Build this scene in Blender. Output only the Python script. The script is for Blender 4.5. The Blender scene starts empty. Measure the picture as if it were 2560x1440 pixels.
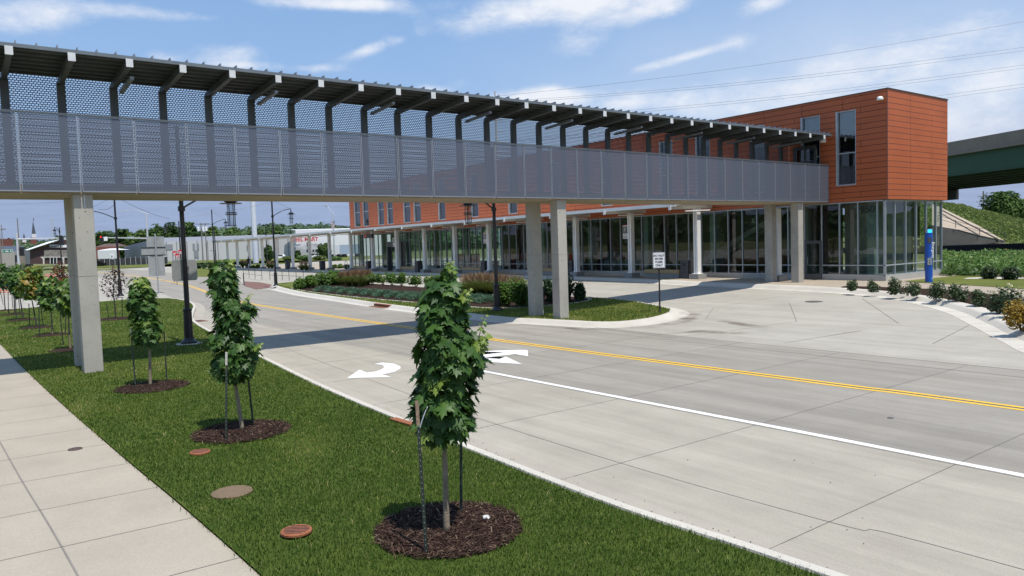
import bpy, bmesh, math, random
import numpy as np
from mathutils import Vector, Matrix
random.seed(7)
R = np.random.RandomState(11)
SC = bpy.context.scene
COL = SC.collection
PI = math.pi
rad = math.radians

# ---------------------------------------------------------------- camera model (X along the facade, Y along the footbridge)
FOC, PITCH, ROLL, HEAD, CAMH = 1872.5, 0.05926737, -0.03191466, 0.93210992, 3.15
_c, _s = math.cos(PITCH), math.sin(PITCH)
_cr, _sr = math.cos(ROLL), math.sin(ROLL)
_rt, _up, _fw = Vector((1, 0, 0)), Vector((0, _s, _c)), Vector((0, _c, -_s))
_r2, _u2 = _cr * _rt + _sr * _up, -_sr * _rt + _cr * _up
_M = Matrix(((math.sin(HEAD + PI / 2), math.cos(HEAD + PI / 2), 0), (math.sin(HEAD), math.cos(HEAD), 0), (0, 0, 1)))
CR, CU, CF = _M @ _r2, _M @ _u2, _M @ _fw
CP = Vector((0, 0, CAMH))

def ray(x, y):
    x, y = float(x), float(y)
    return (x - 1280) * CR - (y - 720) * CU + FOC * CF

def zt(x, y):
    """terrain height: the bus drive climbs from the street to the station"""
    return 0.5 * min(1.0, max(0.0, (y - 19.0) / 16.0))

def at(px, py, h=0.0):
    """where the sight line through a photo point meets the terrain (plus h)"""
    d = ray(px, py)
    t = 0.001
    while True:
        p = CP + d * t
        if p.z < zt(p.x, p.y) + h or t > 1.2:
            break
        t *= 1.004
    lo, hi = t / 1.004, t
    for _ in range(36):
        m = (lo + hi) / 2
        p = CP + d * m
        if p.z < zt(p.x, p.y) + h:
            hi = m
        else:
            lo = m
    return CP + d * hi

def dep(px, py, depth):
    depth = float(depth)
    return CP + ray(px, py) * (depth / FOC)

def on_y(px, py, Y):
    d = ray(px, py)
    return CP + d * (Y / d.y)

def ground_pt(px, depth, z):
    """point in the vertical plane of image column px at a given depth and height"""
    lo, hi = -400.0, 1800.0
    for _ in range(50):
        m = (lo + hi) / 2
        if dep(px, m, depth).z > z:
            lo = m
        else:
            hi = m
    return dep(px, lo, depth)

def z_at(py, xy):
    """height of the photo row py on the vertical line over xy"""
    lo, hi = -30.0, 150.0
    for _ in range(60):
        m = (lo + hi) / 2
        p = Vector((xy[0], xy[1], m)) - CP
        if 720 - FOC * (p @ CU) / (p @ CF) > py:
            lo = m
        else:
            hi = m
    return lo

# ---------------------------------------------------------------- objects
def tag(o, label=None, cat=None, group=None, kind=None):
    if label: o['label'] = label
    if cat: o['category'] = cat
    if group: o['group'] = group
    if kind: o['kind'] = kind
    return o

def thing(name, label, cat, loc=(0, 0, 0), rz=0.0, group=None):
    o = bpy.data.objects.new(name, None)
    o.empty_display_size = 0.2
    COL.objects.link(o)
    o.location = loc
    o.rotation_euler = (0, 0, rz)
    return tag(o, label, cat, group)

KIDS = {}
def link(name, me, parent=None):
    o = bpy.data.objects.new(name, me)
    COL.objects.link(o)
    if parent is not None:
        o.parent = parent
        KIDS.setdefault(parent.name, []).append(o)
    return o

def copy_tree(o, parent=None):
    c = o.copy()
    COL.objects.link(c)
    if parent is not None:
        c.parent = parent
        KIDS.setdefault(parent.name, []).append(c)
    for ch in list(KIDS.get(o.name, [])):
        copy_tree(ch, c)
    return c

class MB:
    """collects shapes and links them as ONE mesh object"""
    def __init__(self, off=(0, 0, 0)):
        self.v, self.f, self.mi, self.off, self.m = [], [], [], Vector(off), 0
    def face(self, pts):
        n = len(self.v)
        self.v += [Vector(p) for p in pts]
        self.f.append(tuple(range(n, n + len(pts))))
        self.mi.append(self.m)
        return self
    def box(self, x0, x1, y0, y1, z0, z1):
        return self.obox(Vector(((x0 + x1) / 2, (y0 + y1) / 2, (z0 + z1) / 2)), Vector((abs(x1 - x0) / 2, 0, 0)), Vector((0, abs(y1 - y0) / 2, 0)), Vector((0, 0, abs(z1 - z0) / 2)))
    def obox(self, c, a, b, d):
        c, a, b, d = Vector(c), Vector(a), Vector(b), Vector(d)
        n = len(self.v)
        for k in (-1, 1):
            for (i, j) in ((-1, -1), (1, -1), (1, 1), (-1, 1)):
                self.v.append(c + a * i + b * j + d * k)
        for q in ((3, 2, 1, 0), (4, 5, 6, 7), (0, 1, 5, 4), (1, 2, 6, 5), (2, 3, 7, 6), (3, 0, 4, 7)):
            self.f.append(tuple(n + i for i in q)); self.mi.append(self.m)
        return self
    def bar(self, p, q, w, h, up=(0, 0, 1)):
        p, q = Vector(p), Vector(q)
        d = (q - p)
        s = d.cross(Vector(up))
        if s.length < 1e-6: s = d.cross(Vector((1, 0, 0)))
        s.normalize()
        u = s.cross(d).normalized()
        return self.obox((p + q) / 2, d / 2, s * w / 2, u * h / 2)
    def tube(self, pts, rr, seg=8, cap=True):
        pts = [Vector(p) for p in pts]
        if not isinstance(rr, (list, tuple)): rr = [rr] * len(pts)
        base = len(self.v)
        ref = Vector((0.31, 0.87, 0.22))
        for i, p in enumerate(pts):
            d = (pts[min(i + 1, len(pts) - 1)] - pts[max(i - 1, 0)])
            if d.length < 1e-9: d = Vector((0, 0, 1))
            d.normalize()
            s = d.cross(ref)
            if s.length < 1e-3: s = d.cross(Vector((1, 0, 0)))
            s.normalize(); t = d.cross(s)
            for k in range(seg):
                a = 2 * PI * k / seg
                self.v.append(p + (s * math.cos(a) + t * math.sin(a)) * rr[i])
        for i in range(len(pts) - 1):
            for k in range(seg):
                a, b = base + i * seg + k, base + i * seg + (k + 1) % seg
                self.f.append((a, b, b + seg, a + seg)); self.mi.append(self.m)
        if cap:
            self.f.append(tuple(base + k for k in reversed(range(seg)))); self.mi.append(self.m)
            e = base + (len(pts) - 1) * seg
            self.f.append(tuple(e + k for k in range(seg))); self.mi.append(self.m)
        return self
    def lathe(self, prof, c=(0, 0, 0), seg=20):
        """prof = [(radius, z)]"""
        c = Vector(c); base = len(self.v)
        for (r, z) in prof:
            for k in range(seg):
                a = 2 * PI * k / seg
                self.v.append(c + Vector((r * math.cos(a), r * math.sin(a), z)))
        for i in range(len(prof) - 1):
            for k in range(seg):
                a, b = base + i * seg + k, base + i * seg + (k + 1) % seg
                self.f.append((a, b, b + seg, a + seg)); self.mi.append(self.m)
        self.f.append(tuple(base + k for k in reversed(range(seg)))); self.mi.append(self.m)
        e = base + (len(prof) - 1) * seg
        self.f.append(tuple(e + k for k in range(seg))); self.mi.append(self.m)
        return self
    def prism(self, poly, z0, z1):
        n = len(poly)
        if sum(poly[i][0] * poly[(i + 1) % n][1] - poly[(i + 1) % n][0] * poly[i][1] for i in range(n)) < 0:
            poly = list(reversed(poly))
        self.face([(x, y, z1) for x, y in poly]); self.face([(x, y, z0) for x, y in reversed(poly)])
        for i in range(n):
            a, b = poly[i], poly[(i + 1) % n]
            self.face([(a[0], a[1], z0), (b[0], b[1], z0), (b[0], b[1], z1), (a[0], a[1], z1)])
        return self
    def build(self, name, mats, parent=None, smooth=False, bevel=0.0):
        me = bpy.data.meshes.new(name)
        me.from_pydata([tuple(p - self.off) for p in self.v], [], self.f)
        if not isinstance(mats, (list, tuple)): mats = [mats]
        for m in mats: me.materials.append(m)
        if len(mats) > 1: me.polygons.foreach_set('material_index', self.mi)
        if smooth: me.polygons.foreach_set('use_smooth', [True] * len(me.polygons))
        me.update()
        o = link(name, me, parent)
        if bevel > 0:
            b = o.modifiers.new('bevel', 'BEVEL'); b.width = bevel; b.segments = 2; b.limit_method = 'ANGLE'
        return o

def np_mesh(name, V, F, mats, parent=None, tint=None, smooth=False):
    """V (N,3), F (M,k) arrays -> one mesh; tint = per-vertex value in attribute 'tint'"""
    me = bpy.data.meshes.new(name)
    V = np.asarray(V, dtype=np.float32); F = np.asarray(F, dtype=np.int32)
    M, k = F.shape
    me.vertices.add(len(V)); me.vertices.foreach_set('co', V.ravel())
    me.loops.add(M * k); me.loops.foreach_set('vertex_index', F.ravel())
    me.polygons.add(M)
    me.polygons.foreach_set('loop_start', np.arange(0, M * k, k, dtype=np.int32))
    me.polygons.foreach_set('loop_total', np.full(M, k, dtype=np.int32))
    if smooth: me.polygons.foreach_set('use_smooth', np.ones(M, dtype=bool))
    if not isinstance(mats, (list, tuple)): mats = [mats]
    for m in mats: me.materials.append(m)
    if tint is not None:
        a = me.attributes.new('tint', 'FLOAT', 'POINT')
        a.data.foreach_set('value', np.asarray(tint, dtype=np.float32))
    me.update(calc_edges=True)
    me.validate()
    return link(name, me, parent)

def lettering(name, body, mat, parent, origin, right, up, height, thick=0.004, align='CENTER', squeeze=1.0, bold=0.0):
    """raised letters: origin is the middle of the line's foot"""
    cu = bpy.data.curves.new('letters', 'FONT')
    cu.body = body; cu.size = height * 1.38; cu.align_x = align; cu.extrude = thick; cu.offset = bold
    o = bpy.data.objects.new('letters', cu); COL.objects.link(o)
    dg = bpy.context.evaluated_depsgraph_get()
    me = bpy.data.meshes.new_from_object(o.evaluated_get(dg))
    bpy.data.objects.remove(o); bpy.data.curves.remove(cu)
    r, u = Vector(right).normalized(), Vector(up).normalized(); n = r.cross(u)
    for v in me.vertices:
        c = v.co.copy(); v.co = Vector(origin) + r * c.x * squeeze + u * c.y + n * c.z
    me.materials.clear(); me.materials.append(mat); me.name = name
    return link(name, me, parent)

# ---------------------------------------------------------------- materials
MATS = {}
def nt(m):
    m.use_nodes = True
    return m.node_tree, m.node_tree.nodes, m.node_tree.links

def ramp(nodes, stops):
    n = nodes.new('ShaderNodeValToRGB')
    el = n.color_ramp.elements
    while len(el) < len(stops): el.new(0.5)
    for e, (p, c) in zip(el, stops):
        e.position = p; e.color = (c[0], c[1], c[2], 1)
    return n

def pbr(name, col, rough=0.6, metal=0.0, var=0.12, scale=3.0, bump=0.0, bscale=40.0, spec=0.5, dirt=None, dscale=0.6, damt=0.35, col2=None):
    """principled with uneven colour (noise), optional second colour, dirt blotches and fine bump"""
    if name in MATS: return MATS[name]
    m = bpy.data.materials.new(name); MATS[name] = m
    t, N, L = nt(m)
    b = N['Principled BSDF']
    b.inputs['Roughness'].default_value = rough; b.inputs['Metallic'].default_value = metal
    b.inputs['Specular IOR Level'].default_value = spec
    tc = N.new('ShaderNodeTexCoord')
    no = N.new('ShaderNodeTexNoise'); no.inputs['Scale'].default_value = scale; no.inputs['Detail'].default_value = 6; no.inputs['Roughness'].default_value = 0.65
    L.new(tc.outputs['Object'], no.inputs['Vector'])
    c2 = col2 or tuple(min(1, c * (1 + var)) for c in col)
    c1 = tuple(c * (1 - var) for c in col) if col2 is None else col
    r = ramp(N, [(0.3, c1), (0.7, c2)])
    L.new(no.outputs['Fac'], r.inputs['Fac'])
    out = r.outputs['Color']
    if dirt is not None:
        n2 = N.new('ShaderNodeTexNoise'); n2.inputs['Scale'].default_value = dscale; n2.inputs['Detail'].default_value = 8; n2.inputs['Roughness'].default_value = 0.7
        L.new(tc.outputs['Object'], n2.inputs['Vector'])
        r2 = ramp(N, [(0.48, (0, 0, 0)), (0.72, (damt, damt, damt))])
        L.new(n2.outputs['Fac'], r2.inputs['Fac'])
        mx = N.new('ShaderNodeMix'); mx.data_type = 'RGBA'
        L.new(r2.outputs['Color'], mx.inputs['Factor']); L.new(out, mx.inputs['A']); mx.inputs['B'].default_value = (*dirt, 1)
        out = mx.outputs['Result']
    L.new(out, b.inputs['Base Color'])
    if bump > 0:
        n3 = N.new('ShaderNodeTexNoise'); n3.inputs['Scale'].default_value = bscale; n3.inputs['Detail'].default_value = 4
        L.new(tc.outputs['Object'], n3.inputs['Vector'])
        bp = N.new('ShaderNodeBump'); bp.inputs['Strength'].default_value = bump; bp.inputs['Distance'].default_value = 0.02
        L.new(n3.outputs['Fac'], bp.inputs['Height']); L.new(bp.outputs['Normal'], b.inputs['Normal'])
    return m

def leafmat(name, stops, rough=0.5, trans=0.35, spec=0.35):
    """leaf with light passing through; colour varies leaf by leaf with the 'tint' attribute"""
    if name in MATS: return MATS[name]
    m = bpy.data.materials.new(name); MATS[name] = m
    t, N, L = nt(m)
    b = N['Principled BSDF']; b.inputs['Roughness'].default_value = rough; b.inputs['Specular IOR Level'].default_value = spec
    a = N.new('ShaderNodeAttribute'); a.attribute_name = 'tint'
    r = ramp(N, stops); L.new(a.outputs['Fac'], r.inputs['Fac'])
    L.new(r.outputs['Color'], b.inputs['Base Color'])
    tr = N.new('ShaderNodeBsdfTranslucent')
    hs = N.new('ShaderNodeHueSaturation'); hs.inputs['Value'].default_value = 1.3; hs.inputs['Hue'].default_value = 0.485
    L.new(r.outputs['Color'], hs.inputs['Color']); L.new(hs.outputs['Color'], tr.inputs['Color'])
    mx = N.new('ShaderNodeMixShader'); mx.inputs['Fac'].default_value = trans
    L.new(b.outputs['BSDF'], mx.inputs[1]); L.new(tr.outputs['BSDF'], mx.inputs[2])
    L.new(mx.outputs['Shader'], N['Material Output'].inputs['Surface'])
    return m

def glassmat(name, tint=(0.75, 0.82, 0.80), refl=1.0, rough=0.0, f0=0.08):
    """window glass: a mirror-like sheen over tinted see-through"""
    if name in MATS: return MATS[name]
    m = bpy.data.materials.new(name); MATS[name] = m
    t, N, L = nt(m); N.remove(N['Principled BSDF'])
    g = N.new('ShaderNodeBsdfGlossy'); g.inputs['Roughness'].default_value = rough; g.inputs['Color'].default_value = (refl, refl, refl, 1)
    tr = N.new('ShaderNodeBsdfTransparent'); tr.inputs['Color'].default_value = (*tint, 1)
    lw = N.new('ShaderNodeLayerWeight'); lw.inputs['Blend'].default_value = 0.5
    p = N.new('ShaderNodeMath'); p.operation = 'POWER'; p.inputs[1].default_value = 4.0; L.new(lw.outputs['Facing'], p.inputs[0])
    ma = N.new('ShaderNodeMath'); ma.operation = 'MULTIPLY_ADD'; ma.inputs[1].default_value = 0.9 - f0; ma.inputs[2].default_value = f0; ma.use_clamp = True
    L.new(p.outputs[0], ma.inputs[0])
    # slight waviness of the panes
    tc = N.new('ShaderNodeTexCoord'); no = N.new('ShaderNodeTexNoise'); no.inputs['Scale'].default_value = 0.8; no.inputs['Detail'].default_value = 1
    L.new(tc.outputs['Object'], no.inputs['Vector'])
    bp = N.new('ShaderNodeBump'); bp.inputs['Strength'].default_value = 0.04; bp.inputs['Distance'].default_value = 0.05
    L.new(no.outputs['Fac'], bp.inputs['Height']); L.new(bp.outputs['Normal'], g.inputs['Normal'])
    mx = N.new('ShaderNodeMixShader')
    L.new(ma.outputs[0], mx.inputs['Fac']); L.new(tr.outputs[0], mx.inputs[1]); L.new(g.outputs[0], mx.inputs[2])
    L.new(mx.outputs[0], N['Material Output'].inputs['Surface'])
    return m

# ---------------------------------------------------------------- 2-D helpers
def smooth_line(pts, n=8):
    out = []
    P = [Vector((p[0], p[1])) for p in pts]
    for i in range(len(P) - 1):
        p0, p1, p2, p3 = P[max(i - 1, 0)], P[i], P[i + 1], P[min(i + 2, len(P) - 1)]
        for k in range(n):
            t = k / n
            out.append(0.5 * ((2 * p1) + (-p0 + p2) * t + (2 * p0 - 5 * p1 + 4 * p2 - p3) * t * t + (-p0 + 3 * p1 - 3 * p2 + p3) * t ** 3))
    out.append(P[-1])
    return [(p.x, p.y) for p in out]

def offset_line(pts, d):
    """shift a polyline to its left by d"""
    out = []
    for i, p in enumerate(pts):
        a, b = Vector(pts[max(i - 1, 0)]), Vector(pts[min(i + 1, len(pts) - 1)])
        t = (b - a).normalized()
        out.append((p[0] - t.y * d, p[1] + t.x * d))
    return out

def sheet(name, poly, h, mat, kind='structure', parent=None, zf=None):
    """a flat polygon laid on the terrain at height h"""
    zf = zf or zt
    bm = bmesh.new()
    n = len(poly)
    if sum(poly[i][0] * poly[(i + 1) % n][1] - poly[(i + 1) % n][0] * poly[i][1] for i in range(n)) < 0:
        poly = list(reversed(poly))
    f = bm.faces.new([bm.verts.new((p[0], p[1], 0)) for p in poly])
    bmesh.ops.triangulate(bm, faces=[f])
    for yy in (19.0, 35.0):
        bmesh.ops.bisect_plane(bm, geom=bm.verts[:] + bm.edges[:] + bm.faces[:], plane_co=(0, yy, 0), plane_no=(0, 1, 0))
    for v in bm.verts: v.co.z = zf(v.co.x, v.co.y) + h
    bmesh.ops.recalc_face_normals(bm, faces=bm.faces[:])
    if bm.faces and sum(q.normal.z for q in bm.faces) < 0:
        bmesh.ops.reverse_faces(bm, faces=bm.faces[:])
    me = bpy.data.meshes.new(name); bm.to_mesh(me); bm.free()
    me.materials.append(mat)
    o = link(name, me, parent)
    if kind and parent is None: o['kind'] = kind
    return o

def ribbon(mb, pts, prof, close=False):
    """sweep a profile [(offset to the left, height over terrain)] along a polyline"""
    n = len(mb.v)
    lines = [offset_line(pts, o) if abs(o) > 1e-9 else list(pts) for o, h in prof]
    k = len(prof)
    for i in range(len(pts)):
        for j in range(k):
            x, y = lines[j][i]
            mb.v.append(Vector((x, y, zt(x, y) + prof[j][1])))
    for i in range(len(pts) - 1):
        for j in range(k - 1):
            a = n + i * k + j
            mb.f.append((a, a + 1, a + k + 1, a + k)); mb.mi.append(mb.m)
    return mb

def densify(pts, step=1.0):
    out = []
    for i in range(len(pts) - 1):
        a, b = Vector(pts[i]), Vector(pts[i + 1])
        k = max(1, int((b - a).length / step))
        out += [tuple(a.lerp(b, q / k)) for q in range(k)]
    out.append(tuple(pts[-1]))
    return out

def in_poly(x, y, poly):
    """numpy point-in-polygon"""
    c = np.zeros(len(x), dtype=bool)
    n = len(poly)
    for i in range(n):
        x1, y1 = poly[i]; x2, y2 = poly[(i + 1) % n]
        if y1 == y2: continue
        c ^= ((y1 > y) != (y2 > y)) & (x < (x2 - x1) * (y - y1) / (y2 - y1) + x1)
    return c
def ztn(x, y): return 0.5 * np.clip((y - 19.0) / 16.0, 0, 1)
# ================================================================ SETTING: ground, roads, lawns
def concrete(name, col, streak=0.0, slab=0.0, dirtamt=0.3, dirt=(0.25, 0.21, 0.17)):
    if name in MATS: return MATS[name]
    m = pbr(name, col, rough=0.85, var=0.07, scale=0.9, bump=0.25, bscale=60, spec=0.25, dirt=dirt, dscale=0.35, damt=dirtamt)
    t, N, L = nt(m); b = N['Principled BSDF']
    src = b.inputs['Base Color'].links[0].from_socket
    tc = N.new('ShaderNodeTexCoord')
    mp = N.new('ShaderNodeMapping'); mp.inputs['Scale'].default_value = (0.10, 1.6, 1)
    L.new(tc.outputs['Object'], mp.inputs['Vector'])
    n = N.new('ShaderNodeTexNoise'); n.inputs['Scale'].default_value = 1.0; n.inputs['Detail'].default_value = 9; n.inputs['Roughness'].default_value = 0.75
    L.new(mp.outputs[0], n.inputs['Vector'])
    r = ramp(N, [(0.35, (1 - streak,) * 3), (0.65, (1 + streak * 0.4,) * 3)]); L.new(n.outputs['Fac'], r.inputs['Fac'])
    sp = N.new('ShaderNodeTexNoise'); sp.inputs['Scale'].default_value = 55; sp.inputs['Detail'].default_value = 5; L.new(tc.outputs['Object'], sp.inputs['Vector'])
    r3 = ramp(N, [(0.36, (0.93, 0.93, 0.93)), (0.62, (1.04, 1.04, 1.04))]); L.new(sp.outputs['Fac'], r3.inputs['Fac'])
    mx = N.new('ShaderNodeMix'); mx.data_type = 'RGBA'; mx.blend_type = 'MULTIPLY'; mx.inputs['Factor'].default_value = 1
    L.new(src, mx.inputs['A']); L.new(r.outputs['Color'], mx.inputs['B'])
    m2 = N.new('ShaderNodeMix'); m2.data_type = 'RGBA'; m2.blend_type = 'MULTIPLY'; m2.inputs['Factor'].default_value = 1
    L.new(mx.outputs['Result'], m2.inputs['A']); L.new(r3.outputs['Color'], m2.inputs['B'])
    out = m2.outputs['Result']
    if slab:
        br = N.new('ShaderNodeTexBrick'); br.inputs['Scale'].default_value = 1; br.inputs['Brick Width'].default_value = 3.08; br.inputs['Row Height'].default_value = 3.65; br.inputs['Mortar Size'].default_value = 0.0; br.offset = 0.0
        br.inputs['Color1'].default_value = (1 - slab,) * 3 + (1,); br.inputs['Color2'].default_value = (1 + slab,) * 3 + (1,); mp2 = N.new('ShaderNodeMapping'); mp2.inputs['Location'].default_value = (1.33, -10.6 + 3.65 * 3, 0); L.new(tc.outputs['Object'], mp2.inputs['Vector']); L.new(mp2.outputs[0], br.inputs['Vector'])
        m3 = N.new('ShaderNodeMix'); m3.data_type = 'RGBA'; m3.blend_type = 'MULTIPLY'; m3.inputs['Factor'].default_value = 1; L.new(out, m3.inputs['A']); L.new(br.outputs['Color'], m3.inputs['B']); out = m3.outputs['Result']
    L.new(out, b.inputs['Base Color'])
    return m

M_drive = concrete('drive_concrete', (0.368, 0.342, 0.290), 0.13, 0.03, dirtamt=0.28)
M_road = concrete('road_concrete', (0.292, 0.267, 0.226), 0.20, 0.035, dirtamt=0.25)
M_lane = concrete('turn_lane_concrete', (0.366, 0.333, 0.272), 0.15, 0.03, dirtamt=0.28)
M_walk = concrete('walk_concrete', (0.365, 0.323, 0.258), 0.03, dirtamt=0.15)
M_plat = concrete('platform_concrete', (0.36, 0.305, 0.235), 0.04, dirtamt=0.2)
M_kerb = concrete('kerb_concrete', (0.52, 0.485, 0.42), 0.05, dirtamt=0.25)
M_gut = concrete('gutter_concrete', (0.375, 0.338, 0.28), 0.08, dirtamt=0.3)
M_lawn = pbr('lawn_soil', (0.050, 0.080, 0.014), rough=0.95, scale=2.5, col2=(0.085, 0.115, 0.022), bump=0.8, bscale=90, spec=0.1)
M_lawn_far = pbr('lawn_far', (0.085, 0.108, 0.022), rough=0.95, scale=0.35, col2=(0.15, 0.165, 0.045), bump=0.6, bscale=30, spec=0.1)
M_field = pbr('field', (0.10, 0.13, 0.04), rough=0.95, scale=0.05, col2=(0.19, 0.18, 0.09), spec=0.1)
M_mulch = pbr('mulch', (0.022, 0.013, 0.010), rough=0.95, scale=30, col2=(0.055, 0.032, 0.024), bump=1.0, bscale=70, spec=0.1)
M_joint = pbr('joint', (0.13, 0.12, 0.105), rough=0.9)
M_white = pbr('marking_white', (0.80, 0.80, 0.78), rough=0.6, var=0.05, scale=8, dirt=(0.42, 0.40, 0.37), dscale=3.5, damt=0.7)
M_yellow = pbr('marking_yellow', (0.80, 0.47, 0.022), rough=0.6, var=0.06, scale=8, dirt=(0.42, 0.32, 0.14), dscale=3.5, damt=0.55)
M_brick = pbr('paver_red', (0.17, 0.085, 0.065), rough=0.85, scale=6, var=0.25)
M_steel = pbr('galvanised', (0.42, 0.43, 0.44), rough=0.45, metal=0.7, var=0.1, scale=5)
M_rust = pbr('rust', (0.20, 0.060, 0.025), rough=0.9, scale=18, col2=(0.33, 0.12, 0.05), bump=0.5)
M_black = pbr('black_paint', (0.012, 0.013, 0.016), rough=0.35, var=0.2, scale=6)

sheet('ground', [(1500, -1500), (1500, 1500), (-1500, 1500), (-1500, -1500)], -0.06, M_field)
sheet('pavement', [(16, 4), (16, 16), (2, 40), (-60, 46), (-83, 80), (-180, 80), (-180, -70), (-54.5, -70), (-54.5, 4)], 0.0, M_drive)
# carriageway, slightly darker than the bus drive
N_E = smooth_line([(16, 18.9), (-5, 18.75), (-20, 18.55), (-38, 18.6), (-52, 19.2), (-62, 20.4), (-74, 22.5), (-95, 25.5), (-130, 27.5), (-178, 29)], 5)
C_L = smooth_line([(16, 14.9), (-5, 14.72), (-8.7, 14.55), (-20, 14.14), (-33, 14.1), (-45, 14.25), (-52, 14.85), (-60.2, 15.85), (-75, 18.0), (-91, 19.7), (-125, 21.6), (-178, 23)], 5)
W_L = smooth_line([(16, 10.9), (-3.7, 10.72), (-9.2, 10.58), (-15.4, 10.40), (-24, 10.2)], 6)
K_N = smooth_line([(16, 6.4), (4, 6.2), (-3.5, 6.0), (-6, 5.85), (-8.9, 5.92), (-11.5, 6.05), (-15.7, 6.3), (-20.9, 6.8), (-28, 7.5), (-33, 8.05), (-37, 8.7), (-41, 9.7), (-46, 11.0), (-51, 11.8), (-55.5, 11.7), (-57.8, 10.4), (-57.4, 8), (-55.5, 5), (-54.6, 2), (-54.5, -4)], 6)
lane_out = W_L + [(-24, 10.2), (-178, 14.5), (-178, 29)]
sheet('road', W_L + list(reversed([p for p in N_E if p[0] > -24])) if False else W_L + [(-40, 10.6), (-52, 11.9), (-60, 12.8), (-75, 14.5), (-100, 16.5), (-178, 18)] + list(reversed(N_E)), 0.004, M_road)
sheet('turn_lane', [(16, 5)] + W_L + [(-40, 10.6), (-52, 11.9), (-54, 9), (-54, 5)], 0.004, M_lane)

# painted lines
mk = MB()
ribbon(mk, densify(C_L, 2), [(-0.16, 0.009), (-0.05, 0.009)]); ribbon(mk, densify(C_L, 2), [(0.06, 0.009), (0.17, 0.009)])
tag(mk.build('centre_line', M_yellow), kind='structure')
mk = MB(); ribbon(mk, densify([p for p in W_L if p[0] > -17.5], 2), [(-0.06, 0.009), (0.08, 0.009)])
tag(mk.build('lane_line', M_white), kind='structure')
def flat_px(name, pts, h, mat, kind='structure'):
    return sheet(name, [tuple(at(x, y, h)[:2]) for x, y in pts], h, mat, kind)
flat_px('turn_arrow', [(868, 945), (899, 924), (916.5, 931.5), (938, 929), (953, 924), (961, 918), (956, 912), (935, 909.5), (956, 906.2), (985, 909), (1001, 916), (1001, 921.5), (985, 929.5), (955, 936), (978, 942)], 0.010, M_white)
flat_px('straight_arrow', [(1197, 894), (1249, 897), (1264, 891.3), (1305, 910), (1197, 902.8)], 0.010, M_white)
flat_px('straight_arrow', [(1200, 879), (1243, 876), (1300, 874.6), (1319, 875), (1320, 890.5), (1288, 885), (1243, 890), (1200, 896), (1197, 888), (1230, 884), (1263, 880.5)], 0.012, M_white)

# joints sawn in the concrete
jm = MB()
def joint(a, b, w=0.012, h=0.007):
    ribbon(jm, densify([tuple(a), tuple(b)], 3), [(-w / 2, h), (w / 2, h)])
for k in range(18):
    x = 1.75 - 3.08 * k
    joint((x, 6.0 if x > -15 else 6.6 + (-x - 15) * 0.07), (x - 0.05, 18.6), 0.009 + 0.0006 * k)
def jline(line, d, lo, hi, w=0.016):
    pts = [p for p in offset_line(line, d) if lo < p[0] < hi]
    ribbon(jm, densify(pts, 2), [(-w / 2, 0.007), (w / 2, 0.007)])
ribbon(jm, densify(smooth_line([(10, 7.9), (-2.6, 7.72), (-4.3, 7.5), (-7.5, 7.38), (-12, 7.5), (-20, 8.1), (-30, 9.0), (-38, 10)], 6), 2), [(-0.006, 0.007), (0.006, 0.007)])
jline(W_L, 0.12, -60, 16, 0.012); jline(C_L, -0.02, -60, 16, 0.03); jline(N_E, 0.0, -60, 16, 0.03)
jline(N_E, 0.9, -45, 16, 0.018)
for a, b in [((1973.7, 758.2), (1991.7, 803.8)), ((1783, 770), (1764, 797.7)), ((1764, 797.7), (1852, 800.3)), ((1751, 744.5), (1973, 758)), ((1991, 803.8), (1832, 826)), ((1832, 826), (1660, 845)),
             ((2155.7, 746.5), (2246.5, 809)), ((2423, 813), (2331.5, 860)), ((2068, 840), (2154, 826.6)), ((1690, 766), (1783, 770)), ((1783, 770), (1960, 740)), ((1640, 838), (1740, 830)),
             ((2154, 826.6), (1960, 858))]:
    joint(at(*a)[:2], at(*b)[:2], 0.015)
tag(jm.build('road_joints', M_joint), kind='structure')

# water and tyre stains, soft edged
def stainmat(name, col, amt, scale):
    m = bpy.data.materials.new(name); t, N, L = nt(m); b = N['Principled BSDF']
    b.inputs['Base Color'].default_value = (*col, 1); b.inputs['Roughness'].default_value = 0.8
    tc = N.new('ShaderNodeTexCoord'); no = N.new('ShaderNodeTexNoise'); no.inputs['Scale'].default_value = scale; no.inputs['Detail'].default_value = 8
    L.new(tc.outputs['Object'], no.inputs['Vector'])
    r = ramp(N, [(0.40, (0, 0, 0)), (0.62, (amt, amt, amt))]); L.new(no.outputs['Fac'], r.inputs['Fac'])
    at_ = N.new('ShaderNodeAttribute'); at_.attribute_name = 'tint'
    mu = N.new('ShaderNodeMath'); mu.operation = 'MULTIPLY'; L.new(r.outputs['Color'], mu.inputs[0]); L.new(at_.outputs['Fac'], mu.inputs[1])
    L.new(mu.outputs[0], b.inputs['Alpha'])
    return m
M_stain = stainmat('stain_brown', (0.19, 0.145, 0.115), 0.6, 1.3)
def stain(name, line, w, h=0.011):
    """a band along a ground line, fading to its edges"""
    pts = densify([tuple(at(x, y)[:2]) for x, y in line], 0.4); n = len(pts)
    V, F, T = [], [], []
    for i, p in enumerate(pts):
        e = min(1, 3 * min(i, n - 1 - i) / n)
        for o, tv in ((-w, 0), (-w * 0.4, 1), (w * 0.4, 1), (w, 0)):
            a, b = Vector(pts[max(i - 1, 0)]), Vector(pts[min(i + 1, n - 1)]); d = (b - a).normalized()
            x, y = p[0] - d.y * o, p[1] + d.x * o
            V.append((x, y, zt(x, y) + h)); T.append(tv * e)
    for i in range(n - 1):
        for j in range(3): F.append((i * 4 + j, i * 4 + j + 1, i * 4 + j + 5, i * 4 + j + 4))
    return tag(np_mesh(name, V, F, M_stain, tint=T), kind='structure')
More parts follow.
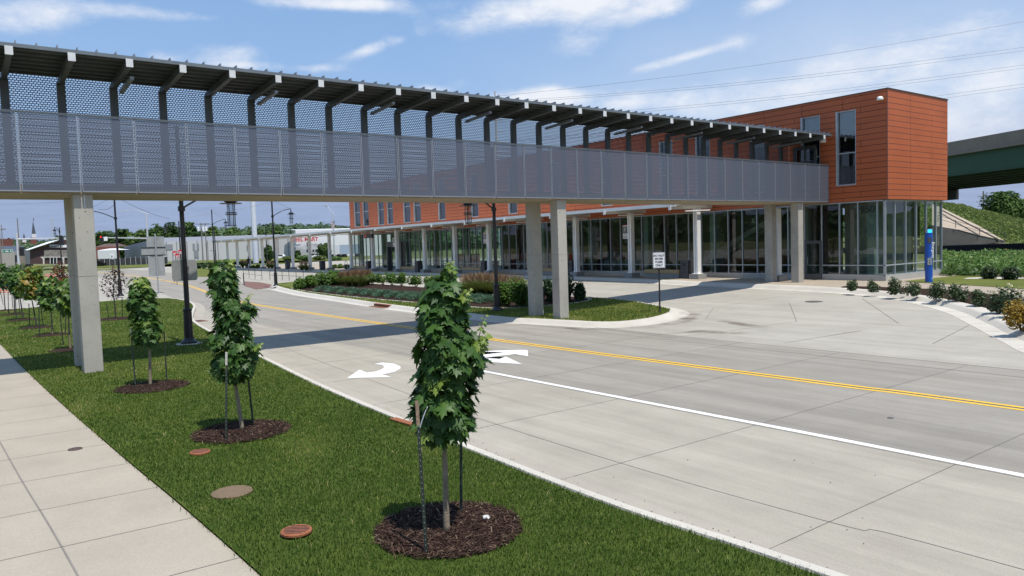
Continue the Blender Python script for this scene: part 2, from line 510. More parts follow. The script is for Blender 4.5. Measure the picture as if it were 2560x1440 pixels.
stain('tip_stain', [(1560, 822), (1640, 816), (1700, 806), (1730, 794), (1722, 783), (1700, 778)], 0.5)
stain('drive_stain', [(1660, 832), (1760, 828), (1880, 836)], 0.35)
stain('drive_stain', [(1790, 800), (1860, 812), (1930, 822)], 0.3)
stain('kerb_stain', [(1360, 812), (1450, 824), (1560, 826)], 0.25)
stain('lane_stain', [(1640, 1250), (1700, 1270)], 0.16)
stain('lane_stain', [(740, 960), (790, 975)], 0.25)
stain('lane_stain', [(1185, 1090), (1215, 1088)], 0.10)
stain('lane_stain', [(1850, 1248), (1960, 1290)], 0.05)
stain('lane_stain', [(2090, 1318), (2260, 1362)], 0.05)
stain('kerb_drip', [(2385, 793), (2420, 799)], 0.10); stain('kerb_drip', [(2530, 843), (2560, 850)], 0.15)

# footpath on the left
S_W = smooth_line([(8, 2.35), (-3, 2.25), (-7.1, 2.13), (-9.8, 2.02), (-13.3, 1.84), (-21.4, 1.5), (-32.9, 1.16), (-54.3, 0.6)], 6)
sheet('footpath', S_W + [(-54.3, -3.4), (8, -3.4)], 0.10, M_walk)
fj = MB()
ribbon(fj, densify(offset_line(S_W, 1.32), 2), [(-0.009, 0.106), (0.009, 0.106)])
for k in range(34):
    x = 3.0 - 1.525 * k
    y1 = np.interp(-x, [-p[0] for p in S_W], [p[1] for p in S_W])
    ribbon(fj, [(x, -3.4), (x + 0.12, y1)], [(-0.005, 0.106), (0.005, 0.106)])
tag(fj.build('footpath_joints', pbr('joint_light', (0.20, 0.18, 0.16), rough=0.9)), kind='structure')

# near lawn and its kerb
lawn_poly = [p for p in S_W] + list(reversed([p for p in K_N]))
lawn_poly = S_W + [(-54.3, -4)] + list(reversed(K_N))
sheet('lawn', lawn_poly, 0.125, M_lawn)
kb = MB(); ribbon(kb, K_N, [(0.03, 0.05), (0.0, 0.15), (-0.12, 0.15), (-0.15, 0.0)])
tag(kb.build('kerb', M_kerb, smooth=False), kind='structure')
gt = MB(); ribbon(gt, K_N, [(-0.15, 0.006), (-0.62, 0.0065)]); tag(gt.build('gutter', M_gut), kind='structure')

# planted island between the street and the bus drive
ISL = smooth_line([(-66.5, 22.6), (-60.8, 21.05), (-51.3, 19.5), (-42.85, 18.75), (-37.2, 18.15), (-31, 17.8), (-24.8, 17.75), (-23.1, 18.07), (-21.6, 18.45), (-20.3, 18.75), (-19.4, 19.4), (-19.1, 20.8), (-19.6, 22.5), (-20.6, 23.6), (-22.2, 24.35), (-24.2, 25.1), (-26, 25.5), (-29, 25.6), (-36, 25.7), (-46, 26.0), (-58, 26.6), (-64, 26.6), (-66.8, 25)], 6)
ISL.append(ISL[0])
ki = MB(); ribbon(ki, ISL, [(-0.45, 0.006), (-0.05, 0.009), (0.10, 0.13), (0.15, 0.155), (0.33, 0.157), (0.34, 0.10)])
tag(ki.build('island_kerb', M_kerb), kind='structure')
isl_in = offset_line(ISL, 0.3)
sheet('island_lawn', isl_in[:-1], 0.15, M_lawn_far)
bed_front = smooth_line([(-57, 21.0), (-52, 20.25), (-48.2, 19.95), (-41.9, 19.65), (-34.7, 19.67), (-29.1, 19.85), (-27.4, 20.7), (-26.7, 22), (-26.4, 23.5), (-27.0, 24.7), (-28.8, 25.2)], 5)
sheet('mulch_bed', bed_front + [(-40, 25.4), (-56, 26.0), (-58, 24)], 0.162, M_mulch)
eg = MB(); ribbon(eg, bed_front, [(-0.13, 0.15), (-0.13, 0.172), (0.02, 0.172), (0.02, 0.15)]); tag(eg.build('bed_edging', M_kerb), kind='structure')
sheet('brick_crossing', [tuple(at(x, y, 0.02)[:2]) for x, y in [(610, 703), (652, 706), (702, 716), (640, 723), (612, 715)]], 0.02, M_brick)
flat_px('crossing_slab', [(652, 706), (770, 706), (740, 718), (702, 717)], 0.012, M_walk)

# station platform with the swinging kerb on the right
PK = smooth_line([(-131, 35.3), (-100, 35.2), (-70, 35.1), (-50, 35.05), (-40, 34.95), (-34, 34.5), (-28.2, 33.75), (-23.4, 33.2), (-20.9, 33.0), (-18.6, 32.6), (-16.4, 31.85), (-14.1, 30.5), (-11.6, 28.1), (-9.7, 25.5), (-7.9, 22.9), (-6.0, 20.6), (-2, 18.9), (4, 18.6)], 6)
pk = MB()
def top_w(x):   # flat kerb top that widens to an apron on the right
    return float(np.interp(x, [-20, -16.5, -14, -11.8, -9.5, -6], [0.26, 0.22, 0.26, 0.34, 0.55, 0.65]))
_ln = [offset_line(PK, o) for o in (-0.55, -0.04, 0.12, 0.18, 0.0)]
for i in range(len(PK)):
    pr = [(*_ln[0][i], 0.006), (*_ln[1][i], 0.010), (*_ln[2][i], 0.13), (*_ln[3][i], 0.158)]
    n_ = (Vector(_ln[3][i]) - Vector(_ln[4][i])).normalized(); e_ = Vector(_ln[4][i]) + n_ * (0.18 + top_w(PK[i][0])); pr += [(e_.x, e_.y, 0.172), (e_.x + n_.x * 0.03, e_.y + n_.y * 0.03, 0.1)]
    for (x, y, h) in pr: pk.v.append(Vector((x, y, zt(x, y) + h)))
for i in range(len(PK) - 1):
    for j in range(5): a_ = i * 6 + j; pk.f.append((a_, a_ + 1, a_ + 7, a_ + 6)); pk.mi.append(0)
tag(pk.build('platform_kerb', M_kerb), kind='structure')
sheet('platform', offset_line(PK, 0.5) + [(8, 24), (2, 36), (-4, 46), (-12, 52), (-131, 52)], 0.15, M_plat)
kj = MB()
for q in range(3, len(PK) - 2, 3):
    if -45 < PK[q][0] < -7:
        a = Vector(PK[q]); d = (Vector(PK[q + 1]) - Vector(PK[q - 1])).normalized(); n = Vector((-d.y, d.x))
        p0, p1 = a - n * 0.5, a + n * 0.55
        kj.face([(a.x + d.x * s + n.x * o, a.y + d.y * s + n.y * o, zt(a.x, a.y) + h) for o, s, h in ((-0.5, -0.008, 0.012), (-0.5, 0.008, 0.012), (-0.04, 0.008, 0.017), (-0.04, -0.008, 0.017))])
        kj.face([(a.x + d.x * s + n.x * o, a.y + d.y * s + n.y * o, zt(a.x, a.y) + h) for o, s, h in ((0.16, -0.008, 0.160), (0.16, 0.008, 0.160), (0.54, 0.008, 0.162), (0.54, -0.008, 0.162))])
tag(kj.build('kerb_joints', M_joint), kind='structure')
# platform slab joints
pj = MB()
for k in range(40):
    x = -8 - 3.0 * k
    if x < -20: pj.face([(x - 0.008, 35.2, 0.657), (x + 0.008, 35.2, 0.657), (x + 0.008, 37.6, 0.657), (x - 0.008, 37.6, 0.657)])
tag(pj.build('platform_joints', M_joint), kind='structure')

# bed of roses along that kerb, and the lawn and meadow beside the end wall
bedl = [i for i, p in enumerate(PK) if -19.0 < p[0] < 0]
rb_ = MB(); _o0, _o1 = offset_line(PK, 0.0), offset_line(PK, 1.0)
def bed_h(x): return 0.165
for q, i in enumerate(bedl):
    w_ = min(1.0, q / 10.0); p0 = Vector(_o0[i]); n_ = (Vector(_o1[i]) - p0).normalized(); st_ = 0.18 + top_w(PK[i][0]) - 0.02
    for f, dz in ((0, 0.0), (0.3, 0.05), (0.7, 0.05), (1, 0.0)):
        p = p0 + n_ * (st_ + f * (0.6 + 1.6 * w_)); rb_.v.append(Vector((p.x, p.y, zt(p.x, p.y) + bed_h(p.x) + dz)))
for q in range(len(bedl) - 1):
    for j in range(3): a_ = q * 4 + j; rb_.f.append((a_, a_ + 1, a_ + 5, a_ + 4)); rb_.mi.append(0)
tag(rb_.build('rose_bed', M_mulch), kind='structure')
lawn2 = [(-18.3, 38.0), (-17.0, 36.95), (-14.9, 36.2), (-11.8, 34.6), (-6, 31), (3, 34), (-3, 44), (-10, 44.2), (-14, 43.6), (-18.0, 44.0)]
sheet('side_lawn', lawn2, 0.165, M_lawn_far)
sheet('edging_slab', [tuple(at(x, y, 0.175)[:2]) for x, y in [(2408, 697), (2420, 694), (2480, 692), (2560, 693), (2560, 697), (2450, 697)]], 0.175, M_kerb)
# verges and road far away on the left
flat_px('far_verge', [(150, 668), (378, 668), (420, 660), (560, 655), (640, 652), (880, 651), (880, 640), (640, 642), (150, 650)], 0.02, M_lawn_far)
flat_px('far_verge', [(560, 656), (640, 655), (760, 656), (660, 663), (580, 663)], 0.02, M_lawn_far)
flat_px('median', [(436, 671), (500, 669), (560, 672), (560, 680), (520, 692), (436, 690)], 0.02, M_lawn_far)
flat_px('far_path', [(150, 662), (380, 655), (380, 657), (150, 665)], 0.03, M_walk)
flat_px('side_street', [(2356, 645), (2356, 612), (2560, 612), (2560, 645)], 0.02, pbr('asphalt', (0.05, 0.05, 0.055), rough=0.9, scale=1))

# ---------------------------------------------------------------- grass blades (stuff)
M_blade = leafmat('grass_blade', [(0.0, (0.030, 0.070, 0.009)), (0.4, (0.070, 0.128, 0.018)), (0.75, (0.175, 0.225, 0.038)), (0.92, (0.27, 0.29, 0.07)), (1.0, (0.40, 0.35, 0.14))], rough=0.55, trans=0.4, spec=0.25)
def grass(name, poly, bands, hgt, holes=(), h0=0.125, patch=0.5):
    """bands = [(xmin, xmax, density per m2, blade width)]"""
    Vs, Ts = [], []
    ys = [p[1] for p in poly]
    for (xa, xb, dens, w) in bands:
        n = int((xb - xa) * (max(ys) - min(ys)) * dens)
        x = R.uniform(xa, xb, n); y = R.uniform(min(ys), max(ys), n)
        k = in_poly(x, y, poly)
        for (hx, hy, hr) in holes: k &= ((x - hx) ** 2 + (y - hy) ** 2) > (hr * (0.97 + 0.05 * np.sin(np.arctan2(y - hy, x - hx) * 9) + R.normal(0, 0.03, len(x)))) ** 2
        x, y = x[k], y[k]; n = len(x); x = x + R.normal(0, 0.02, n); y = y + R.normal(0, 0.025, n)
        dry = np.clip(np.sin(x * 0.55 + 2.1 * np.sin(y * 0.8 + 0.4 * x)) * np.sin(y * 1.7 + x * 0.31 + 1.0) - 0.35, 0, 1)
        pt = 0.5 + 0.25 * np.sin(x * 0.9 + 1.3 * np.sin(y * 1.1)) * np.cos(y * 1.3 + x * 0.37) + 0.25 * np.sin(x * 2.3 - y * 1.9) * np.sin(y * 3.1 + 0.7 * x)
        hh = hgt * R.uniform(0.55, 1.25, n) * (0.85 + 0.3 * pt)
        a = R.uniform(0, 2 * PI, n); l = R.uniform(0.1, 0.75, n) * hh; la = R.uniform(0, 2 * PI, n)
        ww = w * R.uniform(0.7, 1.3, n)
        z = ztn(x, y) + h0 - 0.01
        dx, dy = np.cos(a) * ww / 2, np.sin(a) * ww / 2
        mx, my = x + np.cos(la) * l * 0.3, y + np.sin(la) * l * 0.3
        tx, ty = x + np.cos(la) * l, y + np.sin(la) * l
        V = np.stack([np.stack([x - dx, y - dy, z], 1), np.stack([x + dx, y + dy, z], 1), np.stack([mx + dx * .8, my + dy * .8, z + hh * 0.6], 1), np.stack([mx - dx * .8, my - dy * .8, z + hh * 0.6], 1), np.stack([tx, ty, z + hh], 1)], 1)
        Vs.append(V.reshape(-1, 3))
        tv = np.clip(0.06 + 0.42 * pt + 0.34 * np.clip((-x - 9) / 14, -0.2, 1) + 0.40 * dry + R.normal(0, 0.18, n), 0, 1); tv[R.uniform(0, 1, n) < 0.03 + 0.10 * dry] = 1.0
        Ts.append(np.repeat(tv, 5))
    V = np.concatenate(Vs); T = np.concatenate(Ts); n = len(V) // 5
    b = np.arange(n)[:, None] * 5
    F = np.concatenate([b + np.array([[0, 1, 2]]), b + np.array([[0, 2, 3]]), b + np.array([[3, 2, 4]])])
    return tag(np_mesh(name, V, F, M_blade, tint=T), kind='stuff')
# ================================================================ FOOTBRIDGE
def perfmat(name, col, metal, open_frac, cell=(0.062, 0.044), rough=0.45):
    """perforated sheet: brick-pattern slots that let one see through"""
    m = bpy.data.materials.new(name); t, N, L = nt(m); b = N['Principled BSDF']
    b.inputs['Base Color'].default_value = (*col, 1); b.inputs['Metallic'].default_value = metal; b.inputs['Roughness'].default_value = rough
    tc = N.new('ShaderNodeTexCoord'); sx = N.new('ShaderNodeSeparateXYZ'); L.new(tc.outputs['Object'], sx.inputs[0])
    cb = N.new('ShaderNodeCombineXYZ'); L.new(sx.outputs['Y'], cb.inputs['X']); L.new(sx.outputs['Z'], cb.inputs['Y'])
    br = N.new('ShaderNodeTexBrick'); br.inputs['Scale'].default_value = 1; br.inputs['Brick Width'].default_value = cell[0]; br.inputs['Row Height'].default_value = cell[1]
    ms = (cell[0] + cell[1] - math.sqrt((cell[0] + cell[1]) ** 2 - 4 * cell[0] * cell[1] * (1 - open_frac))) / 2
    br.inputs['Mortar Size'].default_value = ms / 2; br.inputs['Mortar Smooth'].default_value = 0.0
    br.inputs['Color1'].default_value = (0, 0, 0, 1); br.inputs['Color2'].default_value = (0, 0, 0, 1); br.inputs['Mortar'].default_value = (1, 1, 1, 1)
    L.new(cb.outputs[0], br.inputs['Vector'])
    L.new(br.outputs['Color'], b.inputs['Alpha'])
    return m
M_perf_near = perfmat('guard_mesh', (0.125, 0.142, 0.185), 0.2, 0.22, (0.075, 0.032))
M_perf_far = perfmat('screen_mesh', (0.050, 0.072, 0.145), 0.3, 0.50, (0.085, 0.060))
M_dark = pbr('bridge_steel', (0.13, 0.14, 0.15), rough=0.5, metal=0.3, var=0.15, scale=2, dirt=(0.15, 0.16, 0.16), dscale=1.2, damt=0.3)
M_frame = pbr('guard_frame', (0.30, 0.32, 0.36), rough=0.45, metal=0.4)
M_cap = pbr('beam_cap', (0.62, 0.63, 0.64), rough=0.6)
M_slab = concrete('bridge_concrete', (0.40, 0.33, 0.235), 0.05, dirtamt=0.35)
M_pier = concrete('pier_concrete', (0.42, 0.395, 0.345), 0.08, dirtamt=0.55, dirt=(0.20, 0.185, 0.16))
def pits(m):
    t, N, L = nt(m); b = N['Principled BSDF']; src = b.inputs['Base Color'].links[0].from_socket
    tc = N.new('ShaderNodeTexCoord'); vo = N.new('ShaderNodeTexVoronoi'); vo.inputs['Scale'].default_value = 5.5; vo.inputs['Randomness'].default_value = 1.0; L.new(tc.outputs['Object'], vo.inputs['Vector'])
    no = N.new('ShaderNodeTexNoise'); no.inputs['Scale'].default_value = 1.7; L.new(tc.outputs['Object'], no.inputs['Vector'])
    ad = N.new('ShaderNodeMath'); ad.operation = 'MULTIPLY_ADD'; ad.inputs[1].default_value = -0.16; ad.inputs[2].default_value = 0.0; L.new(no.outputs['Fac'], ad.inputs[0])
    su = N.new('ShaderNodeMath'); su.operation = 'ADD'; L.new(vo.outputs['Distance'], su.inputs[0]); L.new(ad.outputs[0], su.inputs[1])
    r = ramp(N, [(0.0, (0.42, 0.40, 0.37)), (0.05, (1, 1, 1))]); L.new(su.outputs[0], r.inputs['Fac'])
    mx = N.new('ShaderNodeMix'); mx.data_type = 'RGBA'; mx.blend_type = 'MULTIPLY'; mx.inputs['Factor'].default_value = 1; L.new(src, mx.inputs['A']); L.new(r.outputs['Color'], mx.inputs['B']); L.new(mx.outputs['Result'], b.inputs['Base Color'])
pits(M_pier)
M_deck = pbr('roof_deck', (0.10, 0.11, 0.115), rough=0.5, metal=0.4, var=0.2, scale=1.5)

BX0, BX1 = -24.45, -22.1
bridge = thing('footbridge', 'covered grey footbridge with perforated guard panels crossing the street to the station', 'footbridge', (BX1, 2.7, 0.15))
OF = (BX1, 2.7, 0.15)
YA, YB = -6.55, 37.66
m = MB(OF); m.box(BX0 - 0.1, BX1 - 0.12, YA, YB, 4.78, 5.02); m.build('deck_slab', M_slab, bridge)
m = MB(OF)
for y0 in (2.67 + 1.31 * i for i in range(-7, 28)):
    pass
m.box(BX1 - 0.13, BX1 + 0.03, YA, YB, 6.775, 6.80); m.build('guard_rail', M_dark, bridge)
m = MB(OF)
m.box(BX0 - 0.12, BX0 - 0.02, YA, YB, 8.20, 8.30); m.box(BX0 - 0.12, BX0 - 0.02, YA, YB, 5.03, 5.12); m.build('edge_beam', M_dark, bridge)
# bays: panel on the near side, posts and screen on the far side, a cantilever beam over each post
JY = [1.444 + 1.308 * i for i in range(-7, 29)]
for a in JY[:-1]:
    b = min(a + 1.308, YB)
    if b - a < 0.2: continue
    m = MB((BX1, a, 4.8)); m.box(BX1 - 0.004, BX1, a + 0.03, b - 0.03, 4.84, 6.755); o = m.build('guard_panel', M_perf_near, bridge); o.location = Vector((BX1, a, 4.8)) - Vector(OF)
    f = MB((BX1, a, 4.8))
    for (ya, yb, za, zb) in ((a + 0.012, b - 0.012, 4.82, 4.85), (a + 0.012, b - 0.012, 6.745, 6.775), (a + 0.012, a + 0.035, 4.85, 6.745), (b - 0.035, b - 0.012, 4.85, 6.745)):
        f.box(BX1 - 0.03, BX1 + 0.012, ya, yb, za, zb)
    f.build('panel_frame', M_frame, o)
PY = [2.68 + 1.3115 * i for i in range(-7, 28)]
for i, y in enumerate(PY):
    if y > YB - 0.1: continue
    m = MB(OF); m.box(BX0, BX0 + 0.15, y - 0.10, y + 0.10, 5.03, 8.0); m.build('post', M_dark, bridge)
    m = MB(OF)
    p0, p1 = Vector((BX0, y, 8.02)), Vector((BX1 + 0.30, y, 8.175))
    m.bar(p0, p1, 0.13, 0.18)
    bm_ = m.build('roof_beam', M_dark, bridge)
    e = MB(OF); e.box(BX1 + 0.302, BX1 + 0.312, y - 0.085, y + 0.085, 8.065, 8.275)
    e.build('end_cap', M_cap, bm_)
    if (i - 7) % 3 == 1 or i == 0:
        l = MB(OF); l.bar((BX0 + 0.35, y + 0.16, 7.83), (BX1 - 0.35, y + 0.16, 7.93), 0.10, 0.08); l.build('light_batten', M_frame, bridge)
    if i + 1 < len(PY):
        yb = min(PY[i + 1], YB)
        s = MB((BX0, y, 5)); s.box(BX0 - 0.03, BX0 - 0.026, y + 0.02, yb - 0.02, 5.12, 8.2); o = s.build('screen_panel', M_perf_far, bridge); o.location = Vector((BX0, y, 5)) - Vector(OF)
# roof: ribbed metal deck, purlins under it, standing seams on top
m = MB(OF)
m.obox(((BX0 + BX1) / 2 + 0.02, (YA + YB) / 2, 8.285), ((BX1 - BX0) / 2 + 0.2, 0, 0.055), (0, (YB - YA) / 2 - 0.05, 0), (0, 0, 0.02)); m.build('roof_deck', M_deck, bridge)
m = MB(OF)
for k in range(7):
    x = BX0 + 0.15 + k * 0.38; z = 8.14 + 0.11 * (x - BX0) / (BX1 - BX0)
    m.box(x - 0.05, x + 0.05, YA, YB - 0.1, z, z + 0.075)
m.build('purlins', M_deck, bridge)
m = MB(OF); m.box(BX1 + 0.20, BX1 + 0.25, YA, YB - 0.05, 8.275, 8.365); m.build('eave_trim', pbr('eave', (0.20, 0.22, 0.23), rough=0.4, metal=0.5), bridge)
m = MB(OF)
y = YA + 0.2
while y < YB - 0.2:
    m.obox(((BX0 + BX1) / 2 + 0.03, y, 8.345), ((BX1 - BX0) / 2 + 0.22, 0, 0.055), (0, 0.014, 0), (0, 0, 0.04)); y += 0.437
m.build('roof_seams', M_frame, bridge)
# piers: pairs of square columns
for (yc, zb) in ((2.78, 0.10), (19.05, 0.12), (35.28, 0.62), (-13.4, 0.0)):
    if yc < -10: continue
    for xc in (-22.475, -24.05):
        m = MB(OF); m.box(xc - 0.225, xc + 0.225, yc - 0.225, yc + 0.225, zb, 4.78); p = m.build('pier', M_pier, bridge, bevel=0.02)
        g = MB(OF); g.box(xc - 0.2275, xc + 0.2275, yc - 0.2275, yc + 0.2275, 2.62 + zb * 0.3, 2.63 + zb * 0.3); g.build('pour_line', pbr('pour_line', (0.22, 0.21, 0.19), rough=0.9), p)
m = MB(OF); m.box(-22.247, -22.243, 2.80, 2.825, 4.42, 4.77); m.build('drain_pipe', M_cap, bridge)
# ================================================================ STATION BUILDING
GZ = 0.65
FX0, FX1, FY, EX = -82.4, -18.96, 37.7, -18.96
BY1 = 44.25
CB, CT = 4.78, 10.24
def clad(name, axis):
    m = bpy.data.materials.new(name); t, N, L = nt(m); b = N['Principled BSDF']; b.inputs['Roughness'].default_value = 0.55; b.inputs['Specular IOR Level'].default_value = 0.35
    tc = N.new('ShaderNodeTexCoord'); sx = N.new('ShaderNodeSeparateXYZ'); L.new(tc.outputs['Object'], sx.inputs[0])
    cb = N.new('ShaderNodeCombineXYZ'); L.new(sx.outputs[axis], cb.inputs['X']); L.new(sx.outputs['Z'], cb.inputs['Y'])
    br = N.new('ShaderNodeTexBrick'); br.inputs['Scale'].default_value = 1; br.inputs['Brick Width'].default_value = 2.35; br.inputs['Row Height'].default_value = 0.2875
    br.inputs['Mortar Size'].default_value = 0.013; br.inputs['Mortar Smooth'].default_value = 0.0; br.offset = 0.37; br.offset_frequency = 3; br.squash = 1.6; br.squash_frequency = 3
    br.inputs['Color1'].default_value = (0.44, 0.110, 0.039, 1); br.inputs['Color2'].default_value = (0.47, 0.119, 0.042, 1); br.inputs['Mortar'].default_value = (0.10, 0.028, 0.016, 1)
    br.inputs['Bias'].default_value = 0.0
    L.new(cb.outputs[0], br.inputs['Vector'])
    no = N.new('ShaderNodeTexNoise'); no.inputs['Scale'].default_value = 0.35; no.inputs['Detail'].default_value = 6; L.new(tc.outputs['Object'], no.inputs['Vector'])
    r = ramp(N, [(0.35, (0.90, 0.90, 0.90)), (0.7, (1.08, 1.08, 1.08))]); L.new(no.outputs['Fac'], r.inputs['Fac'])
    mx = N.new('ShaderNodeMix'); mx.data_type = 'RGBA'; mx.blend_type = 'MULTIPLY'; mx.inputs['Factor'].default_value = 1
    L.new(br.outputs['Color'], mx.inputs['A']); L.new(r.outputs['Color'], mx.inputs['B']); L.new(mx.outputs['Result'], b.inputs['Base Color'])
    bp = N.new('ShaderNodeBump'); bp.inputs['Strength'].default_value = 0.8; bp.inputs['Distance'].default_value = 0.02; bp.invert = True
    L.new(br.outputs['Fac'], bp.inputs['Height']); L.new(bp.outputs['Normal'], b.inputs['Normal'])
    return m
M_cladx, M_clady = clad('cladding_front', 'X'), clad('cladding_end', 'Y')
M_coping = pbr('coping', (0.09, 0.085, 0.08), rough=0.5, metal=0.4)
M_alu = pbr('window_aluminium', (0.42, 0.45, 0.47), rough=0.45, metal=0.2)
M_alu_d = pbr('frame_dark', (0.10, 0.11, 0.115), rough=0.45, metal=0.4)
M_glass = glassmat('curtain_glass', (0.62, 0.72, 0.69), 0.95, 0.0, 0.075)
M_glass2 = glassmat('window_glass', (0.35, 0.42, 0.44), 1.0, 0.0, 0.16)
M_plinth = concrete('plinth_concrete', (0.42, 0.41, 0.38), 0.05, dirtamt=0.35)
M_in_floor = pbr('inside_floor', (0.24, 0.23, 0.21), rough=0.35)
M_in_wall = pbr('inside_wall', (0.10, 0.062, 0.048), rough=0.8, var=0.25, scale=0.6)
M_in_grey = pbr('inside_block', (0.23, 0.22, 0.19), rough=0.85, var=0.1, scale=1.2)
M_in_col = pbr('inside_column', (0.22, 0.27, 0.25), rough=0.5)
M_ceil = pbr('inside_ceiling', (0.25, 0.25, 0.24), rough=0.8)
M_blind = pbr('blind', (0.62, 0.66, 0.62), rough=0.8)
M_dk = pbr('dark_furniture', (0.03, 0.032, 0.035), rough=0.5)
M_seat = pbr('seat_grey', (0.16, 0.17, 0.17), rough=0.5)

st = thing('station_building', 'long orange red clad station with a glass ground floor and a blank end wall', 'building', (FX1, FY, GZ))
OB = (FX1, FY, GZ)
# upper windows of the front: (x0, x1)
UW = [(-81.0, -79.55), (-78.75, -77.35), (-74.95, -73.65), (-72.8, -71.55), (-69.15, -67.8), (-67.0, -65.65), (-62.2, -61.0), (-56.5, -55.4), (-50.85, -49.7), (-45.3, -44.2),
      (-39.6, -38.5), (-34.0, -32.9), (-31.0, -29.9), (-26.95, -26.05), (-23.72, -22.6), (-21.68, -20.6)]
WB, WT = 5.62, 9.5
door_up = (-24.15, -22.75, 4.95, 7.95)
def front(z0, z1, holes):
    xs = [FX0] + [v for h in holes for v in h] + [FX1]
    return [(xs[i], xs[i + 1]) for i in range(0, len(xs), 2)]
m = MB(OB)
def wallq(xa, xb, za, zb): m.face([(xa, FY, za), (xb, FY, za), (xb, FY, zb), (xa, FY, zb)])
for (xa, xb) in front(WT, CT, []): wallq(xa, xb, WT, CT)
for (xa, xb) in front(WB, WT, [w for w in UW]): wallq(xa, xb, WB, WT)
wallq(FX0, FX1, CB, WB)
for (a, b) in UW:   # reveals
    d = 0.14
    m.face([(a, FY, WB), (a, FY + d, WB), (a, FY + d, WT), (a, FY, WT)]); m.face([(b, FY, WB), (b, FY, WT), (b, FY + d, WT), (b, FY + d, WB)])
    m.face([(a, FY, WT), (a, FY + d, WT), (b, FY + d, WT), (b, FY, WT)]); m.face([(a, FY, WB), (b, FY, WB), (b, FY + d, WB), (a, FY + d, WB)])
m.face([(FX0, FY, CB), (FX1, FY, CB), (FX1, BY1, CB), (FX0, BY1, CB)])
m.face([(FX0, BY1, CB), (FX0, FY, CB), (FX0, FY, CT), (FX0, BY1, CT)])
m.face([(FX1, BY1, CB), (FX0, BY1, CB), (FX0, BY1, CT), (FX1, BY1, CT)])
m.build('front_cladding', M_cladx, st)
m = MB(OB); m.face([(FX1, FY, CB), (FX1, BY1, CB), (FX1, BY1, CT), (FX1, FY, CT)]); m.build('end_cladding', M_clady, st)
m = MB(OB); m.box(FX0 - 0.03, FX1 + 0.03, FY - 0.03, BY1 + 0.03, CT, CT + 0.05); m.build('roof', M_coping, st)
m = MB(OB); m.box(FX1 - 0.03, FX1 + 0.012, FY - 0.012, FY + 0.03, CB, CT); m.build('corner_trim', pbr('corner_trim', (0.30, 0.10, 0.06), rough=0.5), st)
for i, (a, b) in enumerate(UW):
    f = MB(OB); y0, y1 = FY + 0.02, FY + 0.12
    for q in ((a, a + 0.10, WB, WT), (b - 0.05, b, WB, WT), (a + 0.10, b - 0.05, WB, WB + 0.07), (a + 0.10, b - 0.05, WT - 0.05, WT), (a + 0.10, b - 0.05, 7.28, 7.33)):
        f.box(q[0], q[1], y0 - (0.06 if q[0] == a else 0), y1, q[2], q[3])
    w = f.build('window', M_alu, st)
    p = MB(OB); p.face([(a + 0.1, FY + 0.09, WB + 0.07), (b - 0.05, FY + 0.09, WB + 0.07), (b - 0.05, FY + 0.09, WT - 0.05), (a + 0.1, FY + 0.09, WT - 0.05)]); p.build('pane', M_glass2, w)
    if i % 3 != 1 or i > 12:
        bl = MB(OB); bl.box(a + 0.1, b - 0.05, FY + 0.16, FY + 0.17, WT - 0.75 - 0.5 * (i % 2), WT - 0.05); bl.build('blind', M_blind, w)
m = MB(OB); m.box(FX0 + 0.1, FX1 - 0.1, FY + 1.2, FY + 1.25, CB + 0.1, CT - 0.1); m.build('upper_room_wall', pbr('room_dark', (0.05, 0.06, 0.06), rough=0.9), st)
# door onto the footbridge
dr = MB(OB)
for q in ((door_up[0], door_up[0] + 0.12), (door_up[1] - 0.12, door_up[1]), (-23.5, -23.4)):
    dr.box(q[0], q[1], FY - 0.10, FY - 0.03, door_up[2], door_up[3])
dr.box(door_up[0], door_up[1], FY - 0.099, FY - 0.031, 7.75, 7.95); dr.box(door_up[0], door_up[1], FY - 0.099, FY - 0.031, 7.05, 7.12)
d_ = dr.build('bridge_door', M_alu_d, st)
p = MB(OB); p.face([(door_up[0] + .12, FY - 0.06, 5), (door_up[1] - .12, FY - 0.06, 5), (door_up[1] - .12, FY - 0.06, 7.75), (door_up[0] + .12, FY - 0.06, 7.75)]); p.build('pane', M_glass2, d_)

# ground floor: plinth, curtain wall, interior
GY, GXE, GB, GH = 37.76, -19.12, 0.91, 4.76
m = MB(OB); m.box(FX0 + 0.2, GXE + 0.03, GY - 0.03, 44.0, 0.5, GB); m.build('plinth', M_plinth, st)
m = MB(OB); m.face([(FX0 + 0.2, GY + 0.08, GB + 0.012), (GXE - 0.05, GY + 0.08, GB + 0.012), (GXE - 0.05, 43.9, GB + 0.012), (FX0 + 0.2, 43.9, GB + 0.012)]); m.build('inside_floor', M_in_floor, st)
m = MB(OB); m.face([(FX0 + 0.2, GY + 0.1, GH - 0.05), (FX0 + 0.2, 43.9, GH - 0.05), (GXE - 0.1, 43.9, GH - 0.05), (GXE - 0.1, GY + 0.1, GH - 0.05)]); m.build('inside_ceiling', M_ceil, st)
MX = []
x = -19.53
while x > FX0 + 0.3:
    MX.append(x); x -= 1.0165
doors = [(-28.0, -27.0)]
cw = MB(OB)
for x in MX:
    cw.box(x - 0.022, x + 0.022, GY - 0.035, GY + 0.09, GB, GH)
for (za, zb) in ((GB, GB + 0.05), (1.415, 1.465), (GH - 0.06, GH)):
    cw.box(FX0 + 0.25, GXE, GY - 0.03, GY + 0.085, za, zb)
cwo = cw.build('curtain_wall', M_alu, st)
g = MB(OB); g.face([(FX0 + 0.25, GY + 0.03, GB), (GXE, GY + 0.03, GB), (GXE, GY + 0.03, GH), (FX0 + 0.25, GY + 0.03, GH)]); g.build('glazing', M_glass, cwo)
ce = MB(OB)
EYS = [GY, 38.71, 39.85, 41.0, 42.12, 43.26, 43.92]
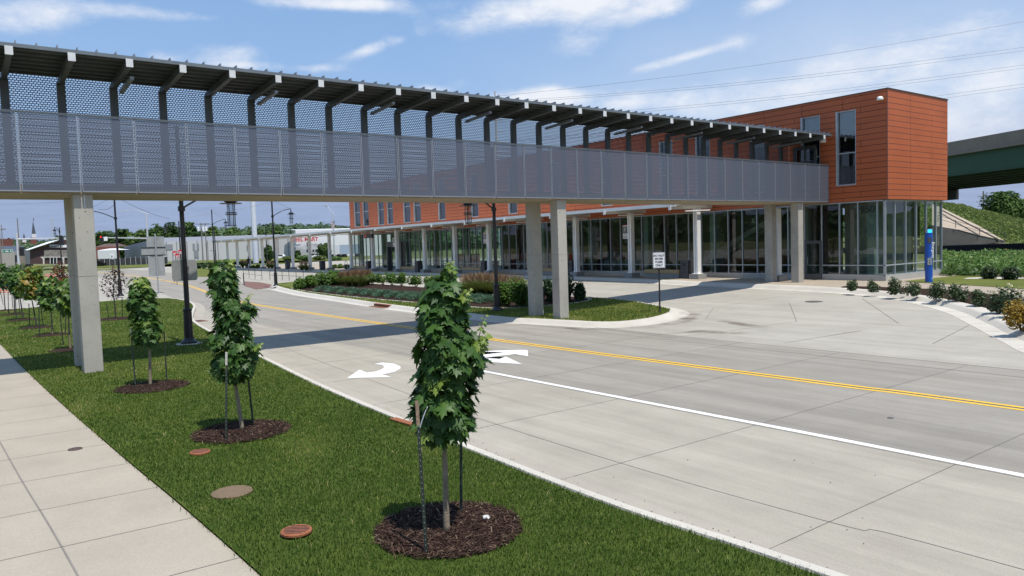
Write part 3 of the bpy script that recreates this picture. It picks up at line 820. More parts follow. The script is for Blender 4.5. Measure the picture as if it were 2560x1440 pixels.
for y in EYS: ce.box(GXE - 0.09, GXE + 0.035, y - 0.024, y + 0.024, GB, GH)
for (za, zb) in ((GB, GB + 0.05), (1.415, 1.465), (GH - 0.06, GH)): ce.box(GXE - 0.085, GXE + 0.03, GY - 0.03, 43.94, za, zb)
ceo = ce.build('end_curtain_wall', M_alu, st)
g = MB(OB); g.face([(GXE - 0.03, GY, GB), (GXE - 0.03, 43.92, GB), (GXE - 0.03, 43.92, GH), (GXE - 0.03, GY, GH)]); g.build('glazing', M_glass, ceo)
# rear wall: glazed at the far end, solid behind most of the hall
rw = MB(OB)
rw.box(-59.5, -24.5, 43.2, 43.3, GB, GH); rw.box(-24.5, -20.5, 43.5, 43.6, GB, GH)
rw.build('rear_wall', M_in_wall, st)
rg = MB(OB)
for k in range(23): rg.box(FX0 + 0.3 + k * 1.0165 - 0.03, FX0 + 0.3 + k * 1.0165 + 0.03, 43.85, 43.95, GB, GH)
rg.box(FX0 + .3, -59.5, 43.86, 43.94, GB, GB + .05); rg.box(FX0 + .3, -59.5, 43.86, 43.94, 1.42, 1.47); rg.box(FX0 + .3, -59.5, 43.86, 43.94, 3.1, 3.2)
rgo = rg.build('rear_curtain_wall', M_alu_d, st)
g = MB(OB); g.face([(FX0 + 0.25, 43.9, GB), (-59.5, 43.9, GB), (-59.5, 43.9, GH), (FX0 + 0.25, 43.9, GH)]); g.build('glazing', M_glass, rgo)
for xx in [-24.6 - 5.65 * k for k in range(11)] + [-20.15]:
    ic = MB(OB); ic.box(xx - 0.2, xx + 0.2, GY + 0.5, GY + 0.9, GB, GH - 0.05); ic.build('inside_column', M_in_col, st)
ib = MB(OB)
ib.box(-22.3, -20.5, 39.6, 43.4, GB + 0.02, GH - 0.06); ib.box(-26.6, -26.2, 39.5, 43.0, GB + 0.02, GH - 0.06); ib.box(-24.3, -23.9, 38.6, 38.95, GB, GH - .05)
ib.build('inside_block_wall', M_in_grey, st)
isr = MB(OB)   # inside stair running up behind the glass
isr.bar((-33.0, 39.6, 1.2), (-25.2, 39.6, 4.9), 0.12, 0.32); isr.bar((-33.0, 40.9, 1.2), (-25.2, 40.9, 4.9), 0.12, 0.32)
for k in range(20):
    t = k / 19; xx, zz = -32.9 + 7.6 * t, 1.15 + 3.6 * t; isr.box(xx - 0.17, xx + 0.17, 39.6, 40.9, zz, zz + 0.04)
isr.build('inside_stair', M_in_grey, st)
fu = MB(OB)
for (xa, n) in ((-36.6, 5), (-42.3, 5), (-47.8, 4), (-53.2, 4), (-58.4, 3)):
    for k in range(n):
        fu.box(xa - k * 0.72 - 0.62, xa - k * 0.72, 38.25, 38.85, GB + 0.25, GB + 0.34); fu.obox((xa - k * 0.72 - 0.31, 38.2, GB + 0.52), (0.29, 0, 0), (0, 0.02, 0), (0, 0.05, 0.26))
fu.build('inside_seats', M_seat, st)
ip = MB(OB)
for (xa, xb, za, zb) in ((-33.6, -32.9, 1.3, 2.3), (-33.6, -32.9, 2.75, 3.4), (-41.5, -38.4, 0.95, 2.6), (-44.8, -43.0, 0.95, 2.3)):
    ip.box(xa, xb, 42.9, 43.15, za, zb)
ip.build('inside_panels', M_in_grey, st)
io_ = MB(OB)
for xa in (-55.8, -57.2, -64.5, -67): io_.box(xa, xa + 1.1, 42.5, 43.1, GB + 0.1, GB + 1.3)
io_.build('inside_orange_reflection', pbr('orange_red', (0.36, 0.07, 0.03), rough=0.5), st)  # orange boxes added behind the glass, standing in for reflections of orange things outside
il = MB(OB)
for xx in (-26.3, -28.4, -36.0, -47.0, -31.2):
    il.lathe([(0.02, 0.30), (0.05, 0.26), (0.13, 0.06), (0.14, 0.0)], (xx, 39.2 + (abs(xx) % 3) * .5, 3.95), 10)
il.build('inside_lamp', M_blind, st)
# dark grey doors in the front
def door(x0, x1, z1, n, nm):
    f = MB(OB); y0, y1 = GY - 0.075, GY - 0.03
    w = (x1 - x0) / n
    for k in range(n):
        a, b = x0 + k * w, x0 + (k + 1) * w
        f.box(a, a + 0.13, y0, y1, GZ + 0.02, z1); f.box(b - 0.13, b, y0, y1, GZ + 0.02, z1)
        f.box(a + 0.13, b - 0.13, y0, y1, z1 - 0.16, z1); f.box(a + 0.13, b - 0.13, y0, y1, GZ + 0.02, GZ + 0.32); 
    d = f.build(nm, M_alu_d, st)
    h = MB(OB); h.bar((x0 + 0.2, y0 - 0.05, 1.5), (x0 + 0.2, y0 - 0.05, 1.9), 0.025, 0.025); h.build('handle', M_steel, d)
    g = MB(OB); g.face([(x0 + .1, GY - 0.05, GZ + .3), (x1 - .1, GY - 0.05, GZ + .3), (x1 - .1, GY - 0.05, z1 - .1), (x0 + .1, GY - 0.05, z1 - .1)]); g.build('pane', M_glass, d)
    return d
doors = [(-23.55, -22.55)]
door(-23.55, -22.55, 2.78, 1, 'side_door')
ent = door(-72.2, -69.6, 3.2, 2, 'entrance_door')
e = MB(OB); e.box(-72.5, -69.3, GY - 0.5, GY - 0.08, 3.2, 3.75); e.box(-72.5, -72.3, GY - 0.5, GY - 0.08, GZ, 3.2); e.box(-69.5, -69.3, GY - 0.5, GY - 0.08, GZ, 3.2); e.build('entrance_surround', M_alu_d, st)
lettering('house_number', '950', M_black, st, Vector((-20.04, GY - 0.03, 4.14)) - Vector(OB), (1, 0, 0), (0, 0, 1), 0.40, 0.006)
lettering('room_lettering', 'RESTROOMS', M_blind, st, Vector((-40.3, 41.5, 2.95)) - Vector(OB), (1, 0, 0), (0, 0, 1), 0.22, 0.004)
ws = MB(OB); ws.box(-40.35 - 1.6, -40.3 + 1.6, 41.51, 41.53, 2.6, 3.4); ws.build('inside_partition', M_in_wall, st)
# security cameras
for (px, py, lab) in ((2201, 247, 'white dome security camera high on the cladding beside the corner'), (2059, 353, 'white dome security camera under the footbridge roof end')):
    p = on_y(px, py, FY - 0.16)
    t_ = thing('security_camera', lab, 'camera', (p.x, FY, p.z), 0, 'dome cameras on the station')
    c = MB(); c.lathe([(0.03, 0.02), (0.10, 0.0), (0.15, -0.06), (0.155, -0.14), (0.13, -0.17)], (0, -0.2, 0.1), 14); c.bar((0, 0, 0.08), (0, -0.2, 0.09), 0.06, 0.06); c.build('housing', pbr('white_plastic', (0.8, 0.8, 0.78), rough=0.4), t_, smooth=False)
    c = MB(); c.lathe([(0.10, -0.075), (0.095, -0.12), (0.06, -0.165), (0.02, -0.18)], (0, -0.2, 0.1), 12); c.build('lens', M_black, t_, smooth=True)

# ================================================================ PLATFORM CANOPY
M_cw = pbr('canopy_white', (0.84, 0.84, 0.81), rough=0.5, var=0.05, scale=1.2, dirt=(0.5, 0.48, 0.43), dscale=0.8, damt=0.3)
M_cu = pbr('canopy_underside', (0.76, 0.73, 0.66), rough=0.6, var=0.06, scale=1)
M_block = concrete('base_concrete', (0.30, 0.30, 0.29), 0.05, dirtamt=0.4)
cy = thing('platform_canopy', 'long white flat canopy on slim columns along the station front', 'canopy', (-29.9, 36.1, GZ))
OC = (-29.9, 36.1, GZ)
CX = [-29.7, -35.2, -40.65, -46.15, -51.65, -57.0, -62.4, -67.95, -73.45, -78.95, -84.95, -91.2, -97.2, -103.4, -109.3, -115.4, -121.4, -126.6]
XR, XL = -29.35, -127.2
CF0 = 33.82
m = MB(OC)
m.obox(((XR + XL) / 2, (CF0 + 37.55) / 2, 5.20), ((XR - XL) / 2, 0, 0), (0, (37.55 - CF0) / 2, 0.07), (0, 0, 0.055)); m.build('roof_sheet', M_cw, cy)
m = MB(OC)
n = int((XR - XL) / 0.30)
for k in range(n):
    x = XR - 0.12 - k * 0.30
    m.obox((x, (CF0 + 37.55) / 2, 5.125), (0.085, 0, 0), (0, (37.45 - CF0) / 2, 0.068), (0, 0, 0.025))
m.build('roof_ribs', M_cu, cy)
m = MB(OC); m.box(XL, XR, CF0 - 0.06, CF0 + 0.02, 5.0, 5.20); m.build('fascia', M_cw, cy)
for x in CX:
    m = MB(OC)
    m.bar((x, 37.5, 5.02), (x, CF0 - 0.12, 4.93), 0.13, 0.20); b_ = m.build('cross_beam', M_cu, cy)
    e = MB(OC); e.box(x - 0.085, x + 0.085, CF0 - 0.14, CF0 - 0.125, 4.80, 5.06); e.build('beam_cap', M_cw, b_)
    if x != CX[-1]:
        l = MB(OC); l.bar((x + 0.32, 36.9, 4.80), (x + 0.32, 34.7, 4.74), 0.11, 0.07); l.build('light_batten', M_cw, cy)
for x in CX + [-24.2]:
    zb = GZ
    m = MB(OC)
    top = 4.9 if x != -24.2 else 4.6
    m.box(x - 0.16, x - 0.06, 35.94, 36.26, zb + 0.30, top); m.box(x + 0.06, x + 0.16, 35.94, 36.26, zb + 0.30, top); m.box(x - 0.055, x + 0.055, 36.0, 36.2, zb + 0.30, top)
    m.box(x - 0.22, x + 0.22, 35.86, 36.34, zb + 0.30, zb + 0.345)
    c = m.build('column', M_cw, cy, bevel=0.012)
    e = MB(OC); e.prism([(x - 0.36, 35.72), (x + 0.36, 35.72), (x + 0.36, 36.48), (x - 0.36, 36.48)], zb, zb + 0.295); e.build('column_base', M_block, c, bevel=0.02)
# gate signs hanging on the columns
M_sign_d = pbr('sign_charcoal', (0.045, 0.045, 0.042), rough=0.5)
M_sign_l = pbr('sign_pale', (0.60, 0.60, 0.57), rough=0.5)
M_red = pbr('letter_red', (0.42, 0.03, 0.03), rough=0.5)
def gate_sign(px, x_on, letter, sub, lab, redtop=False):
    x = x_on - 0.40; y = 36.0
    s = thing('gate_sign', lab, 'sign', (x, y, 3.22), 0, 'gate letter signs under the canopy')
    m = MB(); m.box(-0.36, 0.36, -0.03, 0.03, 0.0, 1.42); m.build('sign_panel', M_sign_l, s)
    m = MB(); m.box(-0.31, 0.31, -0.036, -0.031, 0.58, 1.30); m.build('letter_field', M_sign_d, s)
    lettering('letter', letter, M_sign_l, s, (0, -0.038, 0.72), (1, 0, 0), (0, 0, 1), 0.44, 0.003, bold=0.008)
    m = MB()
    for k in range(28):
        a, b = 2 * PI * k / 28, 2 * PI * (k + 1) / 28
        m.face([(0.27 * math.cos(a), -0.0385, 0.94 + 0.33 * math.sin(a)), (0.27 * math.cos(b), -0.0385, 0.94 + 0.33 * math.sin(b)), (0.25 * math.cos(b), -0.0385, 0.94 + 0.31 * math.sin(b)), (0.25 * math.cos(a), -0.0385, 0.94 + 0.31 * math.sin(a))])
    m.build('ring', M_sign_l, s)
    lettering('route_text', sub, M_red if redtop else M_black, s, (0, -0.034, 0.12), (1, 0, 0), (0, 0, 1), 0.13, 0.002, squeeze=0.8, bold=0.004)
    m = MB(); m.box(-0.31, 0.31, -0.035, 0.034, 1.42, 1.48); m.build('top_strip', M_red if redtop else M_sign_d, s)
    m = MB(); m.bar((0.36, 0, 0.3), (0.45, 0, 0.3), 0.04, 0.04); m.bar((0.36, 0, 1.2), (0.45, 0, 1.2), 0.04, 0.04); m.build('bracket', M_steel, s); s.scale = (0.63, 1, 0.63)
gate_sign(0, CX[1], 'F', 'JCT 109', 'gate sign F with a ringed letter hung on the canopy column', True)
gate_sign(0, CX[4], 'E', 'STATION', 'gate sign E with a ringed letter and red line', True)
gate_sign(0, CX[7], 'D', 'ROUTE', 'gate sign D with a ringed letter near the entrance', True)
gate_sign(0, CX[11], 'C', 'ROUTE', 'gate sign C hung in front of the white warehouse')
gate_sign(0, CX[15], 'A', 'ROUTE', 'gate sign A near the far end of the canopy')
led = thing('led_sign', 'black electronic departure board hanging under the canopy', 'sign', (CX[8] + 1.0, 35.2, 4.2))
m = MB(); m.box(-0.95, 0.95, -0.1, 0.1, 0, 0.42); m.build('case', M_black, led)
m = MB(); m.tube([(-0.7, 0, 0.42), (-0.7, 0, 0.85)], 0.02, 6); m.tube([(0.7, 0, 0.42), (0.7, 0, 0.85)], 0.02, 6); m.build('hanger', M_cw, led)
M_led = bpy.data.materials.new('led_red'); t, N, L = nt(M_led); N['Principled BSDF'].inputs['Base Color'].default_value = (0.5, 0.03, 0.01, 1); N['Principled BSDF'].inputs['Emission Color'].default_value = (1, 0.06, 0.01, 1); N['Principled BSDF'].inputs['Emission Strength'].default_value = 0.8
lettering('led_text', '11:42', M_led, led, (-0.6, -0.105, 0.13), (1, 0, 0), (0, 0, 1), 0.16, 0.002)
# benches and bins
M_wood = pbr('bench_wood', (0.42, 0.30, 0.15), rough=0.6, scale=4, var=0.18)
def bench(x0, x1, lab):
    b = thing('bench', lab, 'bench', ((x0 + x1) / 2, 36.55, GZ), 0, 'benches along the station glass'); w = (x1 - x0) / 2
    m = MB(); m.box(-w + 0.05, w - 0.05, -0.20, 0.2, 0, 0.28); m.build('plinth', M_block, b, bevel=0.01)
    m = MB(); m.box(-w, w, -0.25, 0.25, 0.28, 0.52); m.build('seat', M_wood, b, bevel=0.012)
M_bin = pbr('bin_charcoal', (0.055, 0.055, 0.06), rough=0.5)
def bin_(x, lab, y=36.25):
    b = thing('litter_bin', lab, 'bin', (x, y, GZ), 0, 'charcoal litter bins')
    m = MB(); m.box(-0.30, 0.30, -0.28, 0.28, 0.03, 1.12); m.build('body', M_bin, b, bevel=0.02)
    m = MB(); m.box(-0.15, 0.15, -0.292, -0.283, 0.74, 0.98); m.box(-0.07, 0.07, -0.290, -0.283, 0.56, 0.64); m.build('opening', M_black, b)
    m = MB(); m.box(-0.27, 0.27, -0.25, 0.25, 0, 0.03); m.build('foot', M_black, b)
def bx(px): return on_y(px, 690, 36.4).x
bench(bx(1612), bx(1700), 'wooden topped bench behind the do not enter sign'); bin_(bx(1722), 'charcoal litter bin between the wooden bench and the last canopy column')
bench(bx(1352), bx(1419), 'bench half hidden behind the tall concrete piers'); bin_(bx(1434), 'charcoal litter bin just right of the tall concrete piers')
bench(bx(1155), bx(1205), 'bench in front of the glass left of gate sign E'); bin_(bx(1217), 'charcoal litter bin below gate sign E')
bench(bx(1003), bx(1043), 'bench in front of the glass right of gate sign D'); bin_(bx(1051), 'charcoal litter bin between gate signs D and E')
bench(bx(882), bx(922), 'bench at the far left end of the station glass'); bin_(bx(927), 'charcoal litter bin left of the entrance door')
bin_(bx(815), 'charcoal litter bin below gate sign C', 36.0); bin_(bx(728), 'charcoal litter bin in the open left part of the canopy', 36.0)
# ================================================================ STREET FURNITURE
M_lglass = glassmat('lantern_glass', (0.85, 0.88, 0.9), 0.9, 0.02, 0.10)
ORD = ['first', 'second', 'third', 'fourth', 'fifth', 'sixth', 'seventh', 'eighth', 'ninth', 'tenth', 'eleventh', 'twelfth', 'thirteenth', 'fourteenth', 'fifteenth', 'sixteenth']

def lantern_mesh(t, c, s=1.0):
    """cage lantern hanging with its crown at c (local)"""
    x, y, z = c
    m = MB()
    m.lathe([(0.02 * s, 0.22 * s), (0.05 * s, 0.20 * s), (0.055 * s, 0.1 * s), (0.03 * s, 0.06 * s), (0.20 * s, 0.02 * s), (0.22 * s, -0.06 * s), (0.15 * s, -0.09 * s)], c, 16)
    for (r0, r1, zz) in ((0.13, 0.36, -0.12), (0.13, 0.195, -0.44), (0.13, 0.195, -0.50), (0.02, 0.155, -0.88)):
        m.lathe([(r0 * s, zz * s + 0.012), (r1 * s, zz * s + 0.012), (r1 * s, zz * s - 0.012), (r0 * s, zz * s - 0.012)], c, 20)
    for k in range(4):
        a = PI / 4 + k * PI / 2
        m.tube([(x + 0.135 * s * math.cos(a), y + 0.135 * s * math.sin(a), z - 0.08 * s), (x + 0.135 * s * math.cos(a), y + 0.135 * s * math.sin(a), z - 0.88 * s)], 0.014 * s, 6)
    l = m.build('lantern', M_black, t, smooth=False)
    g = MB(); g.lathe([(0.115 * s, -0.09 * s), (0.115 * s, -0.86 * s)], c, 16); g.build('lantern_glass', M_lglass, l, smooth=True)

def lamp(loc, arm, arm_z, reach, top, label, brace=True):
    """black street lamp: arm = unit (x, y) direction of the lantern"""
    t = thing('street_lamp', label, 'street lamp', loc, 0, 'black cage lantern street lamps')
    z0 = 0.0
    m = MB(); m.lathe([(0.26, 0), (0.26, 0.07), (0.17, 0.16), (0.145, 0.22), (0.135, 1.10), (0.15, 1.12), (0.15, 1.17), (0.10, 1.20)], (0, 0, 0), 20); m.build('base', M_black, t, smooth=False)
    m = MB(); m.tube([(0, 0, 1.15), (0, 0, top)], [0.085, 0.062], 14); m.lathe([(0.075, 0), (0.085, 0.05), (0.03, 0.09)], (0, 0, top), 12); m.build('pole', M_black, t, smooth=False)
    m = MB(); m.lathe([(0.115, -0.08), (0.115, 0.08)], (0, 0, arm_z), 12)
    pts = []
    for k in range(9):
        u = k / 8
        pts.append((arm[0] * reach * u, arm[1] * reach * u, arm_z + 0.62 * math.sin(u * PI / 2)))
    m.tube(pts, 0.032, 8); m.tube([pts[-1], (pts[-1][0], pts[-1][1], pts[-1][2] - 0.12)], 0.025, 8)
    m.build('arm', M_black, t)
    if brace and top > arm_z + 1.0:
        m = MB(); m.tube([(0, 0, top - 0.1), pts[-1]], 0.008, 5); m.build('stay_wire', M_black, t)
    lantern_mesh(t, (arm[0] * reach, arm[1] * reach, arm_z + 0.62 - 0.34))
    return t
_p = at(473, 857, 0.15); lamp((_p.x, _p.y, 0.125), (0.25, 0.97), z_at(520, _p) - 0.15, 1.55, 7.2, 'tall black street lamp nearest on the left lawn with a sign on its pole')
_p = at(1243, 777, 0.15); lamp((_p.x, _p.y, 0.15), (0.05, -1.0), z_at(524, _p) - 0.15, 1.42, 7.2, 'black street lamp in the island grass beside the concrete piers')
_p = at(690, 714, 0.15); lamp((_p.x, _p.y, 0.15), (0.1, 1.0), z_at(541, _p) - 0.15, 1.55, 7.4, 'black street lamp at the left end of the planted island')
_p = at(301, 740, 0.12); lamp((_p.x, _p.y, 0.12), (-0.2, -1.0), z_at(546, _p) - 0.12, 1.9, 7.6, 'black street lamp at the lawn corner behind the purple tree')
_p = at(538, 690, 0.02); lamp((_p.x, _p.y, _p.z), (0.1, 1.0), z_at(562, _p) - 0.2, 1.6, z_at(527, _p) - 0.2, 'farther black street lamp behind the second maple')
_p = ground_pt(455, 88, 0.3); lamp((_p.x, _p.y, 0.3), (-0.6, -0.8), 5.9, 1.6, 6.6, 'distant black street lamp whose lantern hangs left of the nearest lamp pole')
_p = ground_pt(157, 100, 0.2); lamp((_p.x, _p.y, 0.2), (0.3, -0.95), 6.4, 0.6, 6.9, 'distant black street lamp in front of the brown shop')
sl = at(473, 859, 0.13); s_ = MB(); s_.lathe([(0.42, 0), (0.42, 0.02)], (sl.x, sl.y, 0.125), 24); tag(s_.build('lamp_footing', M_kerb), 'round concrete footing under the nearest street lamp', 'footing')
sl = at(690, 716, 0.15); s_ = MB(); s_.lathe([(0.5, 0), (0.5, 0.02)], (sl.x, sl.y, sl.z - 0.01), 24); tag(s_.build('lamp_footing', M_kerb), 'pale concrete footing under the lamp at the island end', 'footing')
for (px, y0, y1, d, lab) in ((675, 558, 668, 130, 'bare black pole just left of the monopole'),):
    pass
# thin black poles beyond the canopy
for (px, ya, yb, d, lab) in ((541, 576, 648, 120, 'thin black pole with side arms before the white warehouse wall'), (669, 566, 655, 125, 'thin black pole right of the white monopole'), (731, 570, 600, 140, 'thin black pole showing above the canopy roof')):
    b = ground_pt(px, d, 0.5); a = dep(px - 2, ya, d)
    t_ = thing('light_pole', lab, 'pole', (b.x, b.y, 0.5), 0, 'thin black poles in the bus area')
    m = MB(); m.tube([(0, 0, 0), (0, 0, a.z - 0.5)], [0.10, 0.07], 8); m.build('shaft', M_black, t_)
    m = MB(); m.bar((CR.x * -0.9, CR.y * -0.9, a.z * 0.45), (0, 0, a.z * 0.45), 0.06, 0.05); m.build('side_arm', M_black, t_)

# DO NOT ENTER sign
_p = at(1650, 781, 0.15)
M_swhite = pbr('sign_white', (0.82, 0.82, 0.82), rough=0.4, var=0.03)
M_sback = pbr('sign_back', (0.36, 0.37, 0.36), rough=0.5, metal=0.4, var=0.15, scale=3, dirt=(0.24, 0.24, 0.23), dscale=2, damt=0.5)
def rrect(w, h, r, n=5):
    out = []
    for (cx, cz, a0) in ((w / 2 - r, h / 2 - r, 0), (-w / 2 + r, h / 2 - r, PI / 2), (-w / 2 + r, -h / 2 + r, PI), (w / 2 - r, -h / 2 + r, 1.5 * PI)):
        for k in range(n + 1):
            a = a0 + k / n * PI / 2; out.append((cx + r * math.cos(a), cz + r * math.sin(a)))
    return out
def plate(mb, poly, y0, y1, zc=0.0, xc=0.0):
    """vertical plate: poly in x/z, thickness y0..y1, facing -y"""
    P = [(x + xc, z + zc) for x, z in poly]
    mb.face([(x, y0, z) for x, z in P]); mb.face([(x, y1, z) for x, z in reversed(P)])
    for i in range(len(P)):
        a, b = P[i], P[(i + 1) % len(P)]
        mb.face([(a[0], y0, a[1]), (a[0], y1, a[1]), (b[0], y1, b[1]), (b[0], y0, b[1])])
    return mb
def face_cam(p, extra=0.0):
    """rotation so that local -y looks back along the sight line"""
    return math.atan2(-p[0], p[1]) + extra
dn = thing('regulatory_sign', 'white do not enter buses only sign on a black post', 'sign', (_p.x, _p.y, 0.15), face_cam(_p, rad(6)))
zt0, zb0 = z_at(631, _p) - 0.15, z_at(670, _p) - 0.15
m = MB(); m.tube([(0, 0.03, 0.0), (0, 0.03, zt0 - 0.02)], 0.032, 10); m.lathe([(0.085, 0), (0.08, 0.05), (0.045, 0.16), (0.034, 0.18)], (0, 0.03, 0), 12); m.build('post', M_black, dn)
hh = zt0 - zb0; ww = 0.47
m = MB(); plate(m, rrect(ww, hh, 0.04), -0.012, -0.006, (zt0 + zb0) / 2); pl = m.build('sign_plate', M_swhite, dn)
m = MB(); o_, i_ = rrect(ww - 0.03, hh - 0.03, 0.035), rrect(ww - 0.05, hh - 0.05, 0.028)
zc = (zt0 + zb0) / 2
for k in range(len(o_)):
    a, b, c, d = o_[k], o_[(k + 1) % len(o_)], i_[(k + 1) % len(i_)], i_[k]
    m.face([(q[0], -0.0145, q[1] + zc) for q in (a, b, c, d)])
m.build('border', M_black, pl)
for k, w_ in enumerate(('DO NOT', 'ENTER', 'BUSES', 'ONLY')):
    lettering('lettering', w_, M_black, pl, (0, -0.0135, zt0 - hh * (0.27 + 0.205 * k)), (1, 0, 0), (0, 0, 1), hh * 0.135, 0.0015, squeeze=0.93, bold=0.004)

# backs of signs
_p = at(473, 857, 0.15)
sg = thing('sign_back', 'bare grey back of a square rounded sign fixed to the nearest lamp pole', 'sign', (_p.x - 0.1, _p.y + 0.03, 0.125), face_cam(_p))
m = MB(); z0, z1 = z_at(702, _p), z_at(650, _p)
plate(m, rrect(0.79, z1 - z0, 0.09), 0.09, 0.098, (z0 + z1) / 2 - 0.125, -0.02); m.build('plate', M_sback, sg)
m = MB(); m.box(-0.12, 0.12, 0.02, 0.09, z1 - 0.35, z1 - 0.31); m.box(-0.12, 0.12, 0.02, 0.09, z0 + 0.1, z0 + 0.14); m.build('bracket', M_steel, sg)
_p = at(396, 730, 0.1)
sg = thing('sign_back', 'grey post carrying a stack of three sign backs at the street corner', 'sign', (_p.x, _p.y, 0.12), face_cam(_p))
sc_ = 1.0 / (FOC / ((_p - CP) @ CF))
m = MB(); m.box(-0.06, 0.06, -0.06, 0.0, 0.0, z_at(588, _p)); m.build('post', M_steel, sg)
for (xa, xb, ya, yb, nm) in ((-20, 20, 591, 617, 'plate'), (-33, 22, 617, 640, 'frame_plate'), (-19, 18, 641, 690, 'plate')):
    m = MB(); z1, z0 = z_at(ya, _p) - 0.12, z_at(yb, _p) - 0.12
    m.box(xa * sc_, xb * sc_, 0.03, 0.045, z0 + 0.01, z1 - 0.01); o = m.build(nm, M_sback, sg)
    if nm == 'frame_plate':
        f = MB(); f.box(xa * sc_, xb * sc_, 0.0, 0.028, z1 - 0.10, z1 - 0.02); f.box(xa * sc_, xb * sc_, 0.0, 0.028, z0 + 0.02, z0 + 0.10); f.build('rail', M_black, o)

# blue emergency tower
_p = at(2322, 706, 0.15)
M_blue = pbr('blue_paint', (0.010, 0.085, 0.42), rough=0.35, var=0.06, scale=2)
em = thing('emergency_phone', 'tall blue emergency call tower by the path with a lit blue beacon', 'emergency phone', (_p.x, _p.y, _p.z), face_cam(_p, rad(22)))
eh = z_at(572, _p) - _p.z
m = MB(); m.lathe([(0.165, 0), (0.165, eh - 0.20)], (0, 0, 0), 24); m.build('column', M_blue, em, smooth=False)
m = MB(); m.lathe([(0.155, eh - 0.2), (0.155, eh - 0.02), (0.17, eh - 0.02), (0.17, eh)], (0, 0, 0), 20); cp = m.build('cap', M_sback, em)
M_beacon = bpy.data.materials.new('beacon_lit'); t, N, L = nt(M_beacon); N['Principled BSDF'].inputs['Base Color'].default_value = (0.02, 0.35, 0.8, 1); N['Principled BSDF'].inputs['Emission Color'].default_value = (0.02, 0.45, 1, 1); N['Principled BSDF'].inputs['Emission Strength'].default_value = 1.6
m = MB(); m.obox((-0.02, -0.16, eh - 0.11), (0.09, 0, 0), (0, 0.02, 0), (0, 0, 0.075)); m.build('beacon', M_beacon, em)
m = MB(); m.box(-0.11, 0.05, -0.18, -0.13, eh * 0.74, eh * 0.84); m.build('speaker_panel', M_bin, em)
m = MB(); m.box(-0.12, 0.06, -0.185, -0.13, eh * 0.33, eh * 0.46); cpn = m.build('call_panel', M_steel, em)
m = MB(); m.lathe([(0.02, 0), (0.02, 0.01)], (0, 0, 0), 10); m.box(-0.06, 0.0, -0.192, -0.186, eh * 0.36, eh * 0.38); m.box(-0.05, -0.01, -0.192, -0.186, eh * 0.41, eh * 0.43); m.build('call_button', M_black, cpn)
_ly = -0.172
lettering('lettering', 'Emergency', M_swhite, em, (0.075, -0.160, eh * 0.605), (0, 0, -1), (1, 0, 0), 0.125, 0.006, bold=0.003)
m = MB(); m.obox((0.09, -0.145, eh * 0.065), (0.045, 0.02, 0), (0, 0.004, 0), (0, 0, 0.012)); m.obox((0.09, -0.145, eh * 0.085), (0.03, 0.013, 0), (0, 0.004, 0), (0, 0, 0.012)); m.build('mark', pbr('pale_blue', (0.3, 0.6, 0.9), rough=0.4), em)

# manholes, drains and grates
def disc(name, lab, cat, p, r, mat, h, ribs=0, group=None, rz=0.3):
    t_ = thing(name, lab, cat, (p.x, p.y, p.z + h), rz, group)
    m = MB(); m.lathe([(r, -0.02), (r, 0.0), (r * 0.93, 0.008)], (0, 0, 0), 28); m.build('lid', mat, t_)
    if ribs:
        g = MB()
        for k in range(ribs):
            y = (-0.62 + 1.24 * k / (ribs - 1)) * r; x = math.sqrt(max(0, (r * 0.82) ** 2 - y * y))
            g.box(-x, x, y - r * 0.05, y + r * 0.05, 0.0085, 0.010)
        g.build('slots', M_black, t_)
    return t_
M_iron = pbr('cast_iron', (0.09, 0.085, 0.08), rough=0.7, var=0.2, scale=20, bump=0.5)
disc('manhole_cover', 'dark round manhole cover in the pale bus drive', 'manhole cover', at(2035, 754), 0.36, M_iron, 0.004)
disc('drain_grate', 'rusty round grate with slots in the grass left of the first maple', 'drain', at(741, 1330, 0.15), 0.165, M_rust, 0.02, 6, rz=0.9)
disc('drain_grate', 'rusty round grate in the grass below the second maple', 'drain', at(500, 1129, 0.15), 0.15, M_rust, 0.0, 5, rz=0.9)
disc('valve_cover', 'small rusty valve cover set in the footpath', 'manhole cover', at(188, 1123, 0.1), 0.108, pbr('dull_iron', (0.075, 0.05, 0.042), rough=0.8, var=0.3, scale=30), 0.003)
disc('valve_cover', 'small dark round cover in the turn lane', 'manhole cover', at(2226, 1046), 0.05, M_iron, 0.006)
b_ = disc('soil_patch', 'bare round patch of tan soil in the near lawn', 'bare soil', at(580, 1229, 0.14), 0.25, pbr('tan_soil', (0.16, 0.11, 0.065), rough=0.95, scale=12, bump=0.6), 0.0)
def inlet(p, q, lab):
    a, b = Vector(p), Vector(q); d = (b - a); L_ = d.length
    t_ = thing('storm_inlet', lab, 'storm drain', ((a.x + b.x) / 2, (a.y + b.y) / 2, (a.z + b.z) / 2), math.atan2(d.y, d.x))
    m = MB(); m.box(-L_ / 2, L_ / 2, -0.30, 0.02, 0.012, 0.03); m.box(-L_ / 2, L_ / 2, 0.02, 0.20, 0.03, 0.165); m.build('casting', M_rust, t_, bevel=0.01)
    g = MB()
    for k in range(9): g.box(-L_ / 2 + 0.08 + k * (L_ - .16) / 8.6, -L_ / 2 + 0.08 + k * (L_ - .16) / 8.6 + 0.04, -0.26, -0.03, 0.0305, 0.032)
    g.box(-L_ / 2 + .1, -0.03, 0.012, 0.0195, 0.05, 0.12); g.box(0.03, L_ / 2 - .1, 0.012, 0.0195, 0.05, 0.12); g.build('slots', M_black, t_)
inlet(at(934, 766), at(972, 770.5), 'rusty storm drain inlet in the island kerb')
_a, _b = at(1034, 1061, 0.15), at(982, 1046, 0.15); _d = _b - _a; t_ = thing('storm_inlet', 'rusty storm drain edge in the near kerb left of the first maple', 'storm drain', tuple((_a + _b) / 2), math.atan2(_d.y, _d.x))
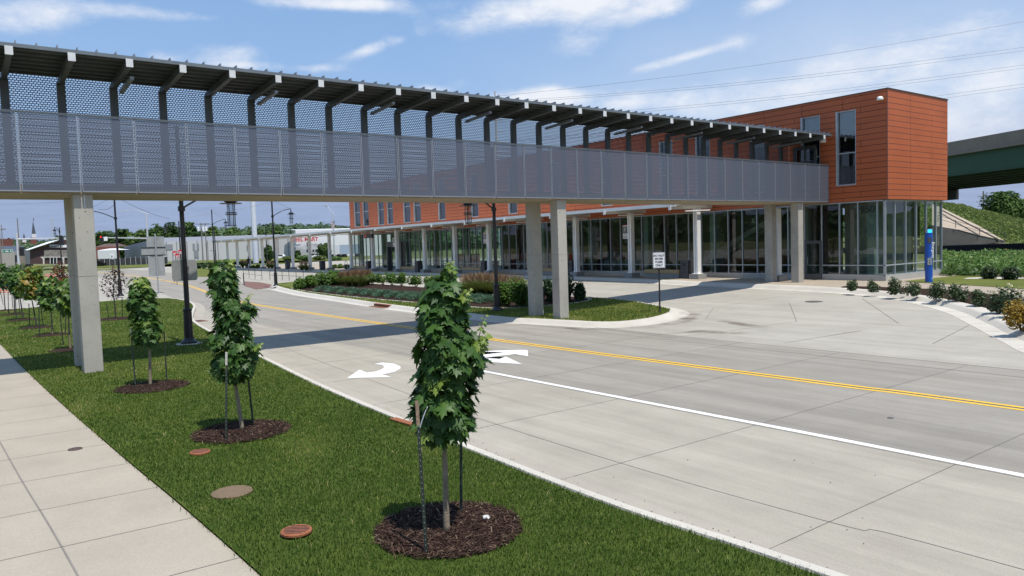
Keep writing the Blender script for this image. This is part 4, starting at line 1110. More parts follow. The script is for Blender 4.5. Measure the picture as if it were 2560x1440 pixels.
m = MB(); m.box(-_d.length / 2, _d.length / 2, -0.07, 0.07, -0.02, 0.012); m.build('casting', M_rust, t_, bevel=0.006)
_p = at(497, 803); t_ = thing('gutter_grate', 'brown rectangular grate in the gutter beside the nearest lamp', 'storm drain', (_p.x, _p.y, 0.01), 0.1)
m = MB(); m.box(-0.45, 0.45, -0.28, 0.28, 0, 0.012); g_ = m.build('frame', M_rust, t_)
m = MB()
for k in range(10): m.box(-0.4 + k * 0.085, -0.36 + k * 0.085, -0.22, 0.22, 0.0125, 0.014)
m.build('slots', M_black, t_)
# rock on the mulch
_p = at(1217, 1297, 0.16); rk = bmesh.new(); bmesh.ops.create_icosphere(rk, subdivisions=2, radius=0.05)
for v in rk.verts: v.co = Vector((v.co.x * 1.05, v.co.y * 0.75, v.co.z * 0.55)) * (1 + 0.35 * math.sin(v.co.x * 70 + v.co.y * 90) * 0.5)
me = bpy.data.meshes.new('rock'); rk.to_mesh(me); rk.free(); me.materials.append(pbr('pale_rock', (0.55, 0.53, 0.50), rough=0.9, scale=20)); o = link('rock', me); o.location = (_p.x, _p.y, _p.z + 0.015)
tag(o, 'small pale rock lying on the nearest mulch ring', 'rock')

# handrails, hoop, post
def rail_px(pts, h, lab):
    P = [at(x, y, 0.05) for x, y in pts]; O = P[0]
    t_ = thing('handrail', lab, 'railing', tuple(O), 0, 'grey handrails at the island end')
    m = MB()
    for p in P: m.tube([p - O, p - O + Vector((0, 0, h))], 0.028, 6)
    m.build('posts', M_bin, t_)
    m = MB(); m.tube([p - O + Vector((0, 0, h)) for p in P], 0.028, 6); m.tube([p - O + Vector((0, 0, h * .45)) for p in P], 0.02, 6); m.build('rails', M_bin, t_)
rail_px([(609, 693), (623, 695.5), (638, 698), (655, 699.5)], 1.0, 'left length of grey handrail by the crossing')
rail_px([(675, 699.5), (706, 700.5), (723, 701.5), (741, 702), (759, 702.5)], 1.0, 'right length of grey handrail behind the island lamp')
_p = at(610, 712, 0.05); b_ = thing('bollard', 'black post at the left end of the brick crossing', 'post', tuple(_p)); m = MB(); m.tube([(0, 0, 0.06), (0, 0, 1.05)], 0.045, 8); m.lathe([(0.11, 0), (0.1, 0.06), (0.05, 0.12)], (0, 0, 0), 10); m.build('shaft', M_black, b_)
_p = at(864, 676, 0.15); b_ = thing('bike_hoop', 'steel bike hoop beside the far canopy columns', 'bike rack', tuple(_p)); m = MB()
m.tube([(-0.35 * math.cos(k * PI / 10), 0.1, 0.75 + 0.35 * math.sin(k * PI / 10)) for k in range(11)], 0.03, 6); m.tube([(-0.35, 0.1, 0), (-0.35, 0.1, 0.75)], 0.03, 6); m.tube([(0.35, 0.1, 0), (0.35, 0.1, 0.75)], 0.03, 6); m.build('hoop', M_steel, b_)

# person under the canopy
_p = on_y(622, 672, 35.6); _p = Vector((_p.x, 35.6, GZ))
ps = thing('person', 'person in dark clothes and cap standing legs apart under the far canopy', 'person', tuple(_p), face_cam(_p, PI))
J = {'pel': (0, 0, 0.93, .13), 'spn': (0, 0, 1.12, .145), 'chs': (0, 0.0, 1.33, .155), 'nck': (0, 0.0, 1.49, .055), 'hd0': (0, -0.02, 1.58, .075), 'hd1': (0, -0.03, 1.66, .09), 'hd2': (0, -0.02, 1.74, .06)}
E_ = [('pel', 'spn'), ('spn', 'chs'), ('chs', 'nck'), ('nck', 'hd0'), ('hd0', 'hd1'), ('hd1', 'hd2')]
for s, n in ((-1, 'l'), (1, 'r')):
    J.update({'sh' + n: (s * .19, 0, 1.40, .07), 'el' + n: (s * .28, -0.02, 1.15, .05), 'wr' + n: (s * .16, -0.24, 1.10, .035), 'hn' + n: (s * .11, -0.30, 1.11, .035),
              'hp' + n: (s * .10, 0, 0.88, .10), 'kn' + n: (s * .17, -0.03, 0.50, .068), 'an' + n: (s * .22, 0.02, 0.09, .045), 'to' + n: (s * .25, -0.15, 0.045, .04)})
    E_ += [('chs', 'sh' + n), ('sh' + n, 'el' + n), ('el' + n, 'wr' + n), ('wr' + n, 'hn' + n), ('pel', 'hp' + n), ('hp' + n, 'kn' + n), ('kn' + n, 'an' + n), ('an' + n, 'to' + n)]
    for k in range(5):
        f0, f1 = 'f%s%d' % (n, k), 'g%s%d' % (n, k)
        J[f0] = (s * (.075 - 0.004 * k), -0.335 + .012 * abs(k - 2), 1.145 - 0.018 * k, .010); J[f1] = (s * .035, -0.35, 1.145 - 0.018 * k, .008)
        E_ += [('hn' + n, f0), (f0, f1)]
ks = list(J)
me = bpy.data.meshes.new('body'); me.from_pydata([J[k][:3] for k in ks], [(ks.index(a), ks.index(b)) for a, b in E_], [])
M_cloth = pbr('dark_clothes', (0.018, 0.020, 0.026), rough=0.9)
bo = link('body', me, ps); me.materials.append(M_cloth)
sk = bo.modifiers.new('skin', 'SKIN'); sk.use_smooth_shade = True
for k, v in zip(ks, me.skin_vertices[0].data): v.radius = (J[k][3], J[k][3]); v.use_root = (k == 'pel')
sd = bo.modifiers.new('sub', 'SUBSURF'); sd.levels = 1; sd.render_levels = 1
m = MB(); m.lathe([(0.095, 1.66), (0.1, 1.70), (0.085, 1.77), (0.03, 1.80)], (0, -0.02, 0), 12); m.obox((0, -0.13, 1.685), (0.06, 0, 0), (0, 0.06, -0.01), (0, 0, 0.008)); m.build('cap', M_black, ps)
m = MB(); m.obox((0, -0.115, 1.62), (0.05, 0, 0), (0, 0.012, 0), (0, 0, 0.05)); m.obox((0, -0.13, 1.61), (0.012, 0, 0), (0, 0.018, 0), (0, 0, 0.02)); m.build('face', pbr('skin', (0.35, 0.2, 0.14), rough=0.6), ps)
# ================================================================ PLANTS
M_maple = leafmat('maple_leaf', [(0.0, (0.018, 0.048, 0.011)), (0.45, (0.045, 0.105, 0.020)), (0.75, (0.085, 0.165, 0.028)), (0.9, (0.16, 0.24, 0.035)), (1.0, (0.24, 0.30, 0.07))], rough=0.45, trans=0.28, spec=0.28)
M_maple_y = leafmat('maple_leaf_pale', [(0.0, (0.030, 0.075, 0.012)), (0.4, (0.07, 0.15, 0.02)), (0.75, (0.15, 0.22, 0.03)), (1.0, (0.32, 0.20, 0.04))], rough=0.45, trans=0.35)
M_plum = leafmat('plum_leaf', [(0.0, (0.022, 0.012, 0.012)), (0.5, (0.050, 0.026, 0.022)), (0.8, (0.075, 0.06, 0.022)), (1.0, (0.18, 0.03, 0.03))], rough=0.85, trans=0.25, spec=0.08)
M_bush = leafmat('bush_leaf', [(0.0, (0.030, 0.075, 0.010)), (0.5, (0.085, 0.17, 0.022)), (0.85, (0.15, 0.25, 0.04)), (1.0, (0.24, 0.32, 0.08))], trans=0.35)
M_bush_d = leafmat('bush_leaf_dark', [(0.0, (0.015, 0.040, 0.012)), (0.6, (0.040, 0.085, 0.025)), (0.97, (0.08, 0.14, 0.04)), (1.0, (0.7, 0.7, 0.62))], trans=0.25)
M_rose = leafmat('rose_leaf', [(0.0, (0.022, 0.045, 0.016)), (0.5, (0.055, 0.095, 0.035)), (0.85, (0.13, 0.16, 0.075)), (1.0, (0.22, 0.15, 0.09))], trans=0.25)
M_petal = leafmat('petal', [(0.0, (0.75, 0.68, 0.36)), (1.0, (0.85, 0.80, 0.62))], trans=0.3)
M_gold = leafmat('golden_leaf', [(0.0, (0.14, 0.10, 0.012)), (0.5, (0.32, 0.21, 0.02)), (1.0, (0.50, 0.33, 0.05))], trans=0.35)
M_box = leafmat('boxwood_leaf', [(0.0, (0.010, 0.022, 0.006)), (0.6, (0.028, 0.055, 0.012)), (1.0, (0.06, 0.10, 0.025))], trans=0.15)
M_jun = leafmat('juniper', [(0.0, (0.040, 0.085, 0.050)), (0.5, (0.085, 0.165, 0.095)), (1.0, (0.16, 0.26, 0.155))], trans=0.2)
M_reed = leafmat('reed_blade', [(0.0, (0.045, 0.075, 0.014)), (0.6, (0.11, 0.15, 0.032)), (1.0, (0.20, 0.22, 0.07))], trans=0.3)
M_plume = leafmat('reed_plume', [(0.0, (0.20, 0.115, 0.06)), (0.6, (0.30, 0.19, 0.10)), (1.0, (0.42, 0.32, 0.19))], trans=0.3)
M_meadow = leafmat('meadow_leaf', [(0.0, (0.045, 0.095, 0.016)), (0.5, (0.10, 0.19, 0.035)), (0.93, (0.17, 0.27, 0.07)), (1.0, (0.5, 0.42, 0.12))], trans=0.35)
M_bark = pbr('bark_pale', (0.24, 0.19, 0.13), rough=0.9, scale=14, var=0.3, bump=0.6, bscale=50)
M_bark_d = pbr('bark_dark', (0.05, 0.042, 0.035), rough=0.9, scale=10, var=0.3)
M_stake = pbr('stake_green', (0.020, 0.030, 0.022), rough=0.6, var=0.3, scale=10)
M_stud = pbr('stake_stud', (0.20, 0.20, 0.18), rough=0.6)
M_rusty_top = pbr('stake_rust', (0.30, 0.20, 0.14), rough=0.8, scale=40, var=0.4)
M_stake_top = pbr('stake_top', (0.55, 0.52, 0.47), rough=0.6, var=0.15, scale=30)

HALF = [(0.10, 0.03), (0.30, -0.10), (0.27, 0.05), (0.52, 0.10), (0.40, 0.22), (0.60, 0.44), (0.40, 0.42), (0.33, 0.52), (0.17, 0.47), (0.24, 0.74), (0.11, 0.70)]
LEAF = np.array([(0.0, 0.0)] + HALF + [(0.0, 1.0)] + [(-x, y) for x, y in reversed(HALF)])
LEAF_S = np.array([(0.0, 0.0), (0.30, -0.04), (0.56, 0.40), (0.30, 0.50), (0.0, 1.0), (-0.30, 0.50), (-0.56, 0.40), (-0.30, -0.04)])
def norm(a): return a / np.maximum(1e-9, np.linalg.norm(a, axis=-1, keepdims=True))

def leaf_cards(P, Nrm, Ydir, S, shape, fold=0.22, droop=0.25):
    """P positions, Nrm normals, Ydir along-leaf directions, S sizes -> fan triangles"""
    Nrm = norm(Nrm); Y = norm(Ydir - Nrm * (Ydir * Nrm).sum(1, keepdims=True)); X = np.cross(Y, Nrm)
    k = len(shape)
    pts = np.concatenate([[(0.0, 0.36)], shape])
    lx, ly = pts[:, 0], pts[:, 1]
    lz = -fold * np.abs(lx) * 1.0 - droop * ly ** 2 + 0.04 * np.sin(lx * 9 + ly * 7)
    V = P[:, None, :] + S[:, None, None] * (X[:, None, :] * lx[None, :, None] + Y[:, None, :] * (ly - 0.1)[None, :, None] + Nrm[:, None, :] * lz[None, :, None])
    n = len(P); b = np.arange(n)[:, None, None] * (k + 1)
    tri = np.array([[0, 1 + i, 1 + (i + 1) % k] for i in range(k)])[None]
    return V.reshape(-1, 3), (b + tri).reshape(-1, 3), k + 1

def quad_cards(P, Nrm, S, asp=1.7, rs=R):
    """small rhombic leaves"""
    n = len(P); Nrm = norm(Nrm); r = rs.normal(size=(n, 3)); Y = norm(np.cross(Nrm, r)); X = np.cross(Y, Nrm)
    s = S[:, None]
    V = np.stack([P - Y * s * asp / 2, P + X * s / 2, P + Y * s * asp / 2, P - X * s / 2], 1)
    return V.reshape(-1, 3), (np.arange(n)[:, None] * 4 + np.arange(4)[None])

def maple(label, base, rows, nleaf, lsize, shape, mat, seed, group, lean=(0, 0), trunk_r=0.03, pale_top=0.25, depth_k=0.95, tint0=0.42, bark=None, shoots=()):
    """young tree whose crown outline was measured row by row: rows = [(photo row, left, right)]"""
    rs = np.random.RandomState(seed)
    base = Vector(base); dist = (base - CP) @ CF; k = dist / FOC
    zs, cx, rr = [], [], []
    for (py, xl, xr) in rows:
        q = dep((xl + xr) / 2, py, dist); zs.append(q.z - base.z); v = q - base; cx.append(v @ Vector((CR.x, CR.y, 0)).normalized()); rr.append(max(0.01, (xr - xl) / 2 * k - 0.035))
    o = np.argsort(zs); zs = np.array(zs)[o]; cx = np.array(cx)[o]; rr = np.array(rr)[o]
    rh = Vector((CR.x, CR.y, 0)).normalized(); fh = Vector((CF.x, CF.y, 0)).normalized()
    t = thing('maple_tree', label, 'tree', tuple(base), 0, group)
    lo, hi = zs[0], zs[-1]
    z = rs.uniform(0, 1, nleaf * 3); zz = lo + (hi - lo) * z
    r_ = np.interp(zz, zs, rr); keep = rs.uniform(0, rr.max(), len(zz)) < r_ + 0.02
    zz = zz[keep][:nleaf]; n = len(zz)
    # leaves gather in overlapping tiers
    a = rs.uniform(0, 2 * PI, n)
    r_ = np.interp(zz, zs, rr) * (0.84 + 0.10 * np.sin(a * 3 + zz * 9) + 0.06 * np.sin(a * 5 - zz * 17))
    u = np.where(rs.uniform(0, 1, n) < 0.72, rs.uniform(0.80, 1.02, n), rs.uniform(0.25, 0.8, n))
    px = np.interp(zz, zs, cx) + np.cos(a) * r_ * u; py = np.sin(a) * r_ * u * depth_k
    rhv, fhv = np.array(rh), np.array(fh)
    P = px[:, None] * rhv + py[:, None] * fhv + np.stack([0 * zz, 0 * zz, zz], 1)
    out = np.cos(a)[:, None] * rhv + np.sin(a)[:, None] * fhv
    N_ = out * 0.75 + np.array([0, 0, 0.85]) + rs.normal(0, 0.38, (n, 3))
    Y_ = out * 0.7 + np.array([0, 0, -0.75]) + rs.normal(0, 0.4, (n, 3))
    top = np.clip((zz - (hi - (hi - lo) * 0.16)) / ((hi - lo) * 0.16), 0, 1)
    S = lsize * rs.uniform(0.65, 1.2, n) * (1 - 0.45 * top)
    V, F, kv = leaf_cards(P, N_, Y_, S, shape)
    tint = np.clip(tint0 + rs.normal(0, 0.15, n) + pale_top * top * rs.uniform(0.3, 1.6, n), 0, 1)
    tint[rs.uniform(0, 1, n) < 0.03] = 0.93
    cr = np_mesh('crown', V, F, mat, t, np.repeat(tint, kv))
    m = MB()
    pts = [(0, 0, -0.03), (0, 0, 0.06)]
    for zq in np.linspace(0.35, hi * 0.96, 9):
        c = np.interp(zq, [0, lo] + list(zs[1:]), [0, cx[0] * 0.8] + list(cx[1:]))
        pts.append((rh.x * c + lean[0] * zq * 0, rh.y * c, zq))
    nn = len(pts); rads = [trunk_r * 1.35, trunk_r * 1.08] + [trunk_r * (1 - 0.82 * i / (nn - 3)) for i in range(nn - 2)]
    m.tube(pts, rads, 10)
    tk = m.build('trunk', bark or M_bark, t, smooth=True)
    lm = MB()
    for q in range(14):
        zq = lo + (hi - lo) * (0.03 + 0.85 * q / 14); c = np.interp(zq, zs, cx); aa = q * 2.4
        rq = np.interp(min(zq + 0.25 * rr.max(), hi), zs, rr) * 0.8
        p0 = Vector((rh.x * c, rh.y * c, zq - 0.08)); p1 = p0 + (rh * math.cos(aa) + fh * math.sin(aa)) * rq + Vector((0, 0, rq * 0.9))
        lm.tube([p0, p0.lerp(p1, 0.5) + Vector((0, 0, -0.02)), p1], [trunk_r * 0.35, trunk_r * 0.22, trunk_r * 0.1], 5)
    lm.build('limbs', bark or M_bark, t)
    if shoots:   # long young shoots that stick out of the crown
        sm = MB(); LP, LN, LY, LS, LT = [], [], [], [], []
        for (p0, p1, big) in shoots:
            a, b = dep(p0[0], p0[1], dist - 0.25) - base, dep(p1[0], p1[1], dist - 0.3) - base
            sm.tube([a, a.lerp(b, 0.5) + Vector((0, 0, 0.01)), b], [0.006, 0.005, 0.003], 5)
            for q in range(9):
                c = a.lerp(b, 0.35 + 0.65 * q / 8); aa = q * 2.3; o = rh * math.cos(aa) + fh * math.sin(aa)
                LP.append(tuple(c + o * 0.02)); LN.append(tuple(Vector((0, 0, 0.8)) - fh * 0.5 + o * 0.3)); LY.append(tuple(o + Vector((0, 0, 0.35)))); LS.append(big * rs.uniform(0.7, 1.15) * (1.15 - 0.07 * q)); LT.append(rs.uniform(0.86, 1.0))
        V, F, kv = leaf_cards(np.array(LP), np.array(LN), np.array(LY), np.array(LS), shape); np_mesh('shoot_leaves', V, F, mat, t, np.repeat(LT, kv)); sm.build('shoots', bark or M_bark, t)
    return t

def mulch(px_l, px_r, py, lab, chips=0, seed=0, py0=None, grp='mulch rings round the young trees'):
    a, b = at(px_l, py, 0.13), at(px_r, py, 0.13); c = (a + b) / 2; r = (b - a).length / 2
    t = thing('mulch_ring', lab, 'mulch', (c.x, c.y, 0.125), 0, grp)
    m = MB(); n = 40; rs = np.random.RandomState(seed + 5)
    rim = [r * (1 + 0.03 * math.sin(k * 1.7) + 0.02 * math.sin(k * 4.1)) for k in range(n)]
    rings = [(1.0, 0.012), (0.75, 0.035), (0.4, 0.045), (0.05, 0.05)]
    for (f1, z1), (f2, z2) in zip(rings[:-1], rings[1:]):
        for k in range(n):
            a1, a2 = 2 * PI * k / n, 2 * PI * (k + 1) / n; r1, r2 = rim[k], rim[(k + 1) % n]
            m.face([(r1 * f1 * math.cos(a1), r1 * f1 * math.sin(a1), z1), (r2 * f1 * math.cos(a2), r2 * f1 * math.sin(a2), z1), (r2 * f2 * math.cos(a2), r2 * f2 * math.sin(a2), z2), (r1 * f2 * math.cos(a1), r1 * f2 * math.sin(a1), z2)])
    m.build('mulch_mound', M_mulch, t, smooth=True)
    if chips:
        rr = r * np.sqrt(rs.uniform(0, 1.02, chips)) * np.where(rs.uniform(0, 1, chips) < 0.05, rs.uniform(1.0, 1.12, chips), 1.0); aa = rs.uniform(0, 2 * PI, chips)
        P = np.stack([rr * np.cos(aa), rr * np.sin(aa), 0.042 - 0.02 * (rr / r) ** 2 + rs.uniform(0, 0.018, chips)], 1)
        d = rs.normal(size=(chips, 3)) * [1, 1, 0.25]; d = norm(d); s = np.cross(d, [0, 0, 1.0]) + rs.normal(0, 0.25, (chips, 3)); s = norm(s)
        L_ = rs.uniform(0.02, 0.055, chips)[:, None]; W_ = rs.uniform(0.004, 0.009, chips)[:, None]
        V = np.stack([P - d * L_ - s * W_, P + d * L_ - s * W_ * 0.4, P + d * L_ + s * W_ * 0.5, P - d * L_ + s * W_], 1).reshape(-1, 3)
        F = np.arange(chips)[:, None] * 4 + np.arange(4)[None]
        MCH = leafmat('wood_chip', [(0.0, (0.018, 0.010, 0.008)), (0.6, (0.06, 0.035, 0.026)), (0.93, (0.11, 0.07, 0.05)), (1.0, (0.24, 0.18, 0.13))], rough=0.9, trans=0.0, spec=0.1)
        np_mesh('wood_chips', V, F, MCH, t, np.repeat(rs.uniform(0, 1, chips) ** 1.3, 4))['kind'] = 'stuff'
    return (c.x, c.y, r * 1.0)

def stake(pb, pt, lab, white=0.0, holes=False, tie=None):
    """steel stake from ground pixel pb up to pixel pt"""
    b = at(pb[0], pb[1], 0.14); d = (b - CP) @ CF; tp = dep(pt[0], pt[1], d)
    t = thing('tree_stake', lab, 'stake', tuple(b), 0, 'dark stakes holding the young trees')
    v = tp - b; L_ = v.length; fw = Vector((CF.x, CF.y, 0)).normalized()
    w = 0.032
    m = MB(); cut = 1 - white
    s = v.cross(fw).normalized()
    m.obox(v * cut / 2 - Vector((0, 0, 0.02)), v * cut / 2, s * w / 2, fw * 0.004); m.obox(v * cut / 2 + fw * 0.015 - Vector((0, 0, 0.02)), v * cut / 2, s * 0.004, fw * 0.015)
    m.build('shaft', M_stake, t)
    if white:
        m = MB(); m.obox(v * (cut + white / 2), v * white / 2, s * w / 2, fw * 0.005); m.build('tip', M_rusty_top if tie is not None else M_stake_top, t)
    if holes:
        m = MB(); n = int(L_ / 0.055)
        for k in range(n):
            c = v * ((k + 0.5) / n) - fw * 0.0055; m.obox(c, v.normalized() * 0.006, s * 0.0045, fw * 0.001)
        m.build('studs', M_stud, t)['kind'] = 'stuff'
    if tie is not None:
        m = MB(); a0 = v * 0.80; e = Vector(tie) - b; m.tube([a0 + (e - a0) * u + Vector((0, 0, 0.12 * math.sin(u * PI))) for u in [k / 10 for k in range(11)]], 0.006, 6); m.build('tie_strap', M_steel, t)

HOLES = []
HOLES.append(mulch(944, 1302, 1322, 'large dark mulch ring round the nearest maple with a pale rock on it', 5200, 1))
HOLES.append(mulch(494, 716, 1079, 'dark mulch ring round the second maple', 2600, 2))
HOLES.append(mulch(304, 460, 967, 'dark mulch ring round the maple beside the concrete pier', 1200, 3))
G1 = 'young staked maples in the lawn'
b1 = at(1117, 1326, 0.16)
maple('nearest young maple with a tall dark leafy column in the front lawn', b1,
      [(652, 1120, 1136), (672, 1104, 1146), (700, 1072, 1160), (740, 1048, 1170), (790, 1040, 1172), (830, 1036, 1192), (862, 1033, 1226), (890, 1034, 1234), (920, 1038, 1206), (955, 1028, 1196), (1000, 1020, 1200), (1040, 1018, 1204), (1062, 1030, 1196), (1082, 1052, 1156), (1094, 1092, 1132)],
      800, 0.185, LEAF, M_maple, 21, G1, trunk_r=0.032, shoots=[((1196, 850), (1212, 788), 0.06), ((1128, 690), (1127, 654), 0.06), ((1180, 880), (1214, 838), 0.13), ((1150, 760), (1172, 722), 0.09)])
b2 = at(605, 1073, 0.16)
maple('second young maple with an uneven crown and pale stake tip', b2,
      [(648, 556, 590), (665, 532, 604), (700, 520, 606), (740, 534, 610), (765, 538, 650), (800, 540, 640), (835, 522, 634), (860, 530, 656), (900, 530, 658), (930, 536, 640), (948, 560, 614)],
      740, 0.19, LEAF, M_maple, 22, G1, trunk_r=0.034, shoots=[((600, 770), (626, 735), 0.08), ((575, 680), (574, 648), 0.09), ((630, 880), (652, 858), 0.10)])
b3 = at(376, 963, 0.15)
maple('third maple with a brighter two tier crown right of the concrete pier', b3,
      [(690, 336, 380), (705, 326, 388), (740, 322, 400), (765, 326, 402), (775, 334, 396), (800, 328, 410), (830, 330, 412), (848, 336, 404), (858, 360, 396)],
      600, 0.185, LEAF, M_maple, 23, G1, trunk_r=0.034, tint0=0.55, pale_top=0.2)
stake((1066, 1384), (1042, 1002), 'rusty studded stake left of the nearest maple', 0.16, True, tie=b1 + Vector((0, 0, 1.42)))
stake((1153, 1284), (1152, 1076), 'dark stake right of the nearest maple')
stake((565, 1102), (566, 880), 'studded stake with a white tip left of the second maple', 0.15, True)
stake((633, 1062), (620, 936), 'leaning dark stake right of the second maple')
stake((339, 968), (327, 822), 'studded stake left of the third maple', 0.12, True)
stake((417, 956), (410, 826), 'dark stake right of the third maple')
# the row running away on the left
far_trees = [
    ((176, 873), [(694, 158, 178), (712, 146, 196), (740, 138, 204), (765, 142, 204), (778, 156, 190)], 300, M_maple_y, 'pale green maple half hidden by the concrete pier', 0.45),
    ((131, 836), [(688, 116, 146), (705, 104, 152), (735, 96, 156), (760, 98, 152), (772, 116, 144)], 320, M_maple, 'bushy maple just left of the concrete pier', 0.62),
    ((92, 817), [(662, 74, 112), (680, 52, 120), (705, 44, 118), (730, 46, 112), (746, 62, 98)], 380, M_maple_y, 'maple with orange tinged leaves in the left row', 0.72),
    ((59, 798), [(660, 38, 66), (680, 22, 76), (705, 18, 76), (728, 24, 70), (742, 40, 60)], 300, M_maple, 'dark maple at the left beyond the orange tinged one', 0.5),
    ((37, 784), [(662, 26, 48), (690, 14, 60), (718, 18, 58), (732, 28, 46)], 220, M_maple, 'small dark maple farther left in the row', 0.45),
    ((13, 774), [(658, 4, 20), (676, -10, 30), (705, -12, 32), (722, 0, 22)], 240, M_maple, 'dark maple at the left edge of the picture', 0.45)]
for i, (bp, rows, n, mt, lab, t0) in enumerate(far_trees):
    b = at(bp[0], bp[1], 0.14)
    maple(lab, b, rows, n, 0.21, LEAF_S, mt, 40 + i, G1, trunk_r=0.030, tint0=t0, pale_top=0.1, bark=M_bark_d if i > 1 else None)
    w = 42 - 4 * i
    mulch(bp[0] - w, bp[0] + w * 0.8, bp[1] + 2, 'mulch ring under the ' + ['pale maple beside the pier', 'bushy maple left of the pier', 'orange tinged maple', 'dark maple beyond the orange one', 'small dark maple', 'maple at the left edge'][i], 0, 60 + i)
for (pb, pt, lab) in (((158, 862), (150, 782), 'leaning stake at the left side of the pier'), ((163, 834), (165, 774), 'stake beside the bushy maple nearest the pier'), ((99, 842), (97, 770), 'stake left of the bushy maple'), ((74, 817), (72, 758), 'stake left of the orange tinged maple'), ((108, 815), (101, 760), 'leaning stake right of the orange tinged maple'),
                      ((41, 799), (38, 740), 'stake left of the dark maple beyond'), ((50, 783), (46, 742), 'stake among the far dark maples'), ((32, 770), (29, 730), 'thin stake in the far left row'), ((21, 783), (20, 728), 'stake below the small dark maple'), ((8, 762), (1, 728), 'leaning stake at the left picture edge'),
                      ((272, 796), (266, 758), 'leaning stake left of the purple tree'), ((306, 795), (305, 742), 'straight stake right of the purple tree')):
    stake(pb, pt, lab)
# purple leaved tree and the plum by the pier
mulch(250, 332, 797, 'mulch ring under the sparse purple tree', 0, 70)
maple('sparse purple leaved tree in front of the corner lamp', at(290, 797, 0.14), [(662, 282, 292), (680, 262, 316), (700, 252, 326), (722, 248, 324), (738, 262, 308), (748, 276, 298)], 330, 0.085, LEAF_S, M_plum, 71, G1, trunk_r=0.035, tint0=0.5, bark=M_bark_d)
maple('dark red plum tree behind the row left of the pier', ground_pt(147, 60, 0.1), [(655, 140, 160), (675, 128, 176), (700, 126, 176), (716, 136, 166)], 300, 0.16, LEAF_S, M_plum, 72, G1, trunk_r=0.035, tint0=0.75, bark=M_bark_d)

# orange safety fence beyond the lawn
M_net = pbr('orange_net', (0.62, 0.10, 0.025), rough=0.7, var=0.15, scale=4)
nf = thing('safety_fence', 'bright orange safety netting behind the left row of trees', 'fence', tuple(ground_pt(110, 66, 0.05)))
O = Vector(nf.location); fp = [ground_pt(px, 66 + 0.02 * abs(px - 110), 0.05) for px in (-30, 0, 30, 70, 104, 126, 150, 172)]
m = MB()
for a, b in zip(fp[:-1], fp[1:]):
    n = 14
    for r_ in range(9):
        z = 0.15 + r_ * 0.15 * (1.25 if a is fp[4] or a is fp[5] else 1.0); m.bar(a - O + Vector((0, 0, z)), b - O + Vector((0, 0, z + 0.02 * math.sin(r_ * 3))), 0.01, 0.06)
    for k in range(n):
        p = a.lerp(b, (k + .5) / n) - O; m.box(p.x - 0.03, p.x + 0.03, p.y - 0.008, p.y + 0.008, 0.12, 1.4 * (1.25 if a is fp[4] or a is fp[5] else 1.0))
m.build('netting', M_net, nf)
m = MB()
for p in fp: m.tube([p - O, p - O + Vector((0, 0, 1.55))], 0.03, 6)
m.build('fence_posts', M_stake, nf)

# ---------------------------------------------------------------- shrubs
def bush_mesh(name, w, d, h, n, s, mat, seed, parent, clumps=9, tint0=0.45, flowers=0, fmat=None, low=0.0, stems=True, vase=False):
    rs = np.random.RandomState(seed)
    C = rs.uniform(-1, 1, (clumps, 3)); C[:, 2] = rs.uniform(0.30, 0.72, clumps); C[:, :2] *= (0.25 + 0.62 * C[:, 2:3]) if vase else 0.55 * (1.1 - C[:, 2:3] * 0.5)
    rad_ = rs.uniform(0.32, 0.5, clumps)
    i = rs.randint(0, clumps, n); v = norm(rs.normal(size=(n, 3))); u = rs.uniform(0.55, 1.0, n) ** 0.5
    P = C[i] + v * rad_[i, None] * u[:, None]
    P[:, 2] = np.clip(P[:, 2], low + rs.uniform(0, 0.08, n), 1.1)
    N_ = v * 0.8 + np.array([0, 0, 0.7]) + rs.normal(0, 0.45, (n, 3))
    P = P * np.array([w / 2, d / 2, h])
    V, F = quad_cards(P, N_, s * rs.uniform(0.6, 1.3, n), 1.6, rs)
    ctint = rs.normal(0, 0.12, clumps)
    np_mesh(name, V, F, mat, parent, np.repeat(np.clip(tint0 + ctint[i] + rs.normal(0, 0.16, n), 0, 1), 4))
    if stems:
        m = MB()
        for k in range(7):
            a = k * 0.9; m.tube([(0.04 * math.cos(a), 0.04 * math.sin(a), -0.02), (w * 0.16 * math.cos(a), d * 0.16 * math.sin(a), h * 0.35), (w * 0.3 * math.cos(a), d * 0.3 * math.sin(a), h * 0.7)], [0.014, 0.010, 0.005], 5)
        m.build('stems', M_bark_d, parent)
    if flowers:
        i = rs.randint(0, clumps, flowers); v = norm(rs.normal(size=(flowers, 3)) + [0, 0, 0.9]); P = (C[i] + v * rad_[i, None] * 1.05) * np.array([w / 2, d / 2, h])
        P5 = np.repeat(P, 6, 0) + rs.normal(0, 0.025, (flowers * 6, 3)); V, F = quad_cards(P5, np.repeat(v, 6, 0) + rs.normal(0, .5, (flowers * 6, 3)), np.full(flowers * 6, 0.07), 1.1, rs)
        np_mesh('flowers', V, F, fmat, parent, np.repeat(rs.uniform(0, 1, flowers * 6), 4))

def px_scale(p): return ((Vector(p) - CP) @ CF) / FOC
def shrub(name, label, cat, group, px, py, wpx, top, h0, n, s, mat, seed, dk=0.95, part='foliage', **k):
    p = at(px, py, h0); w = wpx * px_scale(p); h = z_at(top, p) - p.z
    t = thing(name, label, cat, tuple(p), 0, group); bush_mesh(part, w, w * dk, h, n, s, mat, seed, t, **k); return t
